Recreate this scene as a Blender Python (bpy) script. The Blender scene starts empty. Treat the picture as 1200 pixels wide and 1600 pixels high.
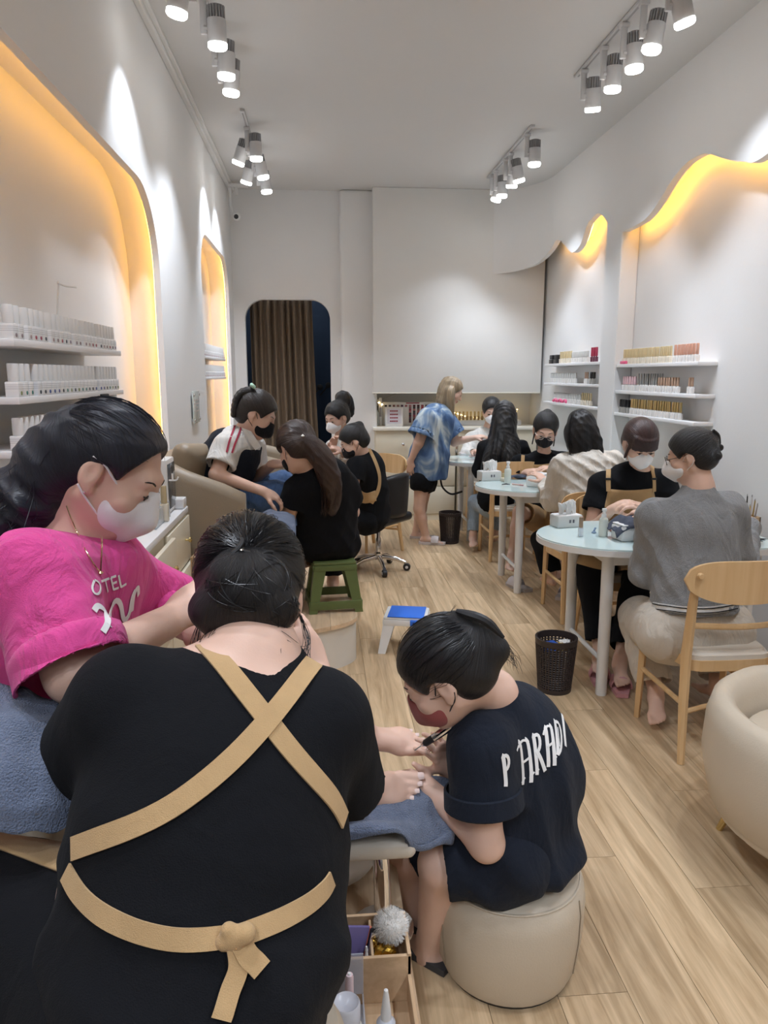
import bpy, bmesh, math, random
import numpy as np
from mathutils import Vector, Matrix

# ------------------------------------------------------------------ camera, world, exposure
scn = bpy.context.scene
COL = scn.collection
F_PX = 1150.0; CAM_H = 1.55
PITCH = math.atan((800 - 585) / F_PX)
YAW = math.atan((600 - 500) / (F_PX / math.cos(PITCH)))
cd = bpy.data.cameras.new('camera'); cam = bpy.data.objects.new('camera', cd); COL.objects.link(cam)
cd.sensor_fit = 'HORIZONTAL'; cd.sensor_width = 36.0; cd.lens = 36.0 * F_PX / 1200.0
cd.clip_start = 0.05; cd.clip_end = 60
cam.location = (0, 0, CAM_H); cam.rotation_euler = (math.pi / 2 - PITCH, 0, -YAW)
scn.camera = cam
wd = bpy.data.worlds.new('world'); scn.world = wd; wd.use_nodes = True
wd.node_tree.nodes['Background'].inputs[0].default_value = (0.9, 0.95, 1.0, 1)
wd.node_tree.nodes['Background'].inputs[1].default_value = 0.35
scn.view_settings.view_transform = 'Standard'; scn.view_settings.look = 'None'
scn.view_settings.exposure = 0.0; scn.view_settings.gamma = 1.0
scn.view_settings.use_curve_mapping = False
LAMP_W = 40.0          # watts of one track spot

# a pixel of the photograph (1200x1600) as a point at a known depth y, height z or side x
_fw = np.array([math.sin(YAW) * math.cos(PITCH), math.cos(YAW) * math.cos(PITCH), -math.sin(PITCH)])
_rt = np.array([math.cos(YAW), -math.sin(YAW), 0.0]); _up = np.cross(_rt, _fw)
CAMP = np.array([0, 0, CAM_H])
def _ray(px, py): return _fw + _rt * ((px - 600) / F_PX) - _up * ((py - 800) / F_PX)
def PY(px, py, y): r = _ray(px, py); return CAMP + r * (y / r[1])
def PZ(px, py, z): r = _ray(px, py); return CAMP + r * ((z - CAM_H) / r[2])
def PX(px, py, x): r = _ray(px, py); return CAMP + r * (x / r[0])
A = lambda *v: np.array(v, float)
def unit(v): v = np.asarray(v, float); return v / max(np.linalg.norm(v), 1e-9)

# ------------------------------------------------------------------ materials
MATS = {}
def mat(name, color=(.8, .8, .8), rough=.5, metal=0.0, spec=.5, bump=None, var=0.0, vscale=8.0,
        emit=None, estr=0.0, alpha=1.0, trans=0.0, ior=1.45, sheen=0.0, coat=0.0, sss=0.0, obj=False):
    """principled material; bump=(scale, strength), var = amount of procedural tone variation"""
    if name in MATS: return MATS[name]
    m = bpy.data.materials.new(name); m.use_nodes = True; MATS[name] = m
    nt = m.node_tree; b = nt.nodes['Principled BSDF']
    c = tuple(color) + (1,)
    b.inputs['Base Color'].default_value = c
    b.inputs['Roughness'].default_value = rough; b.inputs['Metallic'].default_value = metal
    b.inputs['Specular IOR Level'].default_value = spec
    b.inputs['IOR'].default_value = ior; b.inputs['Transmission Weight'].default_value = trans
    b.inputs['Sheen Weight'].default_value = sheen; b.inputs['Coat Weight'].default_value = coat
    b.inputs['Alpha'].default_value = alpha
    if sss:
        b.inputs['Subsurface Weight'].default_value = sss
        b.inputs['Subsurface Radius'].default_value = (.012, .004, .002); b.inputs['Subsurface Scale'].default_value = 1.0
    if emit:
        b.inputs['Emission Color'].default_value = tuple(emit) + (1,); b.inputs['Emission Strength'].default_value = estr
    tc = nt.nodes.new('ShaderNodeTexCoord')
    if var or True:
        n = nt.nodes.new('ShaderNodeTexNoise'); n.inputs['Scale'].default_value = vscale; n.inputs['Detail'].default_value = 4
        nt.links.new(tc.outputs['Object'], n.inputs['Vector'])
        mx = nt.nodes.new('ShaderNodeMix'); mx.data_type = 'RGBA'; v = var
        mx.inputs['A'].default_value = tuple(max(0, x * (1 - v)) for x in color) + (1,)
        mx.inputs['B'].default_value = tuple(min(1, x * (1 + v)) for x in color) + (1,)
        nt.links.new(n.outputs['Fac'], mx.inputs['Factor']); nt.links.new(mx.outputs['Result'], b.inputs['Base Color'])
    if bump:
        n2 = nt.nodes.new('ShaderNodeTexNoise'); n2.inputs['Scale'].default_value = bump[0]; n2.inputs['Detail'].default_value = 3
        nt.links.new(tc.outputs['Object'], n2.inputs['Vector'])
        bp = nt.nodes.new('ShaderNodeBump'); bp.inputs['Strength'].default_value = bump[1]; bp.inputs['Distance'].default_value = .01
        nt.links.new(n2.outputs['Fac'], bp.inputs['Height']); nt.links.new(bp.outputs['Normal'], b.inputs['Normal'])
    return m

def wood_mat(name, c1, c2, rough=.45, along=1, scale=1.0, perobj=True):
    """grain stretched along one local axis; every plank gets its own tone and offset"""
    if name in MATS: return MATS[name]
    m = bpy.data.materials.new(name); m.use_nodes = True; MATS[name] = m
    nt = m.node_tree; b = nt.nodes['Principled BSDF']; L = nt.links.new
    tc = nt.nodes.new('ShaderNodeTexCoord'); oi = nt.nodes.new('ShaderNodeObjectInfo')
    mp = nt.nodes.new('ShaderNodeMapping'); s = [26 * scale] * 3; s[along] = 1.6 * scale; mp.inputs['Scale'].default_value = s
    ad = nt.nodes.new('ShaderNodeVectorMath'); ad.operation = 'ADD'
    ml = nt.nodes.new('ShaderNodeMath'); ml.operation = 'MULTIPLY'; ml.inputs[1].default_value = 37.0 if perobj else 0
    L(oi.outputs['Random'], ml.inputs[0]); L(tc.outputs['Object'], mp.inputs['Vector'])
    L(mp.outputs['Vector'], ad.inputs[0]); L(ml.outputs['Value'], ad.inputs[1])
    n = nt.nodes.new('ShaderNodeTexNoise'); n.inputs['Scale'].default_value = 1.0; n.inputs['Detail'].default_value = 7
    n.inputs['Distortion'].default_value = .6; n.inputs['Roughness'].default_value = .62
    L(ad.outputs['Vector'], n.inputs['Vector'])
    r = nt.nodes.new('ShaderNodeValToRGB'); r.color_ramp.elements[0].position = .33; r.color_ramp.elements[1].position = .66
    r.color_ramp.elements[0].color = tuple(c1) + (1,); r.color_ramp.elements[1].color = tuple(c2) + (1,)
    L(n.outputs['Fac'], r.inputs['Fac'])
    hs = nt.nodes.new('ShaderNodeHueSaturation')
    mr = nt.nodes.new('ShaderNodeMapRange'); mr.inputs['To Min'].default_value = .86; mr.inputs['To Max'].default_value = 1.1
    L(oi.outputs['Random'], mr.inputs['Value']); L(r.outputs['Color'], hs.inputs['Color'])
    if perobj: L(mr.outputs['Result'], hs.inputs['Value'])
    L(hs.outputs['Color'], b.inputs['Base Color']); b.inputs['Roughness'].default_value = rough
    bp = nt.nodes.new('ShaderNodeBump'); bp.inputs['Strength'].default_value = .12; bp.inputs['Distance'].default_value = .002
    L(n.outputs['Fac'], bp.inputs['Height']); L(bp.outputs['Normal'], b.inputs['Normal'])
    return m

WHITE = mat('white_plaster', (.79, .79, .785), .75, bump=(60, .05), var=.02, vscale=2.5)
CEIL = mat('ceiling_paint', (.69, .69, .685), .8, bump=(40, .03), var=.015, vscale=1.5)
SHELF = mat('white_lacquer', (.82, .82, .83), .35, var=.01)
CREAM = mat('cream_lacquer', (.78, .72, .58), .35, var=.015)
CREAMTOP = mat('cream_top', (.80, .77, .68), .3, var=.015)
BRASS = mat('brass', (.72, .56, .26), .25, metal=1.0)
CHROME = mat('chrome', (.8, .8, .82), .08, metal=1.0)
LAMPGREY = mat('lamp_grey', (.62, .62, .63), .4, var=.01)
LAMPDARK = mat('lamp_heatsink', (.36, .36, .37), .5)
LAMPLIT = mat('lamp_glow', (1, 1, 1), .4, emit=(1, .98, .95), estr=14)
LEDSTRIP = mat('led_strip', (1, .8, .4), .4, emit=(1.0, .47, .07), estr=20)
FAIRY = mat('fairy_glow', (1, .8, .4), .4, emit=(1.0, .7, .3), estr=12)
LEATHER = mat('beige_leather', (.56, .48, .375), .42, bump=(220, .10), var=.04, vscale=5)
LEATHER2 = mat('taupe_leather', (.30, .24, .17), .45, bump=(220, .10), var=.05, vscale=5)
LEATHERL = mat('pale_leather', (.70, .64, .55), .42, bump=(220, .08), var=.03, vscale=5)
TOWEL = mat('towel_blue', (.155, .195, .295), .95, bump=(340, .9), var=.22, vscale=60, sheen=.25)
BLACKP = mat('black_plastic', (.018, .018, .020), .45)
BLACKL = mat('black_leather', (.022, .022, .024), .35, bump=(200, .08))
GREENP = mat('green_plastic', (.125, .165, .055), .42, var=.05)
WHITEP = mat('white_plastic', (.80, .80, .79), .4, var=.02)
BLUEP = mat('blue_plastic', (.035, .17, .72), .42, var=.03)
GLASSTOP = mat('glass_top', (.70, .86, .86), .06, var=.02, coat=.4)
TABLEW = mat('table_white', (.78, .78, .77), .4, var=.02, vscale=20)
BASKET = mat('basket_brown', (.035, .024, .022), .5)
PINE = wood_mat('chair_wood', (.63, .40, .19), (.72, .49, .255), .42, along=2, scale=.6, perobj=False)
BOXWOOD = wood_mat('box_wood', (.50, .33, .19), (.62, .43, .26), .55, along=1, scale=1.2, perobj=False)
PLANK = wood_mat('floor_wood', (.37, .25, .135), (.67, .495, .31), .38, along=1)
PLANK2 = wood_mat('platform_wood', (.56, .39, .24), (.76, .57, .38), .42, along=1, scale=1.3)
JOINT = mat('floor_joint', (.22, .15, .09), .7)

# ------------------------------------------------------------------ mesh helpers
class MB:
    """collects shapes into one mesh"""
    def __init__(s): s.v = []; s.f = []; s.n = 0
    def raw(s, v, f):
        v = np.asarray(v, float).reshape(-1, 3)
        s.v.append(v); s.f += [tuple(i + s.n for i in q) for q in f]; s.n += len(v); return s
    def box(s, lo, hi, bev=0.0):
        lo = np.minimum(lo, hi).astype(float); hi = np.maximum(lo, np.maximum(lo, hi)).astype(float)
        if bev <= 0:
            x0, y0, z0 = lo; x1, y1, z1 = hi
            return s.raw([(x0,y0,z0),(x1,y0,z0),(x1,y1,z0),(x0,y1,z0),(x0,y0,z1),(x1,y0,z1),(x1,y1,z1),(x0,y1,z1)],
                         [(0,3,2,1),(4,5,6,7),(0,1,5,4),(1,2,6,5),(2,3,7,6),(3,0,4,7)])
        bm = bmesh.new(); bmesh.ops.create_cube(bm, size=1.0)
        for v in bm.verts: v.co = Vector([lo[i] + (v.co[i] + .5) * (hi[i] - lo[i]) for i in range(3)])
        bmesh.ops.bevel(bm, geom=bm.edges[:], offset=bev, segments=2 if bev < .02 else 4, profile=.5, affect='EDGES', clamp_overlap=True)
        return s.bm(bm)
    def bm(s, bm):
        bm.verts.index_update()
        s.raw([tuple(v.co) for v in bm.verts], [tuple(v.index for v in f.verts) for f in bm.faces]); bm.free(); return s
    def lathe(s, prof, c=(0, 0, 0), n=24, axis=None, cap=True):
        """prof: (r, h) list from bottom to top, turned round the axis through c"""
        c = np.asarray(c, float); ax = unit(axis if axis is not None else (0, 0, 1))
        u = unit(np.cross(ax, (0, 1, 0) if abs(ax[1]) < .9 else (1, 0, 0))); w = np.cross(ax, u)
        V = []
        for r, h in prof:
            for i in range(n):
                t = 2 * math.pi * i / n; V.append(c + ax * h + (u * math.cos(t) + w * math.sin(t)) * r)
        Fc = []
        for k in range(len(prof) - 1):
            for i in range(n):
                j = (i + 1) % n; Fc.append((k*n+i, k*n+j, (k+1)*n+j, (k+1)*n+i))
        if cap:
            Fc.append(tuple(range(n))[::-1]); Fc.append(tuple((len(prof)-1)*n + i for i in range(n)))
        return s.raw(V, Fc)
    def tube(s, pts, r, n=8, cap=True, flat=None):
        """swept tube; r a number or a list; flat=(normal, factor) squeezes the section"""
        pts = [np.asarray(p, float) for p in pts]; N = len(pts)
        rs = [r] * N if np.isscalar(r) else list(r)
        V = []; prev = None
        for k in range(N):
            t = unit(pts[min(k+1, N-1)] - pts[max(k-1, 0)])
            if prev is None: u = unit(np.cross(t, (0, 0, 1) if abs(t[2]) < .9 else (1, 0, 0)))
            else: u = unit(prev - t * (prev @ t))
            prev = u; w = np.cross(t, u)
            for i in range(n):
                a = 2 * math.pi * i / n; o = (u * math.cos(a) + w * math.sin(a)) * rs[k]
                if flat is not None:
                    fn = np.asarray(flat[0], float)
                    if fn.ndim == 2: fn = fn[k]
                    o = o - fn * (o @ fn) * (1 - flat[1])
                V.append(pts[k] + o)
        Fc = [(k*n+i, k*n+(i+1) % n, (k+1)*n+(i+1) % n, (k+1)*n+i) for k in range(N-1) for i in range(n)]
        if cap: Fc += [tuple(range(n))[::-1], tuple((N-1)*n+i for i in range(n))]
        return s.raw(V, Fc)
    def prism(s, outline, vec, origin=(0,0,0), u=(1,0,0), w=(0,0,1)):
        """flat polygon (in axes u, w) pushed along vec"""
        o = np.asarray(origin, float); u = np.asarray(u, float); w = np.asarray(w, float); vec = np.asarray(vec, float)
        n = len(outline); B = [o + u*a + w*b for a, b in outline]
        V = B + [p + vec for p in B]
        Fc = [tuple(range(n))[::-1], tuple(range(n, 2*n))] + [(i, (i+1) % n, n+(i+1) % n, n+i) for i in range(n)]
        return s.raw(V, Fc)
    def ribbon(s, pts, nrm, side, wid, th):
        """flat strap along pts; nrm = outward normals, side = width directions"""
        V = []
        N = len(pts); wid = [wid]*N if np.isscalar(wid) else wid
        for k in range(N):
            p = np.asarray(pts[k]); nn = unit(nrm[k]); sd = unit(side[k])
            for a, b in ((-1, 0), (1, 0), (1, 1), (-1, 1)): V.append(p + sd*a*wid[k]/2 + nn*b*th)
        Fc = [(k*4+i, k*4+(i+1) % 4, k*4+4+(i+1) % 4, k*4+4+i) for k in range(N-1) for i in range(4)]
        Fc += [(3,2,1,0), tuple((N-1)*4+i for i in range(4))]
        return s.raw(V, Fc)
    def build(s, name, m, parent=None, smooth=True, off=None, angle=40):
        v = np.vstack(s.v)
        if off is not None: v = v - np.asarray(off)
        me = bpy.data.meshes.new(name); me.from_pydata(v.tolist(), [], s.f); me.validate()
        bm = bmesh.new(); bm.from_mesh(me); bmesh.ops.recalc_face_normals(bm, faces=bm.faces); bm.to_mesh(me); bm.free()
        if smooth:
            me.polygons.foreach_set('use_smooth', [True]*len(me.polygons))
            try: me.set_sharp_from_angle(angle=math.radians(angle))
            except Exception: pass
        return link(name, me, m, parent)

def link(name, me, m=None, parent=None):
    o = bpy.data.objects.new(name, me)
    if m is not None and not me.materials: me.materials.append(m)
    COL.objects.link(o)
    if parent is not None: o.parent = parent
    return o
def tag(o, label=None, cat=None, group=None, kind=None):
    if label: o['label'] = label
    if cat: o['category'] = cat
    if group: o['group'] = group
    if kind: o['kind'] = kind
    return o
def thing(name, label, cat, loc=(0, 0, 0), rz=0.0, group=None):
    o = bpy.data.objects.new(name, None); COL.objects.link(o); o.empty_display_size = .1
    o.location = loc; o.rotation_euler = (0, 0, rz)
    return tag(o, label, cat, group)
def struct(name, mb, m, parent=None, smooth=False):
    o = mb.build(name, m, parent, smooth)
    if parent is None: o['kind'] = 'structure'
    return o
def kids(o): return [c for c in bpy.data.objects if c.parent == o]
def copy_tree(o, parent=None):
    c = o.copy(); COL.objects.link(c); c.parent = parent
    for ch in CH.get(o.name, []): copy_tree(ch, c)
    return c
CH = {}
def register(root):
    """remember the parts of a thing so that copies of it can be made quickly"""
    for o in bpy.data.objects:
        if o.parent is not None: CH.setdefault(o.parent.name, [])
        if o.parent is not None and o not in CH[o.parent.name]: CH[o.parent.name].append(o)
def dup(root, loc, rz=0.0, label=None, group=None):
    c = copy_tree(root); c.location = loc; c.rotation_euler = (0, 0, rz)
    if label: c['label'] = label
    if group: c['group'] = group
    return c
def bez(pts, n=24):
    """smooth curve through pts (Catmull-Rom)"""
    P = [np.asarray(p, float) for p in pts]; P = [2*P[0]-P[1]] + P + [2*P[-1]-P[-2]]
    out = []; m = len(P) - 3
    for k in range(n + 1):
        t = k / n * m; i = min(int(t), m - 1); t -= i
        a, b, c, d = P[i:i+4]
        out.append(.5*((2*b) + (-a+c)*t + (2*a-5*b+4*c-d)*t*t + (-a+3*b-3*c+d)*t**3))
    return out
rnd = random.Random(7)
def nth(n): return '%d%s' % (n, 'th' if 10 <= n % 100 <= 20 else {1: 'st', 2: 'nd', 3: 'rd'}.get(n % 10, 'th'))
# ------------------------------------------------------------------ the setting
XL, XR, YB, YF, ZC = -0.88, 2.22, 7.95, -2.6, 3.38
XLr, XRr = -1.07, 2.36           # back planes of the wall recesses

def panel_mesh(name, outer, holes, x0, x1, m, parent=None, plane='yz', kind=True):
    """flat panel with rounded openings: a filled outline in (y,z) or (x,z) with real thickness"""
    cu = bpy.data.curves.new(name, 'CURVE'); cu.dimensions = '2D'; cu.fill_mode = 'BOTH'; cu.extrude = abs(x1 - x0) / 2
    for ring in [outer] + holes:
        sp = cu.splines.new('POLY'); sp.points.add(len(ring) - 1); sp.use_cyclic_u = True
        for p, q in zip(sp.points, ring): p.co = (q[0], q[1], 0, 1)
    ob = bpy.data.objects.new(name, cu); COL.objects.link(ob)
    me = bpy.data.meshes.new_from_object(ob); bpy.data.objects.remove(ob)
    xm = (x0 + x1) / 2
    for v in me.vertices:
        a, b, c = v.co
        v.co = (xm + c, a, b) if plane == 'yz' else (a, xm + c, b)
    me.materials.clear()
    o = link(name, me, m, parent)
    if parent is None and kind: o['kind'] = 'structure'
    return o
def arch(y0, y1, z0, z1, r, n=12):
    """rounded-top opening, counter-clockwise from the lower left"""
    P = [(y0, z0), (y1, z0)]
    P += [(y1 - r + r*math.cos(t), z1 - r + r*math.sin(t)) for t in np.linspace(0, math.pi/2, n)]
    P += [(y0 + r + r*math.cos(t), z1 - r + r*math.sin(t)) for t in np.linspace(math.pi/2, math.pi, n)]
    return P

# floor: slab with single planks laid along the room
fl = struct('floor', MB().box((XLr - .3, YF - .1, -.10), (XRr + .3, YB + 1.6, -.012)), JOINT)
PW, PL = .182, 1.22
plank_me = MB().box((-PW/2 + .0008, -PL/2 + .0008, -.012), (PW/2 - .0008, PL/2 - .0008, 0)).build('plank', PLANK, fl, smooth=False)
first = True
for i in range(-6, 13):
    x = .03 + (i + .5) * PW
    if x < XL - .15 or x > XR + .12: continue
    st = (i * .43) % 1.0 * PL
    for k in range(-2, 7):
        y = k * PL + st + .6
        if y < -1.6 or y > 8.6: continue
        o = plank_me if first else plank_me.copy()
        if not first: COL.objects.link(o); o.parent = fl
        first = False; o.location = (x, y, 0)
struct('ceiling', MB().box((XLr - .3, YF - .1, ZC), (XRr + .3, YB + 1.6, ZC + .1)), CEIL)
struct('wall_front', MB().box((XLr - .3, YF - .1, 0), (XRr + .3, YF, ZC)), WHITE)

# left wall: front skin with two rounded recesses, warm strip light behind each lip
N1 = (0.6, 4.37, .10, 2.51, .42); N2 = (5.88, 7.60, .10, 2.63, .34)
wl = panel_mesh('wall_left', [(YF, 0), (YB, 0), (YB, ZC), (YF, ZC)], [arch(*N1)[::-1], arch(*N2)[::-1]], XL - .035, XL, WHITE)
struct('wall_left_recess', MB().box((XLr - .05, YF, 0), (XLr, YB, ZC)), WHITE)
def recess(N, idx):
    y0, y1, z0, z1, r = N; g = .075
    P = arch(y0 - g, y1 + g, z0 - g, z1 + g, r + g); n = len(P)
    V = [(XL - .034, a, b) for a, b in P] + [(XLr, a, b) for a, b in P]
    o = MB().raw(V, [(i, (i+1) % n, n+(i+1) % n, n+i) for i in range(n)]).build('recess_side', WHITE, wl)
    h_ = .022; Q = arch(y0 - h_, y1 + h_, z0 - h_, z1 + h_, r + h_)
    path = [(XL - .0385, a, b) for a, b in Q[1:]]
    s = MB().tube(path, .003, n=6).build('led_strip', LEDSTRIP, wl); s['label'] = 'warm yellow strip light behind the lip'
recess(N1, 1); recess(N2, 2)
struct('trim_1', MB().box((XL, YF, ZC - .045), (XL + .035, YB, ZC - .001), .006).box((XL + .035, YF, ZC - .02), (XL + .06, YB, ZC - .001), .004), WHITE)

# right wall: recessed lower face, proud upper skin ending in a wavy edge with light above it
struct('wall_right', MB().box((XRr, YF, 0), (XRr + .08, YB + .3, ZC)), WHITE)
WAVE = [(0.0, 2.70), (1.0, 2.82), (2.0, 2.66), (2.9, 2.80), (3.72, 2.622), (3.95, 2.646), (4.15, 2.715), (4.33, 2.788), (4.45, 2.806), (4.6, 2.798),
        (4.75, 2.75), (4.9, 2.67), (5.05, 2.605), (5.2, 2.58), (5.53, 2.58), (5.72, 2.64), (5.88, 2.75), (6.0, 2.806), (6.12, 2.80),
        (6.25, 2.765), (6.4, 2.63), (6.6, 2.60), (6.78, 2.68), (6.95, 2.76), (7.08, 2.782), (7.22, 2.72), (7.4, 2.635), (7.55, 2.60)]
def plan(y):
    """the proud skin bends into the back wall"""
    if y <= 7.15: return np.array([XR, y])
    t = min((y - 7.15) / .75, 1.0) * math.pi / 2
    return np.array([XR - .44 * (1 - math.cos(t)), 7.15 + .60 * math.sin(t)])
ws = bez([A(p[0], p[1], 0) for p in WAVE] + [A(7.72, 2.575, 0), A(7.9, 2.56, 0)], 220)
V = []; 
for p in ws:
    y, z = p[0], p[1]; q = plan(y); q2 = plan(y + .01); t = unit(q2 - q); nrm = np.array([t[1], -t[0]])
    taper = .05 if y < 7.3 else .05 * max(0.05, 1 - (y - 7.3) / .6)
    o = q + nrm * taper
    V += [(q[0], q[1], z), (q[0], q[1], ZC), (o[0], o[1], z), (o[0], o[1], ZC)]
Fc = []
for k in range(len(ws) - 1):
    a, b = 4*k, 4*k + 4
    Fc += [(a, b, b+1, a+1), (a+2, a+3, b+3, b+2), (a, a+2, b+2, b)]
mb = MB().raw(V, Fc); wu = mb.build('wall_right_upper', WHITE); wu['kind'] = 'structure'
path = [(XR + .058, p[0], p[1] + .030) for p in ws if p[0] < 7.2 and not 5.46 < p[0] < 5.86]
seg1 = [p for p in path if p[1] <= 5.46]; seg2 = [p for p in path if p[1] >= 5.86]
for sg in (seg1, seg2):
    s = MB().tube(sg, .006, n=6).build('led_strip', LEDSTRIP, wu); s['label'] = 'warm yellow strip light above the wavy edge'
mb = MB()
for k in range(len(ws) - 1):
    p, q = ws[k], ws[k+1]
    if q[0] < 7.2: mb.raw([(XR+.045, p[0], p[1]+.11), (XRr, p[0], p[1]+.11), (XRr, q[0], q[1]+.11), (XR+.045, q[0], q[1]+.11)], [(0,1,2,3)])
mb.build('cove_top', WHITE, wu)
struct('wall_right_pillar', MB().box((XR + .002, 5.51, 0), (XRr, 5.82, ZC - .01), .01), WHITE)

# back wall: skin with the rounded doorway, pillar, recess with counter and hanging cupboard
D1 = (-.765, .115, 0, 2.312, .20)
panel_mesh('wall_back', [(XLr, 0), (.24, 0), (.24, ZC), (XLr, ZC)], [arch(D1[0], D1[1], 0.002, D1[3], D1[4])[::-1]], YB, YB + .09, WHITE, plane='xz')
struct('wall_back_pillar', MB().box((.22, 7.88, 0), (.60, 8.3, ZC), .03), WHITE)
struct('wall_back_recess', MB().box((.55, 8.22, 0), (XRr + .1, 8.30, ZC)), WHITE)
NAVY = mat('navy_wall', (.018, .040, .085), .7, var=.05)
struct('wall_backroom', MB().box((-1.3, 9.0, 0), (.6, 9.08, ZC)).box((-1.3, YB + .1, 0), (-1.22, 9.0, ZC)).box((.5, YB+.36, 0), (.58, 9.0, ZC)), NAVY)
# curtain with folds in the doorway
nx, nz = 150, 16; V = []
for j in range(nz + 1):
    z = .03 + 2.36 * j / nz
    for i in range(nx + 1):
        u = i / nx; x = -.735 + u * (.66 + .085 * (1 - j / nz) ** 1.3)
        ph = u * 2 * math.pi * 9.5 + .7 * math.sin(u * 9)
        y = 8.19 + (.034 + .012 * math.sin(u * 23)) * math.sin(ph) + .010 * math.sin(ph * .5 + z)
        V.append((x, y, z))
Fc = [(j*(nx+1)+i, j*(nx+1)+i+1, (j+1)*(nx+1)+i+1, (j+1)*(nx+1)+i) for j in range(nz) for i in range(nx)]
CURT = mat('curtain_taupe', (.185, .135, .092), .85, bump=(400, .25), var=.06, vscale=30)
cu = MB().raw(V, Fc).build('curtain', CURT); tag(cu, 'brown floor length curtain with deep folds hanging in the rounded doorway', 'curtain')
m_ = cu.modifiers.new('thick', 'SOLIDIFY'); m_.thickness = .004
mb = MB()
for px, py in ((500, 605), (513, 602)):
    p = PY(px, py, 8.93); mb.lathe([(.035, -.03), (.035, .02), (.012, .03)], p, 10, axis=(0, -1, 0))
    mb.tube([p, p + A(-.1, .05, -.12)], .008, 6)
tag(mb.build('wall_hook', BLACKP), 'black double wall hook in the dark blue back room', 'hook')

# platforms along the left wall: white curved riser, wooden planks on top
def platform(y0, y1, label, round_near, round_far, grp):
    x0, x1, h, r = XL + .01, .185, .25, .26
    P = []
    if round_near: P += [(x1 - r*1.9 + r*1.9*math.sin(t), y0 + r - r*math.cos(t)) for t in np.linspace(0, math.pi/2, 14)]
    else: P += [(x1, y0)]
    if round_far: P += [(x1 - r + r*math.cos(t), y1 - r + r*math.sin(t)) for t in np.linspace(0, math.pi/2, 10)]
    else: P += [(x1, y1)]
    P += [(x0, y1), (x0, y0)]
    t = thing('platform', label, 'platform', (0, 0, 0), 0, grp)
    cx, cy = (x0+x1)/2, (y0+y1)/2
    sh = lambda k: [(cx + (a-cx)*k, cy + (b-cy)*(1 - (1-k)*.5)) for a, b in P]
    MB().prism(sh(.985), (0, 0, h - .024), (0, 0, 0), (1,0,0), (0,1,0)).build('riser', mat('riser_white', (.70, .67, .61), .45, var=.05, vscale=9), t, angle=50)
    MB().prism(sh(.982), (0, 0, .018), (0, 0, -.001), (1,0,0), (0,1,0)).build('plinth', mat('plinth_dark', (.10, .08, .07), .6), t)
    # planks clipped to the outline
    n = 7; w = (x1 - x0) / n
    def clip(poly, a, b, axis):
        def half(poly, lim, keep_less):
            out = []
            for i in range(len(poly)):
                p, q = poly[i], poly[(i+1) % len(poly)]
                ip = (p[axis] <= lim) if keep_less else (p[axis] >= lim); iq = (q[axis] <= lim) if keep_less else (q[axis] >= lim)
                if ip: out.append(p)
                if ip != iq:
                    s = (lim - p[axis]) / (q[axis] - p[axis]); out.append(tuple(p[k] + s*(q[k]-p[k]) for k in (0, 1)))
            return out
        poly = half(poly, b, True)
        return half(poly, a, False) if poly else poly
    for i in range(n):
        col = clip(P, x0 + i*w + .0007, x0 + (i+1)*w - .0007, 0)
        cuts = [y0] + [y0 + (.45 + .3*((i*5) % 3)) + 1.2*k for k in range(6)] + [y1]
        cuts = [c for c in cuts if c < y1 - .15] + [y1]
        for a, b in zip(cuts[:-1], cuts[1:]):
            q = clip(col, a + .0007, b - .0007, 1) if col else []
            if len(q) > 2: MB().prism(q, (0, 0, .022), (0, 0, h - .022), (1,0,0), (0,1,0)).build('plank', PLANK2, t, smooth=False)
    return t
platform(.25, 2.25, 'wood-topped white platform in the foreground carrying the chrome footrest', False, True, None)
platform(3.62, 7.9, 'wood-topped white platform with curved end under the green stool', True, False, None)

# security camera and conduit at the left back corner
t = thing('security_camera', 'white security camera on a drop pipe in the left back corner', 'camera', tuple(PY(369, 338, 7.6)))
MB().lathe([(.0, -.045), (.03, -.04), (.042, -.015), (.042, .02), (.03, .045), (0, .05)], (0, 0, 0), 18, axis=(.1, -1, -.25)).build('housing', WHITEP, t)
MB().lathe([(.022, .047), (.020, .052), (0, .053)], (0, 0, 0), 14, axis=(.1, -1, -.25)).build('lens', BLACKP, t)
MB().tube([(-.03, .02, .03), (-.055, .02, .1), (-.055, .02, .26)], .012, 8).build('drop_pipe', WHITEP, t)
MB().box((-.075, -.0, .27), (.12, .045, .30), .006).box((-.005, .01, .20), (.02, .03, .275)).build('conduit', WHITEP, t)

# glass plaque between the recesses
q = PX(303, 636, XL)
t = thing('wall_plaque', 'small frosted glass plaque with four metal studs on the left wall', 'plaque', (XL, q[1], q[2]))
MB().box((.012, -.13, -.11), (.018, .13, .11), .002).build('glass_plate', mat('plaque_glass', (.62, .66, .62), .15, var=.03), t)
for a in (-1, 1):
    for b in (-1, 1): MB().lathe([(.012, 0), (.012, .022), (.008, .026)], (0, a*.105, b*.085), 12, axis=(1, 0, 0)).build('stud', CHROME, t)
mb = MB()
for z, w, c in ((.045, .09, 0), (.02, .1, 0), (-.005, .06, 0), (-.03, .08, 0)): mb.box((.018, -w, z), (.0187, w, z + .007))
mb.build('print_lines', mat('plaque_print', (.45, .38, .36), .6), t)

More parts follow.
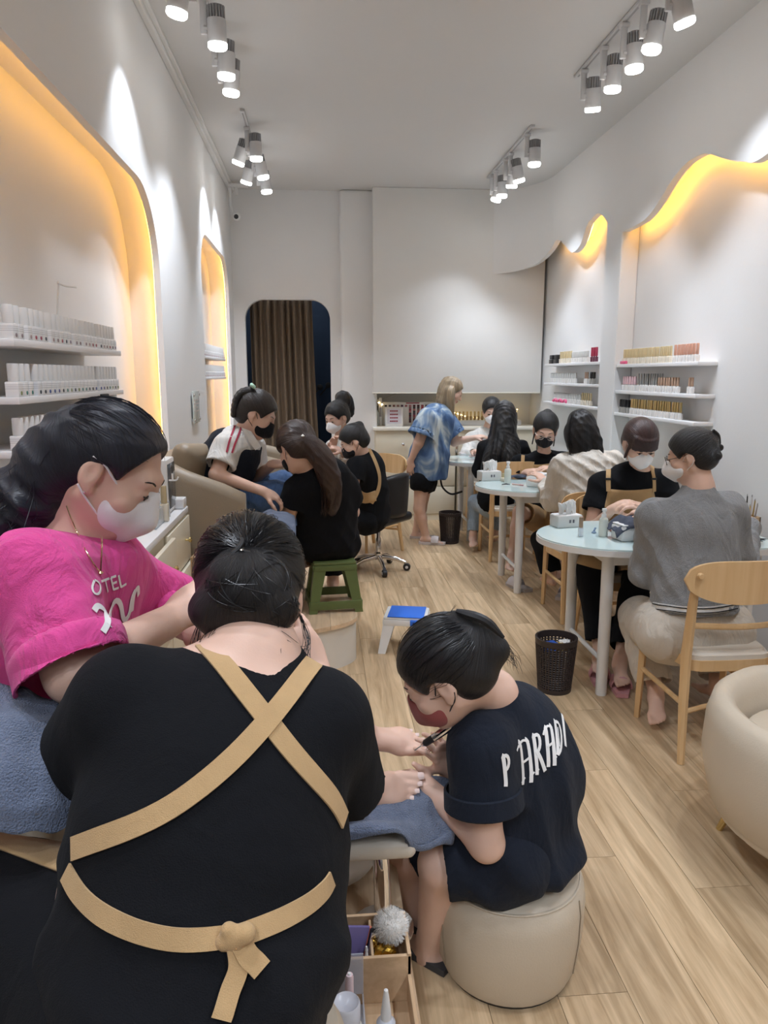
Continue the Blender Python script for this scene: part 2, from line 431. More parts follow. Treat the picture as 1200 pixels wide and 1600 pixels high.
# ------------------------------------------------------------------ track lights
lamp_parts = {}
def add_lamp(x, y, dx, tilt, label, grp, power=1.0, lit=True):
    """one spot: bracket under the track, ribbed heat sink, barrel, glowing lens and its real light"""
    t = thing('track_spotlight', label, 'spotlight', (x, y, ZC - .022), 0, grp)
    sgn = 1 if dx >= 0 else -1
    if 'arm' not in lamp_parts:
        lamp_parts['arm'] = MB().box((-.017, -.009, -.17), (.017, .009, -.004), .005).box((-.022, -.022, -.022), (.022, .022, .0), .003).build('bracket', LAMPGREY, t).data
    else: link('bracket', lamp_parts['arm'], None, t)
    ax = unit(A(tilt[0], tilt[1], -1.0)); c = A(sgn * .062, 0, -.145)
    key = (sgn, round(tilt[0], 2), round(tilt[1], 2))
    if key not in lamp_parts:
        b = MB().lathe([(.043, -.045), (.046, -.04), (.046, .062), (.044, .066)], c, 24, axis=ax)
        mbr = MB().tube([(0, 0, -.14), c], .014, 8)
        mh = MB().lathe([(.030, -.105), (.030, -.04)], c, 16, axis=ax)
        u = unit(np.cross(ax, (0, 1, 0))); w = np.cross(ax, u)
        for i in range(18):
            a = i / 18 * 2 * math.pi; d = u*math.cos(a) + w*math.sin(a); e = np.cross(ax, d) * .0022
            p0 = c - ax*.10; p1 = c - ax*.044
            mh.raw([p0+d*.026-e, p0+d*.043-e, p1+d*.043-e, p1+d*.026-e, p0+d*.026+e, p0+d*.043+e, p1+d*.043+e, p1+d*.026+e],
                   [(0,1,2,3), (7,6,5,4), (1,5,6,2), (0,4,5,1), (3,2,6,7)])
        ml = MB().lathe([(.047, .060), (.047, .078), (.040, .086), (.0, .088)], c, 24, axis=ax)
        lamp_parts[key] = [m.build(n, mm, t).data for m, n, mm in ((b, 'barrel', LAMPGREY), (mbr, 'pivot', LAMPGREY), (mh, 'heat_sink', LAMPDARK), (ml, 'lens', LAMPLIT))]
    else:
        for n, me in zip(('barrel', 'pivot', 'heat_sink', 'lens'), lamp_parts[key]): link(n, me, None, t)
    l = bpy.data.lights.new('spot', 'SPOT'); l.energy = LAMP_W * power; l.spot_size = math.radians(86); l.spot_blend = .6
    l.shadow_soft_size = .04; l.color = (.82, .89, 1.0)
    lo = bpy.data.objects.new('spot_light', l); COL.objects.link(lo); lo.parent = t
    lo.location = c + ax * .10; lo.rotation_euler = Vector(ax).to_track_quat('-Z', 'Y').to_euler()
    return t
def track(x, y0, y1, label):
    t = thing('light_track', label, 'light track', (x, (y0+y1)/2, ZC))
    h = (y1 - y0) / 2
    MB().box((-.016, -h, -.020), (.016, h, -.001), .003).build('rail', LAMPGREY, t)
    MB().box((-.005, -h + .03, -.0215), (.005, h - .03, -.0195)).build('slot', LAMPDARK, t)
track(1.62, 3.35, 4.88, 'grey ceiling light track at the right, nearer the camera')
track(1.61, 5.80, 7.28, 'grey ceiling light track at the right, nearer the back wall')
track(-.54, 3.45, 4.85, 'grey ceiling light track at the left, nearer the camera')
track(-.515, 5.65, 7.10, 'grey ceiling light track at the left, nearer the back wall')
LF = [  # x, y, side, tilt(x,y), label
 (1.62, 4.74, 1, (.12, .30), 'last grey spotlight on the near right track, lens turned away'),
 (1.62, 4.42, 1, (.0, .12), 'fourth grey spotlight on the near right track'),
 (1.62, 4.14, 1, (.06, .03), 'third grey spotlight on the near right track, hanging straight'),
 (1.62, 3.90, 1, (-.14, .06), 'second grey spotlight on the near right track, tilted left'),
 (1.62, 3.62, 1, (.35, .10), 'nearest right spotlight, cut by the top edge of the picture'),
 (1.61, 5.95, 1, (.02, .05), 'first grey spotlight on the far right track, set apart'),
 (1.61, 6.45, 1, (.26, .10), 'second grey spotlight on the far right track, tilted right'),
 (1.61, 6.62, 1, (.0, .26), 'third grey spotlight on the far right track, lens edge on'),
 (1.61, 6.98, 1, (.0, .05), 'fourth grey spotlight on the far right track'),
 (1.61, 7.14, 1, (-.25, .1), 'last grey spotlight on the far right track, tilted left'),
 (-.54, 4.04, 1, (.0, .12), 'large grey spotlight on the near left track with visible bracket'),
 (-.54, 4.42, 1, (-.06, .12), 'middle grey spotlight on the near left track'),
 (-.54, 4.66, 1, (-.10, .10), 'last grey spotlight on the near left track'),
 (-.54, 3.72, -1, (-.2, .1), 'nearest left spotlight, cut by the top edge of the picture'),
 (-.515, 5.98, 1, (.02, .08), 'first grey spotlight on the far left track'),
 (-.515, 6.12, -1, (-.38, .18), 'grey spotlight on the far left track tilted toward the left wall'),
 (-.515, 6.52, 1, (.20, .10), 'middle grey spotlight on the far left track tilted right'),
 (-.515, 6.70, -1, (-.30, .26), 'grey spotlight on the far left track, lens edge on, tilted left'),
 (-.515, 7.00, 1, (.10, .06), 'last grey spotlight on the far left track'),
]
for x, y, s, tl, lab in LF: add_lamp(x, y, s, tl, lab, 'track spotlights')
# the same tracks go on over the front of the shop, above and behind the camera
for x in (-.54, 1.62):
    sd = 'left' if x < 0 else 'right'
    track(x, .75, 2.15, 'grey ceiling light track above the camera at the ' + sd)
    track(x, -1.9, -.5, 'grey ceiling light track behind the camera at the ' + sd)
    for k, y in enumerate((1.0, 1.5, 2.0)): add_lamp(x, y, 1 if x < 0 else -1, (.10 if x < 0 else -.16, .05 + .06*k), '%s grey spotlight above the camera on the %s track' % (('rearmost', 'middle', 'foremost')[k], sd), 'spotlights above the camera ' + sd, 1.25)
    for k, y in enumerate((-1.7, -1.2, -.7)): add_lamp(x, y, 1 if x < 0 else -1, (.1 if x < 0 else -.1, .35), '%s grey spotlight behind the camera on the %s track' % (('rearmost', 'middle', 'foremost')[k], sd), 'spotlights behind the camera ' + sd, 1.25)

# added fill lamp, out of view, brightening the dark blue back room
t = thing('backroom_fill_lamp', 'small round fill lamp added out of view to brighten the dark back room', 'lamp', (-.35, 8.6, ZC))
MB().lathe([(.12, -.05), (.12, 0)], (0,0,0), 24).build('shade', LAMPLIT, t)
l = bpy.data.lights.new('lamp', 'POINT'); l.energy = 10; l.shadow_soft_size = .1; lo = bpy.data.objects.new('backroom_fill_light', l); COL.objects.link(lo); lo.parent = t; lo.location = (0, 0, -.15)
# ------------------------------------------------------------------ back counter and cupboard
HANG = mat('cupboard_white', (.78, .775, .75), .55, var=.015)
t = thing('hanging_cupboard', 'large plain white hanging cupboard above the back counter', 'cupboard', (1.4, 7.75, 1.365))
MB().box((-.85, 0, 0), (.93, .47, ZC - 1.367), .004).build('body', HANG, t)
MB().box((-.852, -.004, -.012), (.93, .47, .0), .002).build('bottom_panel', CREAMTOP, t)
for i in range(2):
    x0 = .57 + i * .88; w = .86
    t = thing('drawer_unit', ['cream three-drawer unit at the left of the back counter, beside the pillar', 'cream three-drawer unit of the back counter behind the far table'][i], 'drawers', (x0 + w/2, 7.74, 0), 0, 'back counter drawer units')
    MB().box((-w/2, .02, .0), (w/2, .46, .965)).build('body', CREAM, t, smooth=False)
    for k in range(3):
        z0 = .07 + k * .302; dz = .012 if (i == 1 and k == 0) else 0
        d = MB().box((-w/2 + .004, 0 - dz, z0), (w/2 - .004, .022 - dz, z0 + .294), .003).build('drawer', CREAM, t)
        MB().lathe([(.006, 0), (.006, .014), (.016, .018), (.018, .026), (.010, .032), (0, .033)], (-w*.16, 0 - dz, z0 + .15), 14, axis=(0, -1, 0)).build('knob', CHROME, d)
    MB().box((-w/2, .01, .0), (w/2, .02, .066)).build('plinth', CREAM, t, smooth=False)
tag(MB().box((.55, 7.715, .968), (2.33, 8.21, 1.0), .004).build('worktop', CREAMTOP), 'pale cream worktop running along the back counter', 'worktop')

# things on the back counter
BOARD = mat('board_white', (.80, .79, .78), .5, var=.01)
def pz(px, py, y): return PY(px, py, y)
a = pz(598, 672, 8.05); b = pz(702, 628, 8.05)
t = thing('swatch_board', 'white nail colour sample board with rows of dark swatches', 'sample board', (a[0], 8.06, 1.0))
W_, H_ = b[0] - a[0], b[2] - 1.0
MB().box((0, 0, 0), (W_, .03, H_), .004).build('panel', BOARD, t)
SW = [mat('swatch_%d' % i, c, .3) for i, c in enumerate([(.10,.02,.03),(.35,.06,.08),(.06,.05,.06),(.30,.15,.14),(.12,.06,.10),(.5,.2,.2)])]
for r in range(9):
    for c in range(16):
        z = .03 + r * (H_ - .06) / 9; x = .02 + c * (W_ - .04) / 15.5
        if x < .28 and z < .20: continue
        key = 'swatchdot%d' % ((r*7 + c*3 + (c*r) % 5) % 6)
        if key not in lamp_parts: lamp_parts[key] = MB().box((0, -.006, 0), (.028, 0, .022), .004).build('swatch', SW[int(key[-1])], t).data; bpy.data.objects[-1]
        o = link('swatch', lamp_parts[key], None, t); o.location = (x, 0, z)
for o in [o for o in bpy.data.objects if o.parent == t and o.name.startswith('swatch') and tuple(o.location) == (0, 0, 0)]: bpy.data.objects.remove(o)
MB().box((W_*.35, -.004, H_ - .018), (W_*.55, 0, H_ - .006)).build('title_print', SW[1], t, smooth=False)
a = pz(602, 672, 7.9)
t = thing('framed_chart', 'small white framed colour chart standing in front of the swatch board', 'chart', (a[0], 7.9, 1.0))
MB().box((0, 0, 0), (.19, .012, .205), .003).build('frame', BOARD, t)
MB().box((.02, -.003, .03), (.17, 0, .19)).build('sheet', mat('chart_paper', (.70, .68, .74), .6), t, smooth=False)
mb = MB()
for r in range(4):
    for c in range(4): mb.box((.05 + c*.022, -.006, .05 + r*.036), (.068 + c*.022, -.003, .064 + r*.036))
mb.build('chart_print', SW[1], t, smooth=False)
a = pz(589, 672, 7.95)
t = thing('spray_bottle', 'tall clear bottle with dark top at the left end of the back counter', 'bottle', (a[0], 7.98, 1.0))
MB().lathe([(.028, 0), (.03, .01), (.03, .14), (.012, .17)], (0,0,0), 14).build('body', mat('clear_pale', (.55, .58, .55), .15, alpha=.75), t)
MB().lathe([(.013, .168), (.013, .2), (.01, .22)], (0,0,0), 12).build('cap', BLACKP, t)
t = thing('slim_box', 'slim white upright box beside the swatch board', 'box', (pz(596, 672, 8.0)[0] - .01, 8.02, 1.0))
MB().box((-.018, -.02, 0), (.018, .03, .30), .003).build('carton', BOARD, t); MB().box((-.012, -.0215, .1), (.012, -.02, .2)).build('label_print', mat('print_grey', (.35, .35, .38), .6), t, smooth=False)
# fairy light string under the cupboard
pts = bez([PY(583, 612, 7.85), PY(592, 628, 8.0), PY(600, 622, 8.1), PY(625, 613, 8.15)], 20)
t = thing('fairy_lights', 'thin cable with glowing warm bulbs under the hanging cupboard', 'string lights', tuple(pts[0]))
MB().tube(pts, .004, 6).build('cable', mat('cable_grey', (.5, .48, .44), .5), t, off=pts[0])
MB().lathe([(.0, -.012), (.012, 0), (0, .012)], PY(592, 629, 8.0), 10).lathe([(.0, -.012), (.012, 0), (0, .012)], PY(597, 632, 8.0), 10).build('bulb', FAIRY, t, off=pts[0])
pts = bez([PY(711, 645, 8.12), PY(720, 648, 8.12), PY(735, 652, 8.12), PY(760, 653, 8.12), PY(800, 652, 8.12), PY(808, 640, 8.12)], 40)
t = thing('fairy_lights', 'warm glowing string of tiny bulbs above the gold bottles', 'string lights', tuple(pts[0]))
MB().tube(pts, .003, 5).build('cable', MATS['cable_grey'], t, off=pts[0])
for p in pts[::2]: MB().lathe([(.0, -.008), (.008, 0), (0, .008)], p, 8).build('bulb', FAIRY, t, off=pts[0])
GOLD = mat('gold_cap', (.62, .47, .22), .3, metal=.9)
GOLDL = mat('gold_light', (.74, .62, .38), .3, metal=.75)
ROSE = mat('rose_gold', (.72, .42, .32), .32, metal=.7)
a = PY(708, 668, 8.05)
tag(MB().box((a[0], 7.99, 1.0), (2.2, 8.17, 1.055), .004).build('display_riser', SHELF), 'low white display riser on the back counter behind the masked woman', 'display riser')
gb = None
for i in range(24):
    x = a[0] + .03 + i * .042
    if x > 2.18: break
    if gb is None:
        gb = thing('polish_bottle', '1st gold-capped polish bottle from the left on the back counter riser', 'nail polish', (x, 8.06, 1.055), 0, 'gold bottles on the back counter')
        MB().lathe([(.012, 0), (.013, .004), (.013, .04), (.007, .045)], (0,0,0), 10).build('body', mat('polish_amber', (.45, .30, .14), .2), gb)
        MB().lathe([(.010, .043), (.010, .09), (.008, .094)], (0,0,0), 10).build('cap', GOLD, gb); register(gb)
    else: dup(gb, (x, 8.06, 1.055), 0, '%s gold-capped polish bottle from the left on the back counter riser' % nth(i + 1))

# ------------------------------------------------------------------ wall shelves with bottles
def shelf(name, label, x0, x1, y0, y1, z, th, grp):
    return tag(MB().box((x0, y0, z - th), (x1, y1, z), .002).build(name, SHELF), label, 'shelf', grp)
def print_mat():
    m = mat('label_white', (.80, .80, .80), .45, var=.01); nt = m.node_tree; b = nt.nodes['Principled BSDF']
    tc = nt.nodes.new('ShaderNodeTexCoord'); sp = nt.nodes.new('ShaderNodeSeparateXYZ'); nt.links.new(tc.outputs['Object'], sp.inputs[0])
    w = nt.nodes.new('ShaderNodeMath'); w.operation = 'MODULO'; w.inputs[1].default_value = .006; nt.links.new(sp.outputs['Z'], w.inputs[0])
    c = nt.nodes.new('ShaderNodeMath'); c.operation = 'LESS_THAN'; c.inputs[1].default_value = .0018; nt.links.new(w.outputs[0], c.inputs[0])
    g = nt.nodes.new('ShaderNodeMath'); g.operation = 'GREATER_THAN'; g.inputs[1].default_value = .022; nt.links.new(sp.outputs['Z'], g.inputs[0])
    g2 = nt.nodes.new('ShaderNodeMath'); g2.operation = 'LESS_THAN'; g2.inputs[1].default_value = .040; nt.links.new(sp.outputs['Z'], g2.inputs[0])
    m1 = nt.nodes.new('ShaderNodeMath'); m1.operation = 'MULTIPLY'; nt.links.new(c.outputs[0], m1.inputs[0]); nt.links.new(g.outputs[0], m1.inputs[1])
    m2 = nt.nodes.new('ShaderNodeMath'); m2.operation = 'MULTIPLY'; nt.links.new(m1.outputs[0], m2.inputs[0]); nt.links.new(g2.outputs[0], m2.inputs[1])
    m3 = nt.nodes.new('ShaderNodeMath'); m3.operation = 'MULTIPLY'; m3.inputs[1].default_value = .55; nt.links.new(m2.outputs[0], m3.inputs[0])
    old = b.inputs['Base Color'].links[0].from_socket
    mx = nt.nodes.new('ShaderNodeMix'); mx.data_type = 'RGBA'; mx.inputs['B'].default_value = (.25, .25, .27, 1)
    nt.links.new(m3.outputs[0], mx.inputs['Factor']); nt.links.new(old, mx.inputs['A']); nt.links.new(mx.outputs['Result'], b.inputs['Base Color'])
    return m
LABEL = print_mat()
CAPW = mat('cap_white', (.70, .70, .69), .4)
SWL = [mat('dot_%d' % i, c, .4) for i, c in enumerate([(.28,.20,.22),(.35,.05,.09),(.05,.06,.09),(.20,.14,.22),(.42,.30,.30),  # row 1
        (.05,.22,.20),(.02,.03,.05),(.04,.09,.32),(.25,.28,.10),(.12,.12,.30), (.65,.10,.10),(.62,.22,.20),(.5,.35,.1)])]
bot = {}
def white_bottle(swi):
    t = thing('polish_bottle', '-', 'nail polish')
    if 'w' not in bot:
        bot['w'] = [MB().box((-.021, -.019, 0), (.020, .019, .046), .003).build('body', LABEL, t).data,
                    MB().lathe([(.0165, .047), (.0165, .098), (.015, .101)], (0, 0, 0), 16).build('cap', CAPW, t).data]
    else:
        link('body', bot['w'][0], None, t); link('cap', bot['w'][1], None, t)
    k = 's%d' % swi
    if k not in bot: bot[k] = MB().lathe([(.0062, 0), (.006, .0012)], (.0201, 0, .0115), 12, axis=(1, 0, 0)).build('swatch', SWL[swi], t).data
    else: link('swatch', bot[k], None, t)
    return t
ROWS = [(1.655, 'top', [0,0,4,1,1,2,4,0,1,2,3,0]), (1.482, 'middle', [8,5,5,6,6,7,7,9,6,5,8,2]), (1.318, 'bottom', [10,11,10,12,11,10,4,10])]
cprot = {}
SWN = ['mauve', 'crimson', 'slate', 'violet', 'dusty pink', 'teal', 'black', 'blue', 'olive', 'indigo', 'red', 'coral', 'ochre']
for z, nm, cyc in ROWS:
    shelf('wall_shelf', 'white shelf of the left wall recess, %s of three' % nm, XLr, -.905, 2.33, 3.535, z, .022, 'left wall shelves')
    y = 2.365; i = 0; cnt_ = 0
    while y < 3.50:
        if not (nm == 'bottom' and y > 3.15):
            s = cyc[i % len(cyc)]
            if s not in cprot: cprot[s] = white_bottle(s); register(cprot[s]); o = cprot[s]
            else: o = copy_tree(cprot[s])
            o.location = (-.93, y, z); o.rotation_euler = (0, 0, rnd.uniform(-.04, .04))
            cnt_ += 1; o['label'] = '%s white-capped bottle from the left, %s swatch, on the %s left wall shelf' % (nth(cnt_), SWN[s], nm); o['group'] = 'white bottles on the %s left shelf' % nm
        y += .0435 + (.028 if rnd.random() < .12 else 0); i += 1
# odd things on the left shelves
t = thing('polish_remover_bottle', 'black pump-top jar on the bottom left shelf', 'bottle', (-.945, 3.21, 1.318))
MB().lathe([(.035, 0), (.037, .005), (.037, .125), (.03, .13)], (0,0,0), 18).build('body', CAPW, t)
MB().box((-.05, -.05, .131), (.05, .05, .152), .004).lathe([(.016, .15), (.016, .178)], (0,0,0), 14).build('lid', BLACKP, t)
t = thing('cream_jar', 'dark blue jar with silver lid on the bottom left shelf', 'jar', (-.955, 3.40, 1.318))
MB().lathe([(.045, 0), (.05, .01), (.05, .11), (.046, .12)], (0,0,0), 20).build('body', mat('jar_navy', (.05, .05, .13), .3), t)
MB().lathe([(.05, .118), (.052, .122), (.052, .142), (.048, .147)], (0,0,0), 20).build('lid', mat('lid_silver', (.42, .43, .44), .35, metal=.5), t)
p0 = PX(88, 520, -.98); p1 = PX(91, 443, -.98); p2 = PX(102, 447, -.98); p3 = PX(119, 449, -.98)
tag(MB().tube(bez([p0, p1 - A(0,0,.01), p1, p2, p3], 16), .0035, 6).build('wire_hook', CAPW), 'thin white wire hook rising behind the top left shelf', 'wire hook')
# second recess, two short shelves
for z, nm in ((PX(335, 559, -.93)[2], 'upper'), (PX(335, 589, -.93)[2], 'lower')):
    shelf('wall_shelf', 'short white shelf in the far left recess, %s one' % nm, XLr, -.905, 5.95, 7.35, z, .02, 'far left recess shelves')
    for k in range(20):
        o = copy_tree(cprot[(k * 3) % 2]); o.location = (-.93, 6.02 + k * .067, z)
        o['label'] = '%s white-capped bottle from the left on the %s far left recess shelf' % (nth(k + 1), nm); o['group'] = 'white bottles on the %s far left shelf' % nm
# right wall shelves
def slim(key, capm, ch, cr, bodym, bw=.0125, bh=.042):
    t = thing('polish_bottle', '-', 'nail polish')
    MB().box((-bw, -bw, 0), (bw, bw, bh), .003).lathe([(bw*.55, bh - .001), (bw*.5, bh + .006)], (0,0,0), 10).build('body', bodym, t)
    MB().lathe([(cr, bh + .004), (cr*.92, bh + .004 + ch), (cr*.75, bh + .007 + ch)], (0, 0, 0), 12).build('cap', capm, t)
    register(t); return t
BW_ = mat('bottle_pearl', (.74, .72, .69), .25); BCL = mat('bottle_cream', (.74, .68, .56), .25); BSM = mat('bottle_smoke', (.34, .33, .30), .2)
PNK = mat('cap_pink', (.66, .44, .46), .35); GRY = mat('cap_grey', (.42, .42, .41), .3, metal=.6); BRZ = mat('cap_bronze', (.50, .34, .25), .35, metal=.5)
SL = {'goldl': slim('a', GOLDL, .058, .0085, BCL, .0125), 'rose': slim('b', ROSE, .062, .0095, BW_), 'pink': slim('c', PNK, .055, .010, BW_),
      'grey': slim('d', GRY, .075, .006, BW_), 'bronze': slim('e', BRZ, .05, .009, BW_), 'black': slim('f', BLACKP, .05, .014, BSM, .0145), 'gold': slim('g', GOLD, .06, .0085, BW_),
      'red': slim('h', mat('cap_red', (.36, .03, .07), .35), .07, .012, mat('bottle_plum', (.16, .05, .08), .25)), 'clear': slim('i', mat('cap_clear', (.56, .56, .54), .25), .045, .011, BW_)}
used = set()
def put(kind, x, y, z, label, grp):
    if kind in used: o = copy_tree(SL[kind])
    else: o = SL[kind]; used.add(kind)
    o.location = (x, y, z); o['label'] = label; o['group'] = grp
YA, YZ = 4.28, 5.50
RR = [(1.625, 'top', [('rose', 4.36, 4.66, .035), ('goldl', 4.70, 5.46, .030)]),
      (1.432, 'middle', [('bronze', 4.40, 4.46, .03), ('bronze', 4.58, 4.84, .036), ('grey', 4.88, 5.20, .036), ('pink', 5.22, 5.47, .042)]),
      (1.266, 'bottom', [('gold', 4.52, 5.28, .034), ('black', 5.32, 5.47, .046)])]
KN = {'rose': 'rose-gold-capped', 'goldl': 'pale-gold-capped', 'bronze': 'bronze-capped', 'grey': 'thin grey-capped', 'pink': 'pink-capped', 'gold': 'gold-capped', 'black': 'black-capped', 'red': 'dark-red-capped', 'clear': 'clear-capped'}
for z, nm, segs in RR:
    shelf('wall_shelf', 'white shelf of the right wall, %s of the near three' % nm, 2.235, XRr, YA, YZ + .005, z, .024, 'near right wall shelves')
    for kind, ya, yb, st in segs:
        y = ya; num = len(np.arange(ya, yb, st)); c_ = 0
        while y < yb:
            put(kind, 2.268 + rnd.uniform(-.004, .004), y, z, '%s %s polish bottle from the left, %s near right shelf' % (nth(max(1, num - c_)), KN[kind] if not (kind == 'bronze' and ya < 4.5) else 'set-apart bronze-capped', nm), '%s bottles on the %s near right shelf' % (KN[kind], nm)); c_ += 1
            if kind in ('grey',): put(kind, 2.312, y + .012, z, '%s polish bottle in the hidden back row, %s near right shelf' % (KN[kind], nm), '%s bottles in the back row, %s near right shelf' % (KN[kind], nm))
            y += st
tag(MB().box((2.24, 5.36, 1.626), (2.262, 5.46, 1.648), .006).build('pink_clip', mat('hot_pink', (.75, .12, .25), .4)), 'small hot pink clip lying on the top near right shelf', 'clip')
RS = [(1.652, 'top', [('red', 6.02, 6.14, .05), ('clear', 6.22, 6.6, .042), ('goldl', 6.64, 6.95, .05)]),
      (1.470, 'middle', [('black', 6.05, 6.15, .06), ('bronze', 6.2, 6.3, .05), ('clear', 6.5, 7.2, .05)]),
      (1.287, 'bottom', [('goldl', 6.1, 6.3, .05), ('clear', 6.35, 7.1, .045)])]
for z, nm, segs in RS:
    shelf('wall_shelf', 'short white shelf of the right wall, %s of the far three' % nm, 2.235, XRr, 5.83, 7.33, z, .024, 'far right wall shelves')
    for kind, ya, yb, st in segs:
        y = ya; num = len(np.arange(ya, yb, st)); c_ = 0
        while y < yb:
            put(kind, 2.27, y, z, '%s %s polish bottle from the left, %s far right shelf' % (nth(max(1, num - c_)), KN[kind], nm), '%s bottles on the %s far right shelf' % (KN[kind], nm)); y += st; c_ += 1
for k, y in enumerate((7.02, 7.16)):
    t = thing('black_jar', 'square black jar at the end of the top far right shelf, %s one' % ('nearer', 'farther')[k], 'jar', (2.28, y, 1.652), 0, 'square black jars')
    MB().box((-.04, -.05, 0), (.04, .05, .04), .004).build('base', BLACKP, t); MB().box((-.036, -.045, .042), (.036, .045, .082), .004).build('lid', BLACKP, t)
for k, y in enumerate((6.72, 6.86, 7.0)):
    tag(MB().tube(bez([(2.25, y-.05, 1.30), (2.262, y, 1.315), (2.25, y+.05, 1.30)], 8), .013, 8).build('pink_clip', MATS['hot_pink']), '%s coral pink clip on the bottom far right shelf' % ('right', 'middle', 'left')[k], 'clip', 'pink clips on the far shelf')

# ------------------------------------------------------------------ tables
def stadium(x0, x1, hw, n=18):
    P = [(x0 + hw*1.15 - hw*1.15*math.sin(t), -hw*math.cos(t)) for t in np.linspace(0, math.pi, n*2)]
    return [(x1, -hw)] + P + [(x1, hw)]
def table(y, x0, label, hw=.355):
    t = thing('manicure_table', label, 'table', (x0, y, 0))
    P = stadium(0, 2.195 - x0, hw)
    MB().prism(P, (0, 0, .028), (0, 0, .716), (1,0,0), (0,1,0)).build('table_top', TABLEW, t, angle=50)
    Pg = stadium(.004, 2.193 - x0, hw - .004)
    MB().prism(Pg, (0, 0, .007), (0, 0, .7445), (1,0,0), (0,1,0)).build('glass_top', GLASSTOP, t, angle=50)
    MB().box((.28, -hw + .09, .66), (1.02, -hw + .11, .716)).box((.28, hw - .11, .66), (1.02, hw - .09, .716)).box((.26, -hw + .1, .66), (.28, hw - .1, .716)).build('apron', TABLEW, t, smooth=False)
    for lx in (.27, .98):
        for s in (-1, 1): MB().lathe([(.026, 0), (.027, .01), (.030, .716)], (lx, s*(hw - .115), 0), 16).build('leg', TABLEW, t)
    MB().tube([(.27, -hw + .13, .17), (.27, hw - .13, .17)], .012, 8).build('cross_bar', TABLEW, t)
    return t
table(3.54, 1.085, 'glass-topped white manicure table nearest the camera, beside the grey sweater')
table(5.26, 1.125, 'glass-topped white manicure table in the middle of the right row')
table(6.95, 1.115, 'glass-topped white manicure table at the back of the right row')

# ------------------------------------------------------------------ wooden chairs
def make_chair():
    t = thing('wooden_chair', '-', 'chair')
    sw, sd, sh = .205, .205, .425
    def seatoutline(k=1.0):
        return [(sw*k*(1 - .10*(b < 0))*a_, sd*k*b) for a_, b in
                ((-1,.6),(-.97,.86),(-.8,1),(0,1.04),(.8,1),(.97,.86),(1,.6),(.96,-.7),(.88,-.93),(.7,-1),(0,-1.02),(-.7,-1),(-.88,-.93),(-.96,-.7))]
    MB().prism(seatoutline(1.0), (0,0,.045), (0,0,sh-.045), (1,0,0),(0,1,0)).build('seat_frame', PINE, t, angle=60)
    bm = bmesh.new(); vs = [bm.verts.new((a, b, sh)) for a, b in seatoutline(.985)]; f = bm.faces.new(vs)
    r = bmesh.ops.extrude_face_region(bm, geom=[f]); 
    for v in [g for g in r['geom'] if isinstance(g, bmesh.types.BMVert)]: v.co.z += .035
    bmesh.ops.bevel(bm, geom=[e for e in bm.edges if all(abs(v.co.z - sh - .035) < 1e-5 for v in e.verts)], offset=.016, segments=3, affect='EDGES')
    MB().bm(bm).build('seat_cushion', LEATHERL, t, angle=60)
    for s in (-1, 1):
        MB().tube([(s*.200, .185, 0), (s*.192, .178, .44)], [.015, .020], n=4).build('leg', PINE, t, smooth=False)
        MB().tube([(s*.200, -.235, 0), (s*.188, -.195, .25), (s*.186, -.185, .45), (s*.192, -.215, .66), (s*.198, -.245, .82)], [.015, .020, .022, .019, .014], n=8).build('back_leg', PINE, t)
        MB().tube([(s*.194, .17, .24), (s*.19, -.18, .24)], .011, n=8).build('stretcher', PINE, t)
    MB().tube(bez([(-.19, -.19, .20), (0, -.13, .20), (.19, -.19, .20)], 12), .011, 8).build('stretcher', PINE, t)
    MB().tube(bez([(-.192, -.205, .575), (0, -.235, .575), (.192, -.205, .575)], 12), .013, 8, flat=((0,1,0), .6)).build('back_rail', PINE, t)
    # curved oval backrest board
    V = []; Fc = []; n = 26
    for i in range(n + 1):
        u = -1 + 2*i/n; x = .245*u
        e = max(0, 1 - abs(u)**4) ** .5; y = -.262 - .035*(1 - u*u) + .03
        zt = .775 + .075*e; zb = .775 - .10*(max(0, 1 - abs(u)**2.4) ** .5)*.92 - .004
        for dy in (0, -.014): V += [(x, y + dy, zb), (x, y + dy, zt)]
    for i in range(n):
        a, b = 4*i, 4*i+4
        Fc += [(a, b, b+1, a+1), (a+2, a+3, b+3, b+2), (a+1, b+1, b+3, a+3), (a, a+2, b+2, b)]
    Fc += [(0,1,3,2), (4*n, 4*n+2, 4*n+3, 4*n+1)]
    br = MB().raw(V, Fc).build('backrest', PINE, t)
    for s in (-1, 1): MB().lathe([(.012, 0), (.012, .012), (.009, .016)], (s*.198, -.262, .795), 12, axis=(0, -1, 0)).build('screw_cap', PINE, br)
    register(t); return t
ch = make_chair(); ch.location = (1.63, 2.865, 0); ch['label'] = 'pale wooden chair with padded seat under the woman in grey'; ch['group'] = 'wooden chairs'
dup(ch, (1.70, 4.56, 0), 0, 'pale wooden chair under the woman in the white blouse')
dup(ch, (1.60, 6.14, 0), 0, 'pale wooden chair under the long-haired woman in black')
c2 = dup(ch, (1.74, 3.98, 0), math.pi, 'pale wooden chair under the worker with fringe and white mask'); 
c3 = dup(ch, (2.05, 5.92, 0), math.pi, 'pale wooden chair under the worker with glasses and black mask')
c4 = dup(ch, (1.74, 7.42, 0), math.pi, 'pale wooden chair under the white-masked woman at the back table')
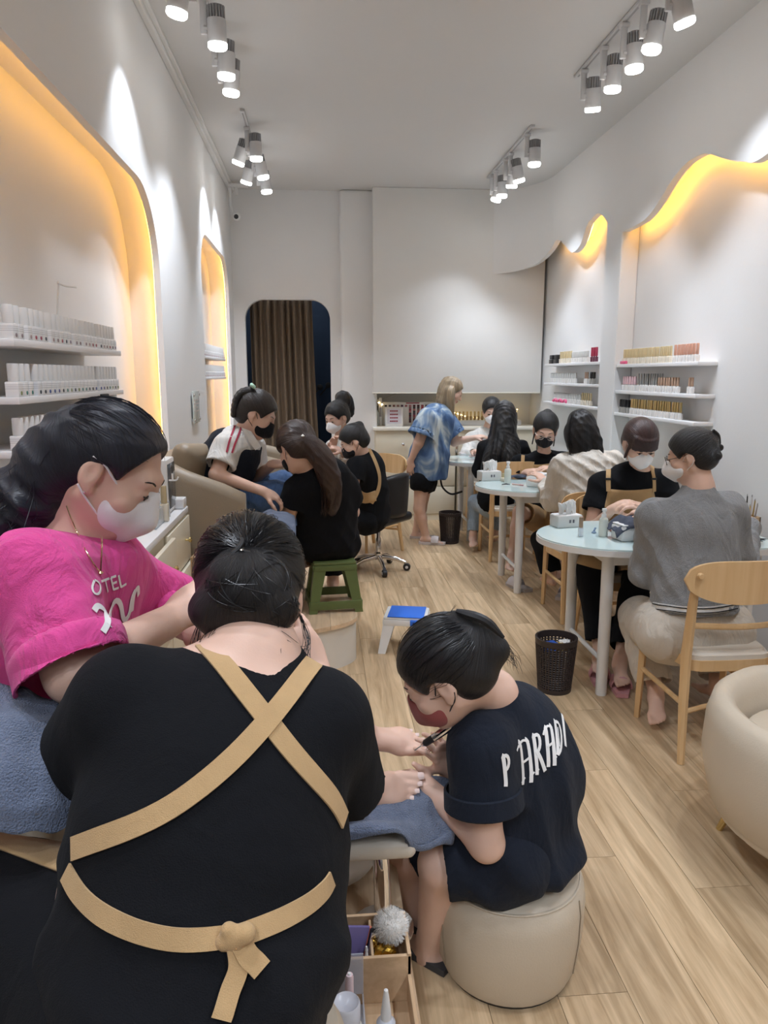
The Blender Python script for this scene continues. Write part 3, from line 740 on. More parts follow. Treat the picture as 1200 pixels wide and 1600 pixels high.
# ------------------------------------------------------------------ leather seats
def tub_chair(name, label, loc, rz, m, seat_z=.40, arm_z=.74, W=.37, D=.36, th=.11, legs=True, slope=.0, roundb=True, cushion=True, legm=None):
    """tub armchair facing local +y: padded U wall, seat cushion, four legs"""
    t = thing(name, label, 'armchair', loc, rz)
    z0 = .14 if legs else .0
    # centre line of the U
    if roundb:
        ctr = [(W*math.sin(a), -D*.25 - W*.95*math.cos(a)) for a in np.linspace(-math.pi/2, math.pi/2, 25)]
        ctr = [(-W, D*1.0), (-W, D*.6), (-W, D*.2)] + ctr + [(W, D*.2), (W, D*.6), (W, D*1.0)]
    else:
        r = .16; bk = -D
        cl = [(-W + r - r*math.cos(a), bk + r - r*math.sin(a)) for a in np.linspace(0, math.pi/2, 8)]
        cr = [(W - r + r*math.sin(a), bk + r - r*math.cos(a)) for a in np.linspace(0, math.pi/2, 8)]
        ctr = [(-W, D), (-W, D*.5), (-W, 0)] + cl + cr + [(W, 0), (W, D*.5), (W, D)]
    V = []; n = 12; N = len(ctr)
    for k, (x, y) in enumerate(ctr):
        a = np.array(ctr[max(k-1, 0)]); b = np.array(ctr[min(k+1, N-1)]); tg = unit(b - a); nr = np.array([tg[1], -tg[0]])
        s = max(0, (D - y) / (2*D)); zt = arm_z + slope * s
        h = th/2
        sec = [(-h, z0), (-h*1.0, zt*.5), (-h, zt - h*.9), (-h*.85, zt - h*.42), (-h*.45, zt - h*.08), (0, zt), (h*.45, zt - h*.08), (h*.85, zt - h*.42), (h, zt - h*.9), (h, zt*.5), (h*.9, z0)]
        endk = 1.0 if 0 < k < N-1 else .86
        for o, z in sec: V.append((x + nr[0]*o*endk, y + nr[1]*o*endk, z - (.0 if endk == 1 else (.012 if z > z0+.02 else 0))))
    m_ = len(sec)
    Fc = [(k*m_+i, k*m_+(i+1) % m_, (k+1)*m_+(i+1) % m_, (k+1)*m_+i) for k in range(N-1) for i in range(m_)]
    Fc += [tuple(range(m_))[::-1], tuple((N-1)*m_+i for i in range(m_))]
    MB().raw(V, Fc).build('backrest_shell', m, t, angle=70)
    MB().box((-W + th/2 - .005, -D*.95, z0 - .0), (W - th/2 + .005, D*.98, seat_z - .10), .02).build('seat_base', m, t)
    if cushion: MB().box((-W + th/2, -D*.95, seat_z - .105), (W - th/2, D*1.02, seat_z), .045).build('seat_cushion', m, t)
    if legs:
        for sx in (-1, 1):
            for sy in (-1, 1): MB().tube([(sx*W*.80, sy*D*.72, z0 + .02), (sx*W*.93, sy*D*.9, 0)], [.016, .010], 10).build('leg', legm or BRASS, t)
    return t
tub_chair('leather_armchair', 'taupe leather armchair by the left wall under the woman with the braid', (-.60, 4.02, .25), -math.pi/2 + .03, LEATHER2, .42, .73, .36, .21, .12, False, .16, False)
pl = tag(MB().box((-.20, -.06, 0), (.20, .06, .30), .055).build('leather_cushion', LEATHER2), 'taupe leather cushion standing in the armchair corner by the left wall', 'cushion')
pl.location = (-.70, 3.93, .90); pl.rotation_euler = (.22, .10, 1.2)
tub_chair('leather_armchair', 'beige leather armchair under the woman in pink', (-.60, 1.70, .25), -math.pi/2 + .62, LEATHER, .42, .69, .31, .30, .13, False, .03, True)
tub_chair('leather_armchair', 'taupe leather armchair at the far left against the wall', (-.55, 5.75, .25), -math.pi/2, LEATHER2, .42, .70, .36, .26, .12, False, .1, False)
# round tub chair cut by the right picture edge
t = thing('leather_tub_chair', 'round beige leather tub chair with brass legs at the right edge', 'armchair', (1.62, 1.98, 0), -1.3)
R0 = .42
def ringsec(ang, zt):
    c = math.cos(ang), math.sin(ang)
    sec = [(R0*.80, .13), (R0*.93, .20), (R0*1.0, .34), (R0*.985, zt - .08), (R0*.95, zt - .025), (R0*.88, zt), (R0*.80, zt - .02), (R0*.755, zt - .07), (R0*.74, .30), (R0*.74, .20)]
    return [(c[0]*r, c[1]*r, z) for r, z in sec]
V = []; K = 40; m_ = 10
for k in range(K + 1):
    a = math.radians(110 + 320 * k / K); s = math.sin(math.pi * k / K); V += ringsec(a, .47 + .07 * min(1, s*1.6) ** .8)
Fc = [(k*m_+i, k*m_+(i+1) % m_, (k+1)*m_+(i+1) % m_, (k+1)*m_+i) for k in range(K) for i in range(m_)] + [tuple(range(m_))[::-1], tuple(K*m_+i for i in range(m_))]
MB().raw(V, Fc).build('backrest_shell', LEATHER, t, angle=80)
MB().lathe([(R0*.76, .13), (R0*.88, .16), (R0*.93, .24), (R0*.90, .30), (R0*.72, .31)], (0,0,0), 36).build('seat_base', LEATHER, t)
MB().lathe([(R0*.70, .31), (R0*.735, .33), (R0*.74, .37), (R0*.70, .41), (R0*.45, .432), (0, .438)], (0,0,0), 36).build('seat_cushion', LEATHER, t)
MB().tube([(R0*.742*math.cos(a), R0*.742*math.sin(a), .382) for a in np.linspace(0, 2*math.pi, 40)], .005, 6, cap=False).build('piping', LEATHER2, t)
for a in (35, 125, 215, 305):
    c, s = math.cos(math.radians(a)), math.sin(math.radians(a)); MB().tube([(c*.29, s*.29, .15), (c*.345, s*.345, 0)], [.017, .011], 12).build('leg', BRASS, t)

# leather pouf
t = thing('leather_pouf', 'round beige leather pouf under the crouching woman in dark blue', 'pouf', (.475, 1.70, 0))
MB().lathe([(.165, .0), (.170, .012)], (0,0,0), 40).build('foot_ring', BLACKP, t)
MB().lathe([(.172, .012), (.186, .05), (.196, .14), (.198, .22), (.192, .262), (.180, .278)], (0,0,0), 48).build('side', LEATHER, t)
MB().lathe([(.181, .275), (.172, .284), (.12, .292), (0, .295)], (0,0,0), 48).build('seat_top', LEATHER, t)
MB().tube([(.183*math.cos(a), .183*math.sin(a), .2775) for a in np.linspace(0, 2*math.pi, 60)], .0035, 6, cap=False).build('piping', LEATHER, t)
for a in (200, 320): 
    c, s = math.cos(math.radians(a)), math.sin(math.radians(a)); MB().tube([(c*r, s*r, z) for r, z in ((.187, .05), (.197, .14), (.199, .22), (.193, .262))], .0016, 5).build('seam', LEATHER2, t)
# technician's stool under the big woman (hidden beneath her)
t = thing('work_stool', 'beige round stool under the woman with crossed apron straps', 'stool', (-.16, 1.00, .25))
MB().lathe([(.17, 0), (.19, .03), (.19, .24), (.175, .27), (0, .28)], (0,0,0), 32).build('body', LEATHER, t)
MB().lathe([(.165, -.0), (.165, .01)], (0,0,0), 32).build('foot_ring', BLACKP, t)

# footrest on chrome pole
t = thing('footrest', 'cream padded footrest on a chrome pole', 'footrest', (.128, 1.56, .25))
MB().tube(bez([(0, -.02, .0), (0, -.02, .10), (-.004, -.01, .20), (-.01, .0, .235)], 14), .020, 16).build('pole', CHROME, t)
MB().lathe([(.075, 0), (.075, .006), (.03, .012)], (0, -.02, 0), 24).build('base', CHROME, t)
MB().box((-.10, -.055, .197), (.078, .10, .247), .022).build('pad', LEATHERL, t)
# pedicure bowl
t = thing('foot_bath', 'white rounded foot bath bowl on the platform', 'foot bath', (-.02, 1.80, .25))
MB().lathe([(.10, 0), (.15, .02), (.19, .09), (.20, .17), (.195, .19), (.18, .185), (.17, .10), (.12, .04), (0, .035)], (0,0,0), 36, cap=False).build('bowl', WHITEP, t)
MB().lathe([(.199, .178), (.206, .186), (.199, .194), (.192, .186)], (0,0,0), 36, cap=False).build('rim', WHITEP, t)

# ------------------------------------------------------------------ towels
def drape(name, label, ctrl_u, ctrl_v, fn, m, th=.006, nu=40, nv=30):
    V = [fn(i/nu, j/nv) for j in range(nv+1) for i in range(nu+1)]
    Fc = [(j*(nu+1)+i, j*(nu+1)+i+1, (j+1)*(nu+1)+i+1, (j+1)*(nu+1)+i) for j in range(nv) for i in range(nu)]
    o = MB().raw(V, Fc).build(name, m); tag(o, label, 'towel')
    md = o.modifiers.new('thick', 'SOLIDIFY'); md.thickness = th
    return o
def grid_fn(rows):
    """rows: list of lists of points -> smooth surface"""
    R = [[np.asarray(p, float) for p in r] for r in rows]
    cache = {}
    def ev(P, t):
        m = len(P) - 1; x = t * m; i = min(int(x), m - 1); x -= i
        a = P[i-1] if i > 0 else 2*P[0]-P[1]; b = P[i]; c = P[i+1]; d = P[i+2] if i+2 <= m else 2*P[m]-P[m-1]
        return .5*((2*b)+(-a+c)*x+(2*a-5*b+4*c-d)*x*x+(-a+3*b-3*c+d)*x**3)
    def fn(u, v):
        p = ev([ev(r, u) for r in R], v)
        w = .0035*math.sin(u*17 + 5*v) + .003*math.sin(v*23 + 3*u)
        return tuple(p + A(0, 0, w))
    return fn
T1 = grid_fn([[PY(-60, 1050, 1.20), PY(20, 1072, 1.20), PY(70, 1090, 1.20), PY(150, 1115, 1.24)],
              [PY(-60, 1120, 1.10), PY(20, 1130, 1.10), PY(80, 1150, 1.10), PY(150, 1170, 1.14)],
              [PY(-60, 1230, 1.02), PY(20, 1235, 1.02), PY(80, 1240, 1.04), PY(140, 1245, 1.08)],
              [PY(-60, 1300, 1.0), PY(20, 1298, 1.0), PY(75, 1300, 1.02), PY(128, 1290, 1.06)]])
drape('blue_towel', 'grey-blue terry towel draped over the chair at the lower left', 0, 0, T1, TOWEL, .008)
T2 = grid_fn([[PY(500, 1290, 1.66), PY(560, 1245, 1.66), PY(620, 1215, 1.66), PY(680, 1215, 1.68), PY(720, 1230, 1.70)],
              [PY(505, 1305, 1.58), PY(555, 1285, 1.56), PY(615, 1275, 1.56), PY(670, 1270, 1.60), PY(715, 1260, 1.64)],
              [PY(515, 1315, 1.52), PY(550, 1298, 1.50), PY(610, 1292, 1.495), PY(655, 1318, 1.53), PY(710, 1300, 1.58)],
              [PY(520, 1345, 1.51), PY(545, 1312, 1.49), PY(615, 1302, 1.485), PY(650, 1322, 1.525), PY(705, 1322, 1.56)]])
drape('blue_towel', 'grey-blue towel spread on the footrest under the bare feet', 0, 0, T2, TOWEL, .006)
T3 = grid_fn([[PY(395, 812, 3.75), PY(415, 800, 3.75), PY(435, 800, 3.75), PY(460, 806, 3.75)],
              [PY(398, 822, 3.68), PY(415, 815, 3.65), PY(440, 818, 3.65), PY(462, 825, 3.66)],
              [PY(402, 835, 3.65), PY(420, 835, 3.62), PY(445, 838, 3.62), PY(462, 845, 3.62)]])
drape('blue_towel', 'crumpled grey-blue towel on the lap beside the ponytailed worker', 0, 0, T3, TOWEL, .006, 20, 14)

# ------------------------------------------------------------------ cream cabinet at the left with things on it
t = thing('drawer_cabinet', 'cream cabinet with brass knobs and an open drawer, left of the taupe armchair', 'cabinet', (-.755, 2.98, .25))
MB().box((-.115, -.52, .0), (.112, .50, .66)).build('body', CREAM, t, smooth=False)
MB().box((-.12, -.53, .662), (.125, .505, .69), .003).build('cabinet_top', SHELF, t)
for i, (y0, y1) in enumerate(((-.52, -.01), (.0, .50))):
    for k in range(3):
        z0 = .02 + k*.213; op = .035 if (i, k) == (0, 2) else (.012 if (i, k) == (1, 1) else 0)
        d = MB().box((.112 + op, y0 + .004, z0), (.130 + op, y1 - .004, z0 + .205), .002).build('drawer', CREAM, t)
        MB().lathe([(.005, 0), (.005, .014), (.012, .018), (.013, .026), (0, .032)], (.13 + op, (y0+y1)/2 + .12, z0 + .11), 12, axis=(1,0,0)).build('knob', BRASS, d)
zt = .25 + .691
CLEARP = mat('clear_acrylic', (.72, .76, .78), .08, alpha=.35, var=.01)
t = thing('sterilizer_box', 'white box with a dark glass door and side hook on the cream cabinet', 'appliance', (-.765, 3.335, zt))
MB().box((-.10, -.07, 0), (.09, .10, .24), .006).build('housing', WHITEP, t)
MB().box((.09, -.055, .02), (.094, .09, .22), .002).build('glass_door', mat('dark_glass', (.10, .11, .12), .08), t)
MB().tube(bez([(.094, -.05, .15), (.125, -.05, .15), (.135, -.05, .165)], 8), .004, 6).tube([(.11, -.05, .15), (.11, -.05, .18)], .004, 6).build('hook', WHITEP, t)
t = thing('acrylic_organizer', 'clear acrylic organizer tray with small grey bottles on the cream cabinet', 'organizer', (-.735, 3.10, zt))
MB().box((-.075, -.16, 0), (.075, .12, .006)).box((-.075, -.16, 0), (-.071, .12, .07)).box((.071, -.16, 0), (.075, .12, .07)).box((-.075, -.16, 0), (.075, -.156, .07)).box((-.075, .116, 0), (.075, .12, .07)).box((-.075, -.02, 0), (.075, -.016, .07)).build('tray', CLEARP, t, smooth=False)
SILV = mat('bottle_silver', (.45, .46, .47), .2, metal=.4)
for k, (x, y) in enumerate(((-.04, -.11), (.03, -.12), (.035, -.06), (-.03, -.05), (.03, .04), (-.03, .05))):
    q = thing('polish_bottle', 'small grey-glass polish bottle inside the acrylic organizer', 'nail polish', (-.735 + x, 3.10 + y, zt + .0065), 0, 'bottles in the acrylic organizer')
    MB().lathe([(.013, 0), (.014, .004), (.014, .05), (.006, .055)], (0,0,0), 12).build('body', SILV, q); MB().lathe([(.008, .054), (.007, .085)], (0,0,0), 10).build('cap', CHROME, q)
t = thing('polish_bottle', 'tall pale-gold polish bottle standing at the edge of the cream cabinet', 'nail polish', (-.662, 3.12, zt))
MB().box((-.016, -.016, 0), (.016, .016, .075), .003).build('body', BCL, t); MB().lathe([(.013, .077), (.012, .150)], (0,0,0), 14).build('cap', GOLDL, t)
t = thing('white_box', 'low white open box at the back of the cream cabinet top', 'box', (-.70, 3.40, zt))
MB().box((-.02, .0, 0), (.065, .08, .045), .003).build('carton', SHELF, t); MB().box((-.012, .006, .0452), (.057, .074, .046)).build('lid_panel', CAPW, t, smooth=False)
# paper bag
t = thing('paper_bag', 'brown paper bag with thin string handle in front of the taupe armchair', 'bag', (-.475, 3.45, .25))
KRAFT = mat('kraft_paper', (.42, .27, .145), .8, bump=(25, .4), var=.12, vscale=14)
V = [(-.13,-.07,0),(.13,-.07,0),(.13,.07,0),(-.13,.07,0),(-.14,-.06,.33),(.13,-.055,.34),(.135,.06,.34),(-.13,.065,.33),(-.12,-.045,.335),(.115,-.04,.34),(.12,.045,.34),(-.115,.05,.335),(-.12,-.06,.05),(.12,-.06,.05),(.12,.06,.05),(-.12,.06,.05)]
V = [(a, b, c*1.40) for a, b, c in V]
MB().raw(V, [(3,2,1,0),(0,1,5,4),(1,2,6,5),(2,3,7,6),(3,0,4,7),(4,5,9,8),(5,6,10,9),(6,7,11,10),(7,4,8,11),(8,9,13,12),(9,10,14,13),(10,11,15,14),(11,8,12,15),(12,13,14,15)]).build('bag_body', KRAFT, t, smooth=False)
MB().tube(bez([(-.05, -.06, .45), (-.05, -.055, .54), (.01, -.05, .58), (.06, -.055, .54), (.06, -.06, .45)], 20), .004, 6).build('handle', mat('string_tan', (.55, .45, .32), .8), t)

# ------------------------------------------------------------------ stools
def frame_leg_stool(t, W, D, H, T, m, wl, rail=.0, top_in=.035):
    """moulded plastic stool: top slab, four corner legs of L section, arched side frames"""
    a, b = W/2, D/2; ai, bi = a - top_in, b - top_in
    for sx in (-1, 1):
        for sy in (-1, 1):
            c0 = A(sx*a, sy*b, 0); c1 = A(sx*ai, sy*bi, H - T)
            ux, uy = A(-sx, 0, 0), A(0, -sy, 0); th = .012
            def q(c, w): return [c, c + ux*w, c + ux*w + uy*th, c + ux*th + uy*th, c + ux*th + uy*w, c + uy*w]
            V = q(c0, wl*.85) + q(c1, wl*1.35)
            MB().raw(V, [(5,4,3,2,1,0), (6,7,8,9,10,11)] + [(i, (i+1) % 6, 6+(i+1) % 6, 6+i) for i in range(6)]).build('leg', m, t, smooth=False)
    if rail:
        k = rail / (H - T); ra, rb = a + (ai-a)*k, b + (bi-b)*k
        for s in (-1, 1):
            MB().box((-ra, s*rb - .006, rail - .035), (ra, s*rb + .006, rail + .012), .003).build('side_rail', m, t)
            MB().box((s*ra - .006, -rb, rail - .035), (s*ra + .006, rb, rail + .012), .003).build('side_rail', m, t)
    for s in (-1, 1):
        MB().box((-ai, s*bi - .007, H - T - .03), (ai, s*bi + .007, H - T + .002), .003).build('apron', m, t)
        MB().box((s*ai - .007, -bi, H - T - .03), (s*ai + .007, bi, H - T + .002), .003).build('apron', m, t)
    MB().box((-ai - .004, -bi - .004, H - T), (ai + .004, bi + .004, H), .012).build('seat', m, t)
t = thing('plastic_stool', 'olive green plastic stool on the platform under the ponytailed worker', 'stool', (.055, 4.06, .25), .10)
frame_leg_stool(t, .30, .30, .285, .022, GREENP, .052, rail=.055)
p = MB().box((.0, -.1485, .045), (.035, -.147, .062)).build('sticker', BOARD, t, smooth=False)
t = thing('step_stool', 'white plastic step stool with blue top and blue handle grip', 'step stool', (.475, 4.02, 0), -.22)
frame_leg_stool(t, .30, .26, .21, .02, WHITEP, .05, top_in=.03)
MB().box((-.10, -.105, .2095), (.105, .10, .214), .004).build('blue_mat', BLUEP, t)
MB().box((.03, -.118, .165), (.115, -.100, .198), .004).build('grip', BLUEP, t); MB().box((.045, -.1195, .172), (.10, -.117, .188), .002).build('grip_hole', mat('grip_dark', (.02, .05, .2), .5), t)

# swivel chair of the worker at the back left
t = thing('office_chair', 'black swivel chair with chrome five-star base behind the white platform', 'chair', (.445, 5.74, 0), .9)
for k in range(5):
    a = math.radians(72*k + 10); c, s = math.cos(a), math.sin(a)
    MB().tube([(c*.03, s*.03, .11), (c*.14, s*.14, .095), (c*.225, s*.225, .065)], [.020, .017, .013], 10).build('base_arm', CHROME, t)
    w = MB().lathe([(.026, -.018), (.03, -.014), (.03, .014), (.026, .018)], (c*.23, s*.23, .03), 16, axis=(-s, c, 0)).build('caster', BLACKP, t)
    MB().lathe([(.012, -.02), (.012, .02)], (c*.23, s*.23, .03), 10, axis=(-s, c, 0)).build('caster_hub', CAPW, w)
MB().lathe([(.035, .09), (.035, .14), (.022, .15), (.022, .26), (.016, .27), (.016, .40)], (0,0,0), 16).build('gas_lift', CHROME, t)
MB().box((-.21, -.20, .40), (.21, .20, .47), .03).build('seat', BLACKL, t)
V = []; Fc = []; n, mm = 16, 10
for j in range(mm + 1):
    z = .46 + .34*j/mm; w = .20 - .03*(j/mm)**3
    for i in range(n + 1):
        u = -1 + 2*i/n; V.append((w*u*1.05, -.20 + .09*u*u - .03*(j/mm), z - .03*u*u*(j/mm)))
Fc = [(j*(n+1)+i, j*(n+1)+i+1, (j+1)*(n+1)+i+1, (j+1)*(n+1)+i) for j in range(mm) for i in range(n)]
bk = MB().raw(V, Fc).build('backrest', BLACKL, t); md = bk.modifiers.new('thick', 'SOLIDIFY'); md.thickness = .04; md.offset = 0
# back-left pale wooden armchair frame behind it
t = dup(ch, (.405, 6.40, 0), 2.2, 'pale wooden chair half hidden behind the black swivel chair')

# ------------------------------------------------------------------ waste baskets
def basket(loc, label, r=.098, h=.275, fill=True):
    t = thing('waste_basket', label, 'waste basket', loc, 0, 'brown waste baskets')
    mb = MB(); n = 34; rb = r*.80
    for i in range(n):   # woven uprights
        a = 2*math.pi*i/n; c, s = math.cos(a), math.sin(a)
        mb.tube([(c*rb, s*rb, .02), (c*r, s*r, h - .02)], .0052, 4)
    mb.build('upright', BASKET, t)['kind'] = 'stuff'
    mb = MB()
    for k in range(20):
        z = .02 + (h - .05)*k/19; rr = rb + (r - rb)*(z/h)
        mb.tube([(rr*math.cos(a), rr*math.sin(a), z) for a in np.linspace(0, 2*math.pi, 33)], .0036, 4, cap=False)
    mb.build('weave', BASKET, t)['kind'] = 'stuff'
    MB().lathe([(rb + .004, 0), (rb + .006, .022), (rb, .024), (rb*.98, .006), (0, .005)], (0,0,0), 30, cap=False).build('bottom', BASKET, t)
    MB().lathe([(r - .006, h - .03), (r + .004, h - .028), (r + .006, h), (r - .004, h + .001), (r - .006, h - .03)], (0,0,0), 34, cap=False).build('rim', BASKET, t)
    return t
b1 = basket((1.145, 3.38, 0), 'dark brown woven waste basket with crumpled blue bag by the near table')
def crumple(name, label, c, r, m, seed, flat=.6, cat='waste'):
    bm = bmesh.new(); bmesh.ops.create_icosphere(bm, subdivisions=3, radius=1); rr = random.Random(seed)
    ph = [(rr.uniform(2, 7), rr.uniform(0, 6), unit([rr.gauss(0,1) for _ in range(3)])) for _ in range(9)]
    for v in bm.verts:
        d = 1 + sum(.07*math.sin(f*(v.co @ Vector(ax))*2 + p) for f, p, ax in ph); v.co = v.co * d
        v.co = Vector((c[0] + v.co.x*r, c[1] + v.co.y*r, c[2] + v.co.z*r*flat))
    return tag(MB().bm(bm).build(name, m, smooth=False), label, cat)
crumple('crumpled_bag', 'crumpled bright blue plastic bag in the near waste basket', (1.115, 3.375, .225), .045, mat('bag_blue', (.03, .12, .55), .35), 1)
crumple('crumpled_wrapper', 'crumpled gold wrapper in the near waste basket', (1.165, 3.355, .23), .032, mat('wrapper_gold', (.5, .33, .08), .35), 2)
crumple('crumpled_tissue', 'crumpled white tissue in the near waste basket', (1.195, 3.39, .235), .03, BOARD, 3)
b2 = basket((1.188, 6.66, 0), 'dark brown woven waste basket standing beside the back table', r=.10, h=.29)
# ------------------------------------------------------------------ figure engine: smooth blended volumes -> one continuous mesh
from mathutils.bvhtree import BVHTree
class Blob:
    def __init__(s): s.ops = []
    def cap(s, a, b, ra, rb=None, k=.02, flat=None, op=1):
        a, b = np.asarray(a, float), np.asarray(b, float); rb = ra if rb is None else rb
        R = max(ra, rb) * 1.02; lo = np.minimum(a, b) - R; hi = np.maximum(a, b) + R
        s.ops.append((op, k, lo, hi, 'cap', (a, b, ra, rb, flat))); return s
    def chain(s, pts, rs, k=.015, flat=None, op=1):
        rs = [rs]*len(pts) if np.isscalar(rs) else rs
        for i in range(len(pts)-1): s.cap(pts[i], pts[i+1], rs[i], rs[i+1], k, flat, op)
        return s
    def ell(s, c, r, R=None, k=.02, op=1):
        c = np.asarray(c, float); r = np.asarray(r, float); m = r.max()
        if R is None: lo, hi = c - r, c + r; R = np.eye(3)
        else: e = np.abs(R) @ r; lo, hi = c - e, c + e
        s.ops.append((op, k, lo, hi, 'ell', (c, r, R))); return s
    def cut(s, p, n, ctr, rad, k=.004):
        """remove everything on the n side of the plane, within a box round ctr"""
        ctr = np.asarray(ctr, float); s.ops.append((-2, k, ctr - rad, ctr + rad, 'pl', (np.asarray(p, float), unit(n)))); return s
    def bounds(s):
        ad = [o for o in s.ops if o[0] == 1]
        return np.min([o[2] for o in ad], 0), np.max([o[3] for o in ad], 0)
    def field(s, lo, hi, vox):
        n = np.maximum(np.ceil((hi - lo) / vox).astype(int) + 1, 4)
        ax = [(lo[i] + vox*np.arange(n[i])).astype(np.float32) for i in range(3)]
        f = np.full(tuple(n), .3, np.float32)
        for op, k, l, h, kind, pr in s.ops:
            mg = (k + 2.5*vox) if op != -2 else 0
            i0 = [max(0, int(math.floor((l[i]-mg-lo[i])/vox))) for i in range(3)]
            i1 = [min(n[i], int(math.ceil((h[i]+mg-lo[i])/vox))+1) for i in range(3)]
            if any(i1[i] <= i0[i] for i in range(3)): continue
            X = ax[0][i0[0]:i1[0], None, None]; Y = ax[1][None, i0[1]:i1[1], None]; Z = ax[2][None, None, i0[2]:i1[2]]
            sl = tuple(slice(i0[i], i1[i]) for i in range(3)); g = f[sl]
            if kind == 'cap':
                a, b, ra, rb, fl = pr; d = b - a; L2 = max(float(d @ d), 1e-9)
                x, y, z = X - np.float32(a[0]), Y - np.float32(a[1]), Z - np.float32(a[2])
                t = np.clip((x*np.float32(d[0]) + y*np.float32(d[1]) + z*np.float32(d[2])) / np.float32(L2), 0, 1)
                x = x - t*np.float32(d[0]); y = y - t*np.float32(d[1]); z = z - t*np.float32(d[2])
                q = x*x + y*y + z*z
                if fl is not None:
                    u, ff = fl; w = x*np.float32(u[0]) + y*np.float32(u[1]) + z*np.float32(u[2]); q = q + w*w*np.float32(1/(ff*ff) - 1)
                v = np.sqrt(q) - (np.float32(ra) + t*np.float32(rb - ra))
                if fl is not None: v = v * np.float32(.5 + .5*min(1, fl[1]))
            elif kind == 'slv':
                a, b, ra, rb, rin, dep = pr; d = b - a; L = float(np.linalg.norm(d)); d = d/L
                x, y, z = X - np.float32(a[0]), Y - np.float32(a[1]), Z - np.float32(a[2])
                h = x*np.float32(d[0]) + y*np.float32(d[1]) + z*np.float32(d[2]); t = np.maximum(h/np.float32(L), 0)
                tt = np.minimum(t, 1.4); ex = x - tt*np.float32(d[0]*L); ey = y - tt*np.float32(d[1]*L); ez = z - tt*np.float32(d[2]*L)
                rr = np.sqrt(ex*ex + ey*ey + ez*ez); v = rr - (np.float32(ra) + tt*np.float32(rb - ra))
                v = np.maximum(v, h - np.float32(L))
                if rin > 0: v = np.maximum(v, -np.maximum(rr - np.float32(rin), np.float32(L - dep) - h))
            elif kind == 'ell':
                c, r, R = pr; x, y, z = X - np.float32(c[0]), Y - np.float32(c[1]), Z - np.float32(c[2])
                q = [x*np.float32(R[0,j]) + y*np.float32(R[1,j]) + z*np.float32(R[2,j]) for j in range(3)]
                k0 = np.sqrt(sum((q[j]/np.float32(r[j]))**2 for j in range(3))); k1 = np.sqrt(sum((q[j]/np.float32(r[j]**2))**2 for j in range(3)))
                v = k0*(k0 - 1)/np.maximum(k1, 1e-6)
            else:
                p, nn = pr; v = (X-np.float32(p[0]))*np.float32(nn[0]) + (Y-np.float32(p[1]))*np.float32(nn[1]) + (Z-np.float32(p[2]))*np.float32(nn[2])
            if op == 1: hh = np.maximum(k - np.abs(g - v), 0)/k; f[sl] = np.minimum(g, v) - hh*hh*k*np.float32(.25)
            else:
                v = -v if op == -1 else v
                hh = np.maximum(k - np.abs(g - v), 0)/k; f[sl] = np.maximum(g, v) + hh*hh*k*np.float32(.25)
        return f
    def mesh(s, vox, fine=(), smooth=1):
        lo, hi = s.bounds(); lo = lo - 3*vox; hi = hi + 3*vox
        f = s.field(lo, hi, vox)
        V, Q = surfnet(f, lo, vox)
        for c, rad, v2 in fine:
            c = np.asarray(c); l2, h2 = c - rad, c + rad
            if len(Q):
                ctr = V[Q].mean(1); keep = ~np.all((ctr > l2 + vox*.9) & (ctr < h2 - vox*.9), 1); Q = Q[keep]
            l3 = np.maximum(l2, lo); h3 = np.minimum(h2, hi)
            if np.any(h3 - l3 < 4*v2): continue
            g = s.field(l3, h3, v2); Vn, Qn = surfnet(g, l3, v2)
            Q = np.vstack([Q, Qn + len(V)]) if len(Q) else Qn + len(V); V = np.vstack([V, Vn])
        us, inv = np.unique(Q, return_inverse=True); V = V[us]; Q = inv.reshape(Q.shape)
        for _ in range(smooth): V = lap(V, Q, .5)
        return V, Q
def lap(V, Q, w):
    E = np.vstack([Q[:, [0,1]], Q[:, [1,2]], Q[:, [2,3]], Q[:, [3,0]]])
    S = np.zeros_like(V); n = np.zeros(len(V))
    for j in range(3): S[:, j] = np.bincount(E[:,0], V[E[:,1], j], len(V)) + np.bincount(E[:,1], V[E[:,0], j], len(V))
    n = np.bincount(E[:,0], minlength=len(V)) + np.bincount(E[:,1], minlength=len(V))
    return V*(1-w) + w*S/np.maximum(n, 1)[:, None]
def vnorm(V, Q):
    fn = np.cross(V[Q[:,2]] - V[Q[:,0]], V[Q[:,3]] - V[Q[:,1]]); N = np.zeros_like(V)
    for i in range(4):
        for j in range(3): N[:, j] += np.bincount(Q[:, i], fn[:, j], len(V))
    return N / np.maximum(np.linalg.norm(N, axis=1), 1e-12)[:, None]
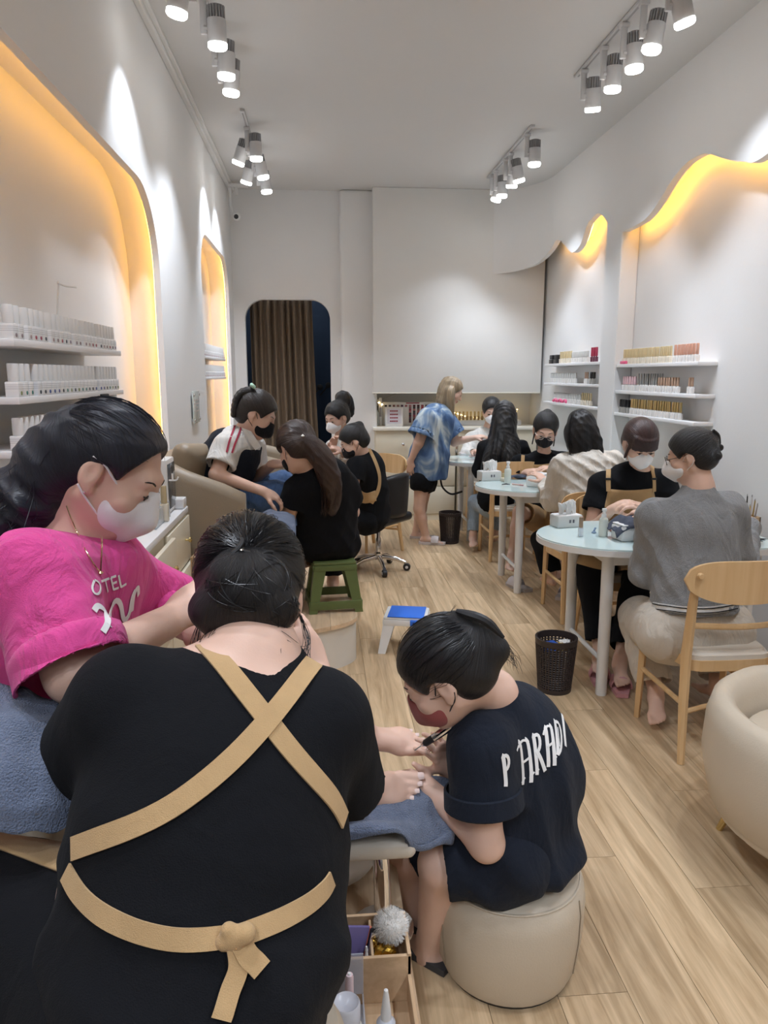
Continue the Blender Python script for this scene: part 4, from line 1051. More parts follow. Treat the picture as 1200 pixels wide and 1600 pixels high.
def surfnet(f, lo, vox):
    s = f < 0; nx, ny, nz = f.shape
    c = np.zeros((nx-1, ny-1, nz-1), np.uint8)
    offs = [(i, j, k) for i in (0,1) for j in (0,1) for k in (0,1)]
    for i, j, k in offs: c += s[i:nx-1+i, j:ny-1+j, k:nz-1+k]
    act = (c > 0) & (c < 8); idx = np.argwhere(act); N = len(idx)
    if N == 0: return np.zeros((0,3)), np.zeros((0,4), int)
    vid = np.full(act.shape, -1, np.int32); vid[act] = np.arange(N)
    val = {o: f[idx[:,0]+o[0], idx[:,1]+o[1], idx[:,2]+o[2]] for o in offs}
    acc = np.zeros((N,3)); cnt = np.zeros(N)
    for o in offs:
        for a in range(3):
            if o[a] == 0:
                o2 = list(o); o2[a] = 1; v0, v1 = val[o], val[tuple(o2)]
                cr = (v0 < 0) != (v1 < 0); t = np.where(cr, v0/np.where(cr, v0 - v1, 1), 0)
                p = np.array(o, float)[None, :].repeat(N, 0); p[:, a] += t
                acc[cr] += p[cr]; cnt[cr] += 1
    V = lo + vox*(idx + acc/np.maximum(cnt, 1)[:, None])
    Qs = []
    for a in range(3):
        b, d = (a+1) % 3, (a+2) % 3
        sl0 = [slice(None)]*3; sl1 = [slice(None)]*3; sl0[a] = slice(0, -1); sl1[a] = slice(1, None)
        for x in (b, d): sl0[x] = slice(1, -1); sl1[x] = slice(1, -1)
        s0, s1 = s[tuple(sl0)], s[tuple(sl1)]
        e = np.argwhere(s0 != s1)
        if not len(e): continue
        st = s0[e[:,0], e[:,1], e[:,2]]; e = e.copy(); e[:, b] += 1; e[:, d] += 1
        def cell(ob, od): q = e.copy(); q[:, b] -= ob; q[:, d] -= od; return vid[q[:,0], q[:,1], q[:,2]]
        q = np.stack([cell(1,1), cell(0,1), cell(0,0), cell(1,0)], 1); q[~st] = q[~st][:, ::-1]; Qs.append(q)
    Q = np.vstack(Qs); Q = Q[(Q >= 0).all(1)]
    return V, Q
def npmesh(name, V, Q, m, parent=None, off=(0,0,0), smooth=True):
    me = bpy.data.meshes.new(name); V = np.asarray(V, float) - np.asarray(off)
    n, q = len(V), len(Q); me.vertices.add(n); me.vertices.foreach_set('co', V.astype(np.float32).ravel())
    me.loops.add(q*4); me.loops.foreach_set('vertex_index', np.asarray(Q, np.int32).ravel())
    me.polygons.add(q); me.polygons.foreach_set('loop_start', np.arange(0, q*4, 4, dtype=np.int32))
    me.update(calc_edges=True); me.validate()
    if smooth: me.polygons.foreach_set('use_smooth', np.ones(len(me.polygons), bool))
    return link(name, me, m, parent)
def folds(V, Q, amp, freq, axis=(0,0,1), seed=0, mask=None):
    """cloth folds: ridged waves running across the given axis"""
    r = np.random.RandomState(seed); N = vnorm(V, Q); ax = unit(axis); d = np.zeros(len(V))
    for i in range(5):
        f = freq*(.6 + .9*r.rand()); k = unit(ax + r.randn(3)*.55)*f; k2 = unit(r.randn(3))*freq*.5
        ph = V @ k + 1.3*np.sin(V @ k2 + r.rand()*6) + r.rand()*6
        w = .5 + .5*np.sin(V @ (unit(r.randn(3))*freq*.35) + r.rand()*6)
        d += (1 - 2*np.abs(np.sin(ph)))*w/2.2
    if mask is not None: d = d*mask
    return V + N*(d*amp)[:, None]
def bvh_of(o, off=(0,0,0)):
    me = o.data; return BVHTree.FromPolygons([tuple(np.array(v.co) + off) for v in me.vertices], [tuple(p.vertices) for p in me.polygons])
def hit(bv, px, py):
    r = unit(_ray(px, py)); h = bv.ray_cast(Vector(CAMP), Vector(r))
    return (np.array(h[0]), np.array(h[1])) if h[0] is not None else (None, None)
def strap(bv, pix, width, m, name, parent, base, th=.003, n=30, lift=.002, wscale=None):
    """a flat band laid on a surface along a line of photo pixels"""
    P = bez([A(a, b, 0) for a, b in pix], n); pts = []; nr = []
    for p in P:
        h, nn = hit(bv, p[0], p[1])
        if h is not None: pts.append(h); nr.append(nn if nn @ (CAMP - h) > 0 else -nn)
    if len(pts) < 3: return None
    pts = np.array(pts); nr = np.array(nr)
    for _ in range(3): pts[1:-1] = pts[1:-1]*.5 + (pts[:-2] + pts[2:])*.25; nr[1:-1] = nr[1:-1]*.5 + (nr[:-2]+nr[2:])*.25
    side = [np.cross(unit(pts[min(i+1, len(pts)-1)] - pts[max(i-1, 0)]), nr[i]) for i in range(len(pts))]
    pts = [pts[i] + unit(nr[i])*lift for i in range(len(pts))]
    return MB().ribbon(pts, nr, side, width, th).build(name, m, parent, off=base)

# ------------------------------------------------------------------ materials for people
def skin(name, c): return mat(name, c, .48, var=.06, vscale=25, sss=.06, bump=(300, .04))
SK1 = skin('skin_warm', (.60, .39, .285)); SK2 = skin('skin_light', (.72, .475, .37)); SK3 = skin('skin_tan', (.52, .33, .235))
def hairmat(name, c1, c2, rough=.36):
    m = bpy.data.materials.new(name); m.use_nodes = True; MATS[name] = m; nt = m.node_tree; b = nt.nodes['Principled BSDF']; L = nt.links.new
    at = nt.nodes.new('ShaderNodeAttribute'); at.attribute_name = 'flow'
    n = nt.nodes.new('ShaderNodeTexNoise'); n.inputs['Scale'].default_value = 26; n.inputs['Detail'].default_value = 5; n.inputs['Roughness'].default_value = .7
    L(at.outputs['Vector'], n.inputs['Vector'])
    n1 = nt.nodes.new('ShaderNodeTexNoise'); n1.inputs['Scale'].default_value = 6; n1.inputs['Detail'].default_value = 2; L(at.outputs['Vector'], n1.inputs['Vector'])
    av = nt.nodes.new('ShaderNodeMath'); av.operation = 'MULTIPLY_ADD'; av.inputs[1].default_value = .55; L(n.outputs['Fac'], av.inputs[0])
    a2 = nt.nodes.new('ShaderNodeMath'); a2.operation = 'MULTIPLY'; a2.inputs[1].default_value = .45; L(n1.outputs['Fac'], a2.inputs[0]); L(a2.outputs[0], av.inputs[2])
    r = nt.nodes.new('ShaderNodeValToRGB'); r.color_ramp.elements[0].position = .35; r.color_ramp.elements[1].position = .7
    r.color_ramp.elements[0].color = tuple(c1) + (1,); r.color_ramp.elements[1].color = tuple(c2) + (1,)
    L(av.outputs[0], r.inputs['Fac']); L(r.outputs['Color'], b.inputs['Base Color'])
    b.inputs['Roughness'].default_value = rough; b.inputs['Specular IOR Level'].default_value = .5
    bp = nt.nodes.new('ShaderNodeBump'); bp.inputs['Strength'].default_value = .9; bp.inputs['Distance'].default_value = .007
    L(av.outputs[0], bp.inputs['Height']); L(bp.outputs['Normal'], b.inputs['Normal'])
    return m
HBLK = hairmat('hair_black', (.004, .004, .005), (.014, .013, .015))
HBLU = hairmat('hair_blueblack', (.005, .006, .011), (.016, .019, .035))
HBRN = hairmat('hair_brown', (.022, .011, .008), (.060, .032, .024))
HDRK = hairmat('hair_darkbrown', (.009, .006, .005), (.030, .019, .015))
HRED = hairmat('hair_darkred', (.020, .008, .008), (.065, .028, .026))
def cloth(name, c, b=(500, .25), var=.06, rough=.92, sheen=.15, vs=40, wr=.5):
    m = mat(name, c, rough, bump=b, var=var, vscale=vs, sheen=sheen, spec=.2); nt = m.node_tree
    bp = [n for n in nt.nodes if n.type == 'BUMP'][0]; tc = [n for n in nt.nodes if n.type == 'TEX_COORD'][0]
    n = nt.nodes.new('ShaderNodeTexNoise'); n.inputs['Scale'].default_value = 9; n.inputs['Detail'].default_value = 3; n.inputs['Distortion'].default_value = 1.6
    mp = nt.nodes.new('ShaderNodeMapping'); mp.inputs['Scale'].default_value = (1.5, 1.5, .7); nt.links.new(tc.outputs['Object'], mp.inputs['Vector']); nt.links.new(mp.outputs['Vector'], n.inputs['Vector'])
    b2 = nt.nodes.new('ShaderNodeBump'); b2.inputs['Strength'].default_value = wr; b2.inputs['Distance'].default_value = .035
    nt.links.new(n.outputs['Fac'], b2.inputs['Height']); nt.links.new(b2.outputs['Normal'], bp.inputs['Normal'])
    return m
CBLACK = cloth('cloth_black', (.0065, .0070, .009), sheen=.02, wr=.12); CNAVY = cloth('cloth_navy', (.012, .0155, .025), sheen=.04, wr=.25); CPINK = cloth('cloth_pink', (.68, .075, .29), var=.28, vs=9)
CGREY = cloth('cloth_grey', (.27, .275, .28), (260, .5), .16, vs=180); CWHITE = cloth('cloth_white', (.72, .71, .68)); CCREAM = cloth('cloth_cream', (.68, .64, .575)); CTAN = cloth('cloth_tan', (.50, .33, .165), (700, .3), .08, wr=.1)
CDENIM = cloth('cloth_denim', (.075, .135, .27), (600, .3), .18); CLTDEN = cloth('cloth_light_denim', (.34, .42, .50), (600, .3), .12); CBEIGE = cloth('cloth_beige', (.60, .54, .46), var=.04)
CMASKW = cloth('mask_white', (.88, .87, .88), (500, .12), .02, wr=.03); CMASKB = cloth('mask_black', (.012, .012, .016), (400, .1)); CMASKR = cloth('mask_red', (.32, .085, .08), (400, .1), wr=.1)
DARKLASH = mat('lash_dark', (.012, .009, .008), .6); EYEW = mat('eye_dark', (.03, .02, .018), .2); NAIL = mat('nail_pale', (.80, .62, .57), .2, var=.02); LIP = mat('lip_rose', (.42, .14, .13), .4)

# ------------------------------------------------------------------ anatomy
class Frame:
    def __init__(s, c, fwd, up=(0,0,1), sc=1.0):
        s.c = np.asarray(c, float); f = unit(fwd); r = unit(np.cross(f, up)); u = np.cross(r, f)
        s.R = np.stack([r, f, u], 1); s.s = sc
    def __call__(s, x, y, z): return s.c + s.R @ (A(x, y, z)*s.s)
    def v(s, x, y, z): return s.R @ A(x, y, z)
def head(b, H):
    s = H.s; R = H.R
    e = lambda x, y, z, rx, ry, rz, k=.02, op=1: b.ell(H(x,y,z), A(rx,ry,rz)*s, R, k*s, op)
    c = lambda p, q, ra, rb, k=.01, op=1: b.cap(H(*p), H(*q), ra*s, rb*s, k*s, None, op)
    e(0, -.018, .030, .074, .094, .086); e(0, .030, -.030, .060, .062, .083, .03)
    c((-.05, .0, -.05), (-.018, .062, -.088), .022, .017, .03); c((.05, .0, -.05), (.018, .062, -.088), .022, .017, .03)
    e(0, .066, -.090, .026, .022, .020, .02)
    c((-.034, .076, .026), (.034, .076, .026), .013, .013, .02)
    for x in (-1, 1):
        e(x*.032, .099, .006, .019, .014, .012, .014, -1); e(x*.031, .078, .006, .0145, .0135, .0115, .004)
        e(x*.040, .062, -.028, .024, .022, .024, .03)
        e(x*.079, -.008, -.004, .0115, .021, .034, .006); e(x*.092, -.003, .0, .0075, .0125, .021, .005, -1); e(x*.076, .004, -.034, .008, .010, .012, .008)
    c((0, .090, .012), (0, .108, -.026), .007, .0115, .014)
    for x in (-1, 1): e(x*.011, .100, -.030, .008, .010, .007, .006)
    e(0, .086, -.056, .021, .012, .007, .008); e(0, .085, -.067, .018, .012, .0075, .008)
def face_bits(H, parent, base, eyes=True, lips=False, brow=DARKLASH, openness=.25):
    s = H.s
    if eyes:
        for x in (-1, 1):
            pts = [H(x*.031 + a*.016, .0885 + .004*(1-abs(a)), .004 - .003*(1 - a*a) + .002) for a in np.linspace(-1, 1, 9)]
            MB().tube(pts, [.0006*s]+[.0017*s]*7+[.0006*s], 6).build('eyelashes', DARKLASH, parent, off=base)
            pts = [H(x*(.014 + .036*t), .089 - .012*t*t, .026 + .007*math.sin(t*2.4)) for t in np.linspace(0, 1, 9)]
            MB().tube(pts, [.0012*s]+[.0028*s]*5+[.0022*s, .0014*s, .0006*s], 6).build('eyebrow', brow, parent, off=base)
            if openness > .2: MB().lathe([(0, -.001), (.0075*s, 0), (.006*s, .0016*s), (0, .0022*s)], H(x*.031, .0905, .0015), 12, axis=H.v(0, 1, -.15)).build('eye', EYEW, parent, off=base)
    if lips:
        b = Blob(); 
        for a0, a1, z, r in ((-.02, .0, -.0555, .0048), (0, .02, -.0555, .0048), (-.016, .016, -.0665, .0058)): b.cap(H(a0, .093 + (.004 if a0 == 0 else 0), z), H(a1, .097 if a1 == 0 else .092, z), r*s, r*s, .004)
        V, Q = b.mesh(.0025); npmesh('lips', V, Q, LIP, parent, base)
def hand(b, w, d, n, th=1, s=1.0, curl=(.35, .45, .35), spread=.10, fr=1.0, nails=None, tcurl=.3, curls=None):
    """palm, four jointed fingers of different length and a thumb from the palm's side"""
    d = unit(d); n = unit(n - d*(np.asarray(n) @ d)); lat = np.cross(d, n)*th
    P = lambda x, y, z: np.asarray(w) + (lat*x + d*y + n*z)*s
    R = np.stack([lat, d, n], 1)
    b.ell(P(0, .048, 0), A(.040, .052, .0145)*s, R, .014); b.cap(P(0, -.02, 0), P(0, .025, 0), .024*s, .026*s, .02, (n, .72))
    b.ell(P(.022, .032, -.007), A(.017, .032, .014)*s, R, .012); b.ell(P(-.026, .04, -.005), A(.012, .034, .013)*s, R, .012)
    tips = []
    for i, (x, y, L) in enumerate(((.030, .082, .070), (.0105, .088, .079), (-.0095, .084, .073), (-.0275, .073, .057))):
        cu = curls[i] if curls else curl; a = 0; p = P(x, y - .012, .002); sp = (x/.03)*spread
        r0 = (.0088 if i < 3 else .0076)*fr
        for j, fseg in enumerate((.46, .30, .24)):
            a += cu[j]; dr = unit(d*math.cos(a) - n*math.sin(a) + lat*sp)
            q = p + dr*(L*fseg + (.012 if j == 0 else 0))*s
            b.cap(p, q, r0*s*(1 - .09*j), r0*s*(1 - .09*(j+1)), .0045); p = q
        tips.append((p, dr, unit(n*math.cos(a) + d*math.sin(a)), lat, r0*s*.75))
    p = P(.026, .018, -.006)
    for j, (vx, vy, vz, L, r) in enumerate(((.75, .62, -.25, .040, .0125), (.45, .85, -.25 - tcurl*.5, .033, .0105), (.15, .95, -.3 - tcurl, .025, .0092))):
        dr = unit(lat*vx + d*vy + n*vz); q = p + dr*L*s; b.cap(p, q, r*s*fr, r*s*.9*fr, .008); p = q
    tips.append((p, dr, unit(np.cross(dr, np.cross(n*.6 + lat*.6, dr))), np.cross(dr, n), .0085*s))
    return tips
def nails_on(tips, parent, base, m=NAIL, s=1.0):
    for p, dr, nn, lat, r in tips:
        nn = unit(nn - dr*(nn @ dr)); la = np.cross(dr, nn); V = []
        for i in range(5):
            for j in range(5):
                u, v = -1 + i/2, -1 + j/2; V.append(p + dr*(v*r*.85 + r*.35) + la*u*r*.72*(1 - .12*v*v) + nn*(r*(.92 - .35*u*u) + .0004))
        MB().raw(V, [(i*5+j, i*5+j+1, (i+1)*5+j+1, (i+1)*5+j) for i in range(4) for j in range(4)]).build('nail', m, parent, off=base)
def foot(b, ank, d, up=(0,0,1), side=1, s=1.0, toes=True):
    """bare foot: heel, arch, ball, five toes; side=+1 puts the big toe at +lat"""
    d = unit(d); up = unit(np.asarray(up) - d*(np.asarray(up) @ d)); lat = np.cross(d, up)*side
    P = lambda x, y, z: np.asarray(ank) + (lat*x + d*y + up*z)*s
    R = np.stack([lat, d, up], 1)
    b.cap(P(0, 0, .03), P(0, -.005, -.02), .033*s, .034*s, .02); b.ell(P(0, -.025, -.04), A(.030, .035, .030)*s, R, .02)
    b.cap(P(0, .01, -.022), P(.008, .10, -.047), .032*s, .024*s, .02, (lat, 1.15)); b.cap(P(-.018, .02, -.05), P(-.025, .10, -.055), .018*s, .018*s, .02)
    b.ell(P(.0, .115, -.053), A(.043, .035, .018)*s, R, .015)
    tips = []
    for i, (x, y, L, r) in enumerate(((.031, .135, .042, .0125), (.010, .142, .034, .0085), (-.006, .138, .030, .008), (-.021, .128, .026, .0075), (-.035, .115, .022, .0072))):
        p = P(x, y, -.052); q = p + (d*L - up*.006 + lat*(.0 if i else -.004))*s
        if toes: b.cap(p, q, r*s, r*.95*s, .005)
        tips.append((q, d, up, lat, r*s))
    return tips
def hairflow(o, T, axis, base, length=.12):
    """vertex attribute that follows the strands: angle round the axis through T"""
    me = o.data; n = len(me.vertices); co = np.empty(n*3, np.float32); me.vertices.foreach_get('co', co); P = co.reshape(-1, 3) + np.asarray(base) - np.asarray(T)
    ax = unit(axis); u = unit(np.cross(ax, (.3, .2, 1) if abs(ax[2]) < .8 else (1, .2, 0))); w = np.cross(ax, u)
    a = np.arctan2(P @ w, P @ u); r = np.hypot(P @ w, P @ u)
    F = np.stack([np.cos(a), np.sin(a), (P @ ax)*length + r*.25], 1)
    at = me.attributes.new('flow', 'FLOAT_VECTOR', 'POINT'); at.data.foreach_set('vector', F.astype(np.float32).ravel())
def scalp(b, H, thick=0.0, line=.0, nape=-.07, ears=True, low=0.0):
    """hair covering the skull, open over the face and round the ears"""
    s = H.s; R = H.R
    b.ell(H(0, -.020, .034), A(.081 + thick, .102 + thick, .089 + thick)*s, R, .02)
    b.ell(H(0, -.055, -.028 - low), A(.066 + thick, .060 + thick, .062 + low)*s, R, .03)
    b.ell(H(0, .122, -.030 + line), A(.098, .103, .106)*s, R, .012, -1)
    if ears:
        for x in (-1, 1): b.ell(H(x*.082, .016, -.034), A(.030, .036, .056)*s, R, .010, -1)
def strands(H, T, parent, base, m, n=120, r=.0007, seed=1, rx=(.083, .104, .091), lift=.003, region=None, wob=.004):
    """loose single hairs combed from the hairline to the tie point T"""
    rr = np.random.RandomState(seed); mb = MB(); c = H(0, -.020, .034); Rm = H.R; rad = A(*rx)*H.s
    t_l = Rm.T @ (np.asarray(T) - c); done = 0
    while done < n:
        d = rr.randn(3); d[2] = d[2]*.8 + .35; d = unit(d)
        if region is not None and not region(d): continue
        p = d; pts = []
        td = unit(t_l)
        for k in range(10):
            f = k/9; q = unit(p*(1-f) + td*f + rr.randn(3)*wob); pts.append(c + Rm @ (q*rad*(1 + lift/.09*math.sin(f*3.0))))
        mb.tube(pts, [r*.4]+[r]*8+[r*.4], 3, cap=False); done += 1
    o = mb.build('loose_strands', m, parent, off=base); return o
def wisps(pts0, parent, base, m, seed, n, spread, r=.0006, jitter=.01):
    rr = np.random.RandomState(seed); mb = MB()
    for i in range(n):
        o = rr.randn(3)*spread; k = len(pts0)
        pts = bez([np.asarray(p) + o*(.3 + .9*j/k) + rr.randn(3)*jitter*(j/k) for j, p in enumerate(pts0)], 12)
        mb.tube(pts, [r]*12 + [r*.3], 3, cap=False)
    return mb.build('loose_strands', m, parent, off=base)
def collar(b, H, nb, r=.056, down=.06, up=.004, rin=None, r0=None, tilt=None):
    nd = unit(unit(H(0, -.025, -.05) - nb)*.35 + A(0, 0, .65))
    if tilt is not None: nd = unit(nd + np.asarray(tilt))
    sleeve(b, nb - nd*down, nb + nd*up, 1.0, r0 or r + .022, r, rin or r - .007, .03, .03)
def bun_strands(c, R, rad, parent, base, m, n=90, seed=1, r=.0007):
    rr = np.random.RandomState(seed); mb = MB()
    for _ in range(n):
        a = unit(rr.randn(3)); t_ = unit(np.cross(a, rr.randn(3))); ph = rr.rand()*6; L = .8 + rr.rand()*1.2
        pts = [c + R @ ((a*.25 + (unit(np.cross(t_, a))*math.cos(ph + L*k/9) + t_*math.sin(ph + L*k/9))*.97)*rad*1.015) for k in range(10)]
        mb.tube(pts, [r*.4]+[r]*8+[r*.4], 3, cap=False)
    return mb.build('loose_strands', m, parent, off=base)
def face_mask(H, parent, base, m, style='boat', straps=True):
    s = H.s; R = H.R; b = Blob()
    if style == 'boat':
        b.ell(H(0, .052, -.048), A(.066, .066, .054)*s, R, .01); b.cap(H(0, .108, -.012), H(0, .118, -.045), .012*s, .014*s, .03); b.cap(H(0, .118, -.045), H(0, .085, -.094), .014*s, .012*s, .03)
    else:
        b.ell(H(0, .050, -.048), A(.066, .064, .058)*s, R, .01); b.cap(H(0, .100, -.008), H(0, .108, -.06), .010*s, .016*s, .03)
    b.cut(H(0, .018, -.03), H.v(0, -1, -.25), H(0, .03, -.05), .14*s, .01)
    V, Q = b.mesh(.0045*s if H.c[1] < 3 else .007); o = npmesh('face_mask', V, Q, m, parent, base)
    if straps:
        for x in (-1, 1):
            MB().tube(bez([H(x*.058, .036, -.024), H(x*.074, .014, .006), H(x*.085, -.012, .028), H(x*.088, -.024, .010)], 10), .0016*s, 5).build('ear_loop', CMASKW if m is CMASKW else CMASKB, o, off=base)
            MB().tube(bez([H(x*.058, .034, -.068), H(x*.074, .010, -.050), H(x*.082, -.008, -.038), H(x*.086, -.020, -.020)], 10), .0016*s, 5).build('ear_loop', CMASKW if m is CMASKW else CMASKB, o, off=base)
    return o
def glasses(H, parent, base, m):
    s = H.s; mb = MB()
    for x in (-1, 1):
        mb.tube([H(x*.034 + .024*math.cos(t)*(1 + .1*math.cos(t)), .108 - .006*abs(math.cos(t)), .004 + .019*math.sin(t)) for t in np.linspace(0, 2*math.pi, 22)], .0016*s, 5, cap=False)
        mb.tube([H(x*.058, .103, .010), H(x*.074, .07, .010), H(x*.079, -.01, .010)], .0014*s, 5)
    mb.tube([H(-.012, .109, .008), H(0, .112, .011), H(.012, .109, .008)], .0014*s, 5)
    o = mb.build('glasses', m, parent, off=base)
    ml = MB()
    for x in (-1, 1): ml.raw([H(x*.034 + .0235*math.cos(t), .107 - .006*abs(math.cos(t)), .004 + .018*math.sin(t)) for t in np.linspace(0, 2*math.pi, 19)[:-1]], [tuple(range(18))])
    ml.build('lens', mat('lens_clear', (.9, .93, .95), .03, alpha=.12), o, off=base)
def torso(b, pts, front, k=.05, off=0.0, top=.15):
    """pts: (point, half width, half depth) from pelvis to upper chest"""
    pts = list(pts); (p, w, d), (q, w2, d2) = pts[-2], pts[-1]; L_ = np.linalg.norm(q - p); pts[-1] = (q - unit(q - p)*min(w2*top, L_*.7), w2, d2)
    for i in range(len(pts)-1):
        (p, w, d), (q, w2, d2) = pts[i], pts[i+1]
        fx = unit(np.asarray(front) - unit(q-p)*(np.asarray(front) @ unit(q-p)))
        wa, wb = w + off, w2 + off; da, db = d + off, d2 + off
        b.cap(p, q, wa, wb, k, (fx, (da/wa + db/wb)/2))
def limb(b, pts, rs, k=.02): b.chain(pts, rs, k)
def sleeve(b, s0, e, frac, r0, r1, rin, k=.03, dep=.05):
    """short sleeve or trouser leg along a limb, hollow at its open end"""
    s0, e = np.asarray(s0, float), np.asarray(e, float); p = s0 + (e - s0)*frac
    R = max(r0, r1)*1.02; b.ops.append((1, k, np.minimum(s0, p) - R, np.maximum(s0, p) + R, 'slv', (s0, p, r0, r1, rin, dep)))
# ------------------------------------------------------------------ people
def person(label, at):
    base = A(at[0], at[1], 0.0); return thing('person', label, 'person', tuple(base)), base
def blob_obj(b, vox, m, name, parent, base, fine=(), fold=None, smooth=1):
    V, Q = b.mesh(vox, fine, smooth)
    if fold: 
        amp, fr, ax, sd = fold; V = folds(V, Q, amp, fr, ax, sd); V = lap(V, Q, .3)
    return npmesh(name, V, Q, m, parent, base)
def lens(J):
    pass
S = lambda *p: PY(*p)

# ---- the worker with crossed apron straps, seen from behind
def worker_front():
    pel, wai, mid, che = S(290, 1580, .92), S(318, 1400, .97), S(332, 1270, 1.02), S(348, 1145, 1.07)
    t, base = person('woman in black with tan crossed apron straps seen from behind', pel)
    nb = S(397, 1022, 1.13); hc = S(393, 929, 1.25)
    H = Frame(hc, (.05, .80, -.60), (0, .6, .8), 1.02); fr = (.02, .95, -.3)
    sL, sR = S(200, 1098, 1.08), S(497, 1130, 1.09); eL, eR = S(110, 1208, 1.14), S(540, 1208, 1.14)
    wL, wR = S(235, 1090, 1.42), S(492, 1050, 1.36)
    hL, hR = S(215, 1560, .92), S(375, 1575, .94); kL, kR = S(-90, 1400, 1.12), S(430, 1440, 1.40)
    aL, aR = A(kL[0] + .03, kL[1] + .05, .34), A(kR[0], kR[1] - .02, .34)
    P = [(pel, .19, .16), (wai, .19, .15), (mid, .18, .13), (che, .165, .115)]
    b = Blob(); torso(b, P, fr); b.cap(sL, sR, .06, .06, .05); head(b, H)
    b.cap(H(0, -.022, -.05), nb, .056, .062, .03); b.cap(nb, (sL + sR)/2, .06, .06, .05)
    for s_, e_, w_ in ((sL, eL, wL), (sR, eR, wR)): limb(b, [s_, e_, w_], [.060, .047, .030])
    hand(b, wL, (.5, .6, -.1), (0, -.2, 1), 1); tips = hand(b, wR, (-.35, .1, .9), (.6, -.8, .2), -1, .95, (.3, .4, .3))
    for h_, k_, a_ in ((hL, kL, aL), (hR, kR, aR)): limb(b, [h_, k_, a_], [.10, .075, .045])
    foot(b, aL, (.3, .9, 0)); foot(b, aR, (.1, 1, 0))
    body = blob_obj(b, .009, SK2, 'body', t, base, [(hc, .15, .005), (wR + A(-.02, 0, .05), .12, .004)])
    # shirt
    b = Blob(); P2 = [(pel - A(.012, 0, 0), .212, .19), (wai, .190, .165), (mid, .186, .15), (che, .172, .125)]
    torso(b, P2, fr, .06, 0, .38); b.cap(sL, sR, .082, .082, .06); b.cap(nb + A(0, .0, -.065), (sL+sR)/2, .070, .09, .05)
    b.ell(S(312, 1500, .89), (.195, .16, .09), None, .06)
    sleeve(b, sL, eL + unit(eL - sL)*.03, 1.0, .086, .072, .060, .022); sleeve(b, sR, eR + unit(eR - sR)*.045, 1.0, .084, .060, .050, .022)
    collar(b, H, nb, .076, .06, .0, .068, .088, (0, -.40, .1))
    V, Q = b.mesh(.0065)
    low = np.clip((1.0 - V[:, 2])/.35, 0.1, 1); V = folds(V, Q, .013, 22, (.35, .25, 1), 3, low); V = lap(V, Q, .35)
    sh = npmesh('t_shirt', V, Q, CBLACK, t, base); bv = bvh_of(sh, base)
    # trousers
    b = Blob(); b.cap(hL, hR, .15, .12, .05); limb(b, [hL, kL, aL], [.155, .12, .085], .04); limb(b, [hR, kR, aR], [.115, .09, .07], .04)
    V, Q = b.mesh(.010); V = folds(V, Q, .006, 22, (1, .4, .3), 5); npmesh('trousers', V, Q, CBLACK, t, base)
    # hair: smooth cap gathered in a low twisted bun
    b = Blob(); scalp(b, H, .012, .0, ears=False, low=.012)
    bc = H(.012, -.115, -.028)
    b.ell(bc, A(.066, .042, .054), H.R, .025); b.ell(H(.048, -.095, -.060), A(.042, .040, .036), H.R, .02); b.ell(H(-.045, -.09, -.055), A(.040, .038, .034), H.R, .02)
    b.ell(H(.0, -.135, -.008), A(.045, .022, .030), H.R, .015)
    hm = blob_obj(b, .0045, HBLK, 'hair', t, base, smooth=1); T = H(.012, -.125, .022); hairflow(hm, T, H.v(.05, -.9, .35), base)
    strands(H, T, hm, base, HBLK, 260, .0006, 3, (.094, .116, .103), .002, None, .012); bun_strands(bc, H.R, A(.068, .044, .056), hm, base, HBLK, 120, 4); bun_strands(H(.048, -.095, -.060), H.R, A(.043, .041, .037), hm, base, HBLK, 60, 5)
    for k in range(5): wisps([H(-.03 + .05*k/4, -.10, -.075), H(-.05 + .1*k/4, -.105, -.10), H(-.06 + .12*k/4, -.10, -.125)], hm, base, HBLK, k, 7, .006, .0005, .012)
    wisps([H(-.082, .0, -.03), H(-.088, -.005, -.08), H(-.08, -.01, -.12)], hm, base, HBLK, 9, 14, .005, .0005, .010)
    wisps([H(.085, -.03, -.05), H(.095, -.02, -.09), H(.09, -.02, -.12)], hm, base, HBLK, 10, 14, .006, .0005, .012)
    # claw clip arms
    MB().tube(bez([H(-.03, -.138, -.006), H(-.012, -.146, .012), H(.0, -.147, .022), H(.004, -.138, .040), H(-.012, -.128, .048)], 16), [.0022]*4 + [.0040]*11 + [.0028]*2, 8).tube(
        bez([H(.008, -.148, .018), H(.03, -.142, .012), H(.042, -.130, .022), H(.05, -.124, .024)], 12), .0026, 8).build('hair_clip', BLACKP, t, off=base)
    MB().lathe([(0, -.003), (.004, 0), (0, .003)], H(.006, -.150, .018), 10).build('clip_bead', CHROME, t, off=base)
    # apron straps and waist tie laid on the back
    ap = strap(bv, [(312, 1004), (345, 1035), (385, 1085), (420, 1130), (455, 1175), (490, 1215), (520, 1250), (536, 1282)], .030, CTAN, 'apron_strap', t, base)
    strap(bv, [(488, 1038), (470, 1062), (440, 1100), (405, 1142), (365, 1185), (320, 1225), (270, 1262), (215, 1290), (165, 1308), (118, 1326)], .030, CTAN, 'apron_strap', t, base, lift=.0045)
    strap(bv, [(106, 1362), (125, 1395), (160, 1428), (210, 1452), (265, 1466), (315, 1468), (358, 1464)], .026, CTAN, 'apron_tie', t, base)
    strap(bv, [(362, 1466), (400, 1452), (440, 1435), (480, 1412), (505, 1390), (516, 1372)], .026, CTAN, 'apron_tie', t, base)
    kn, kn_n = hit(bv, 363, 1468)
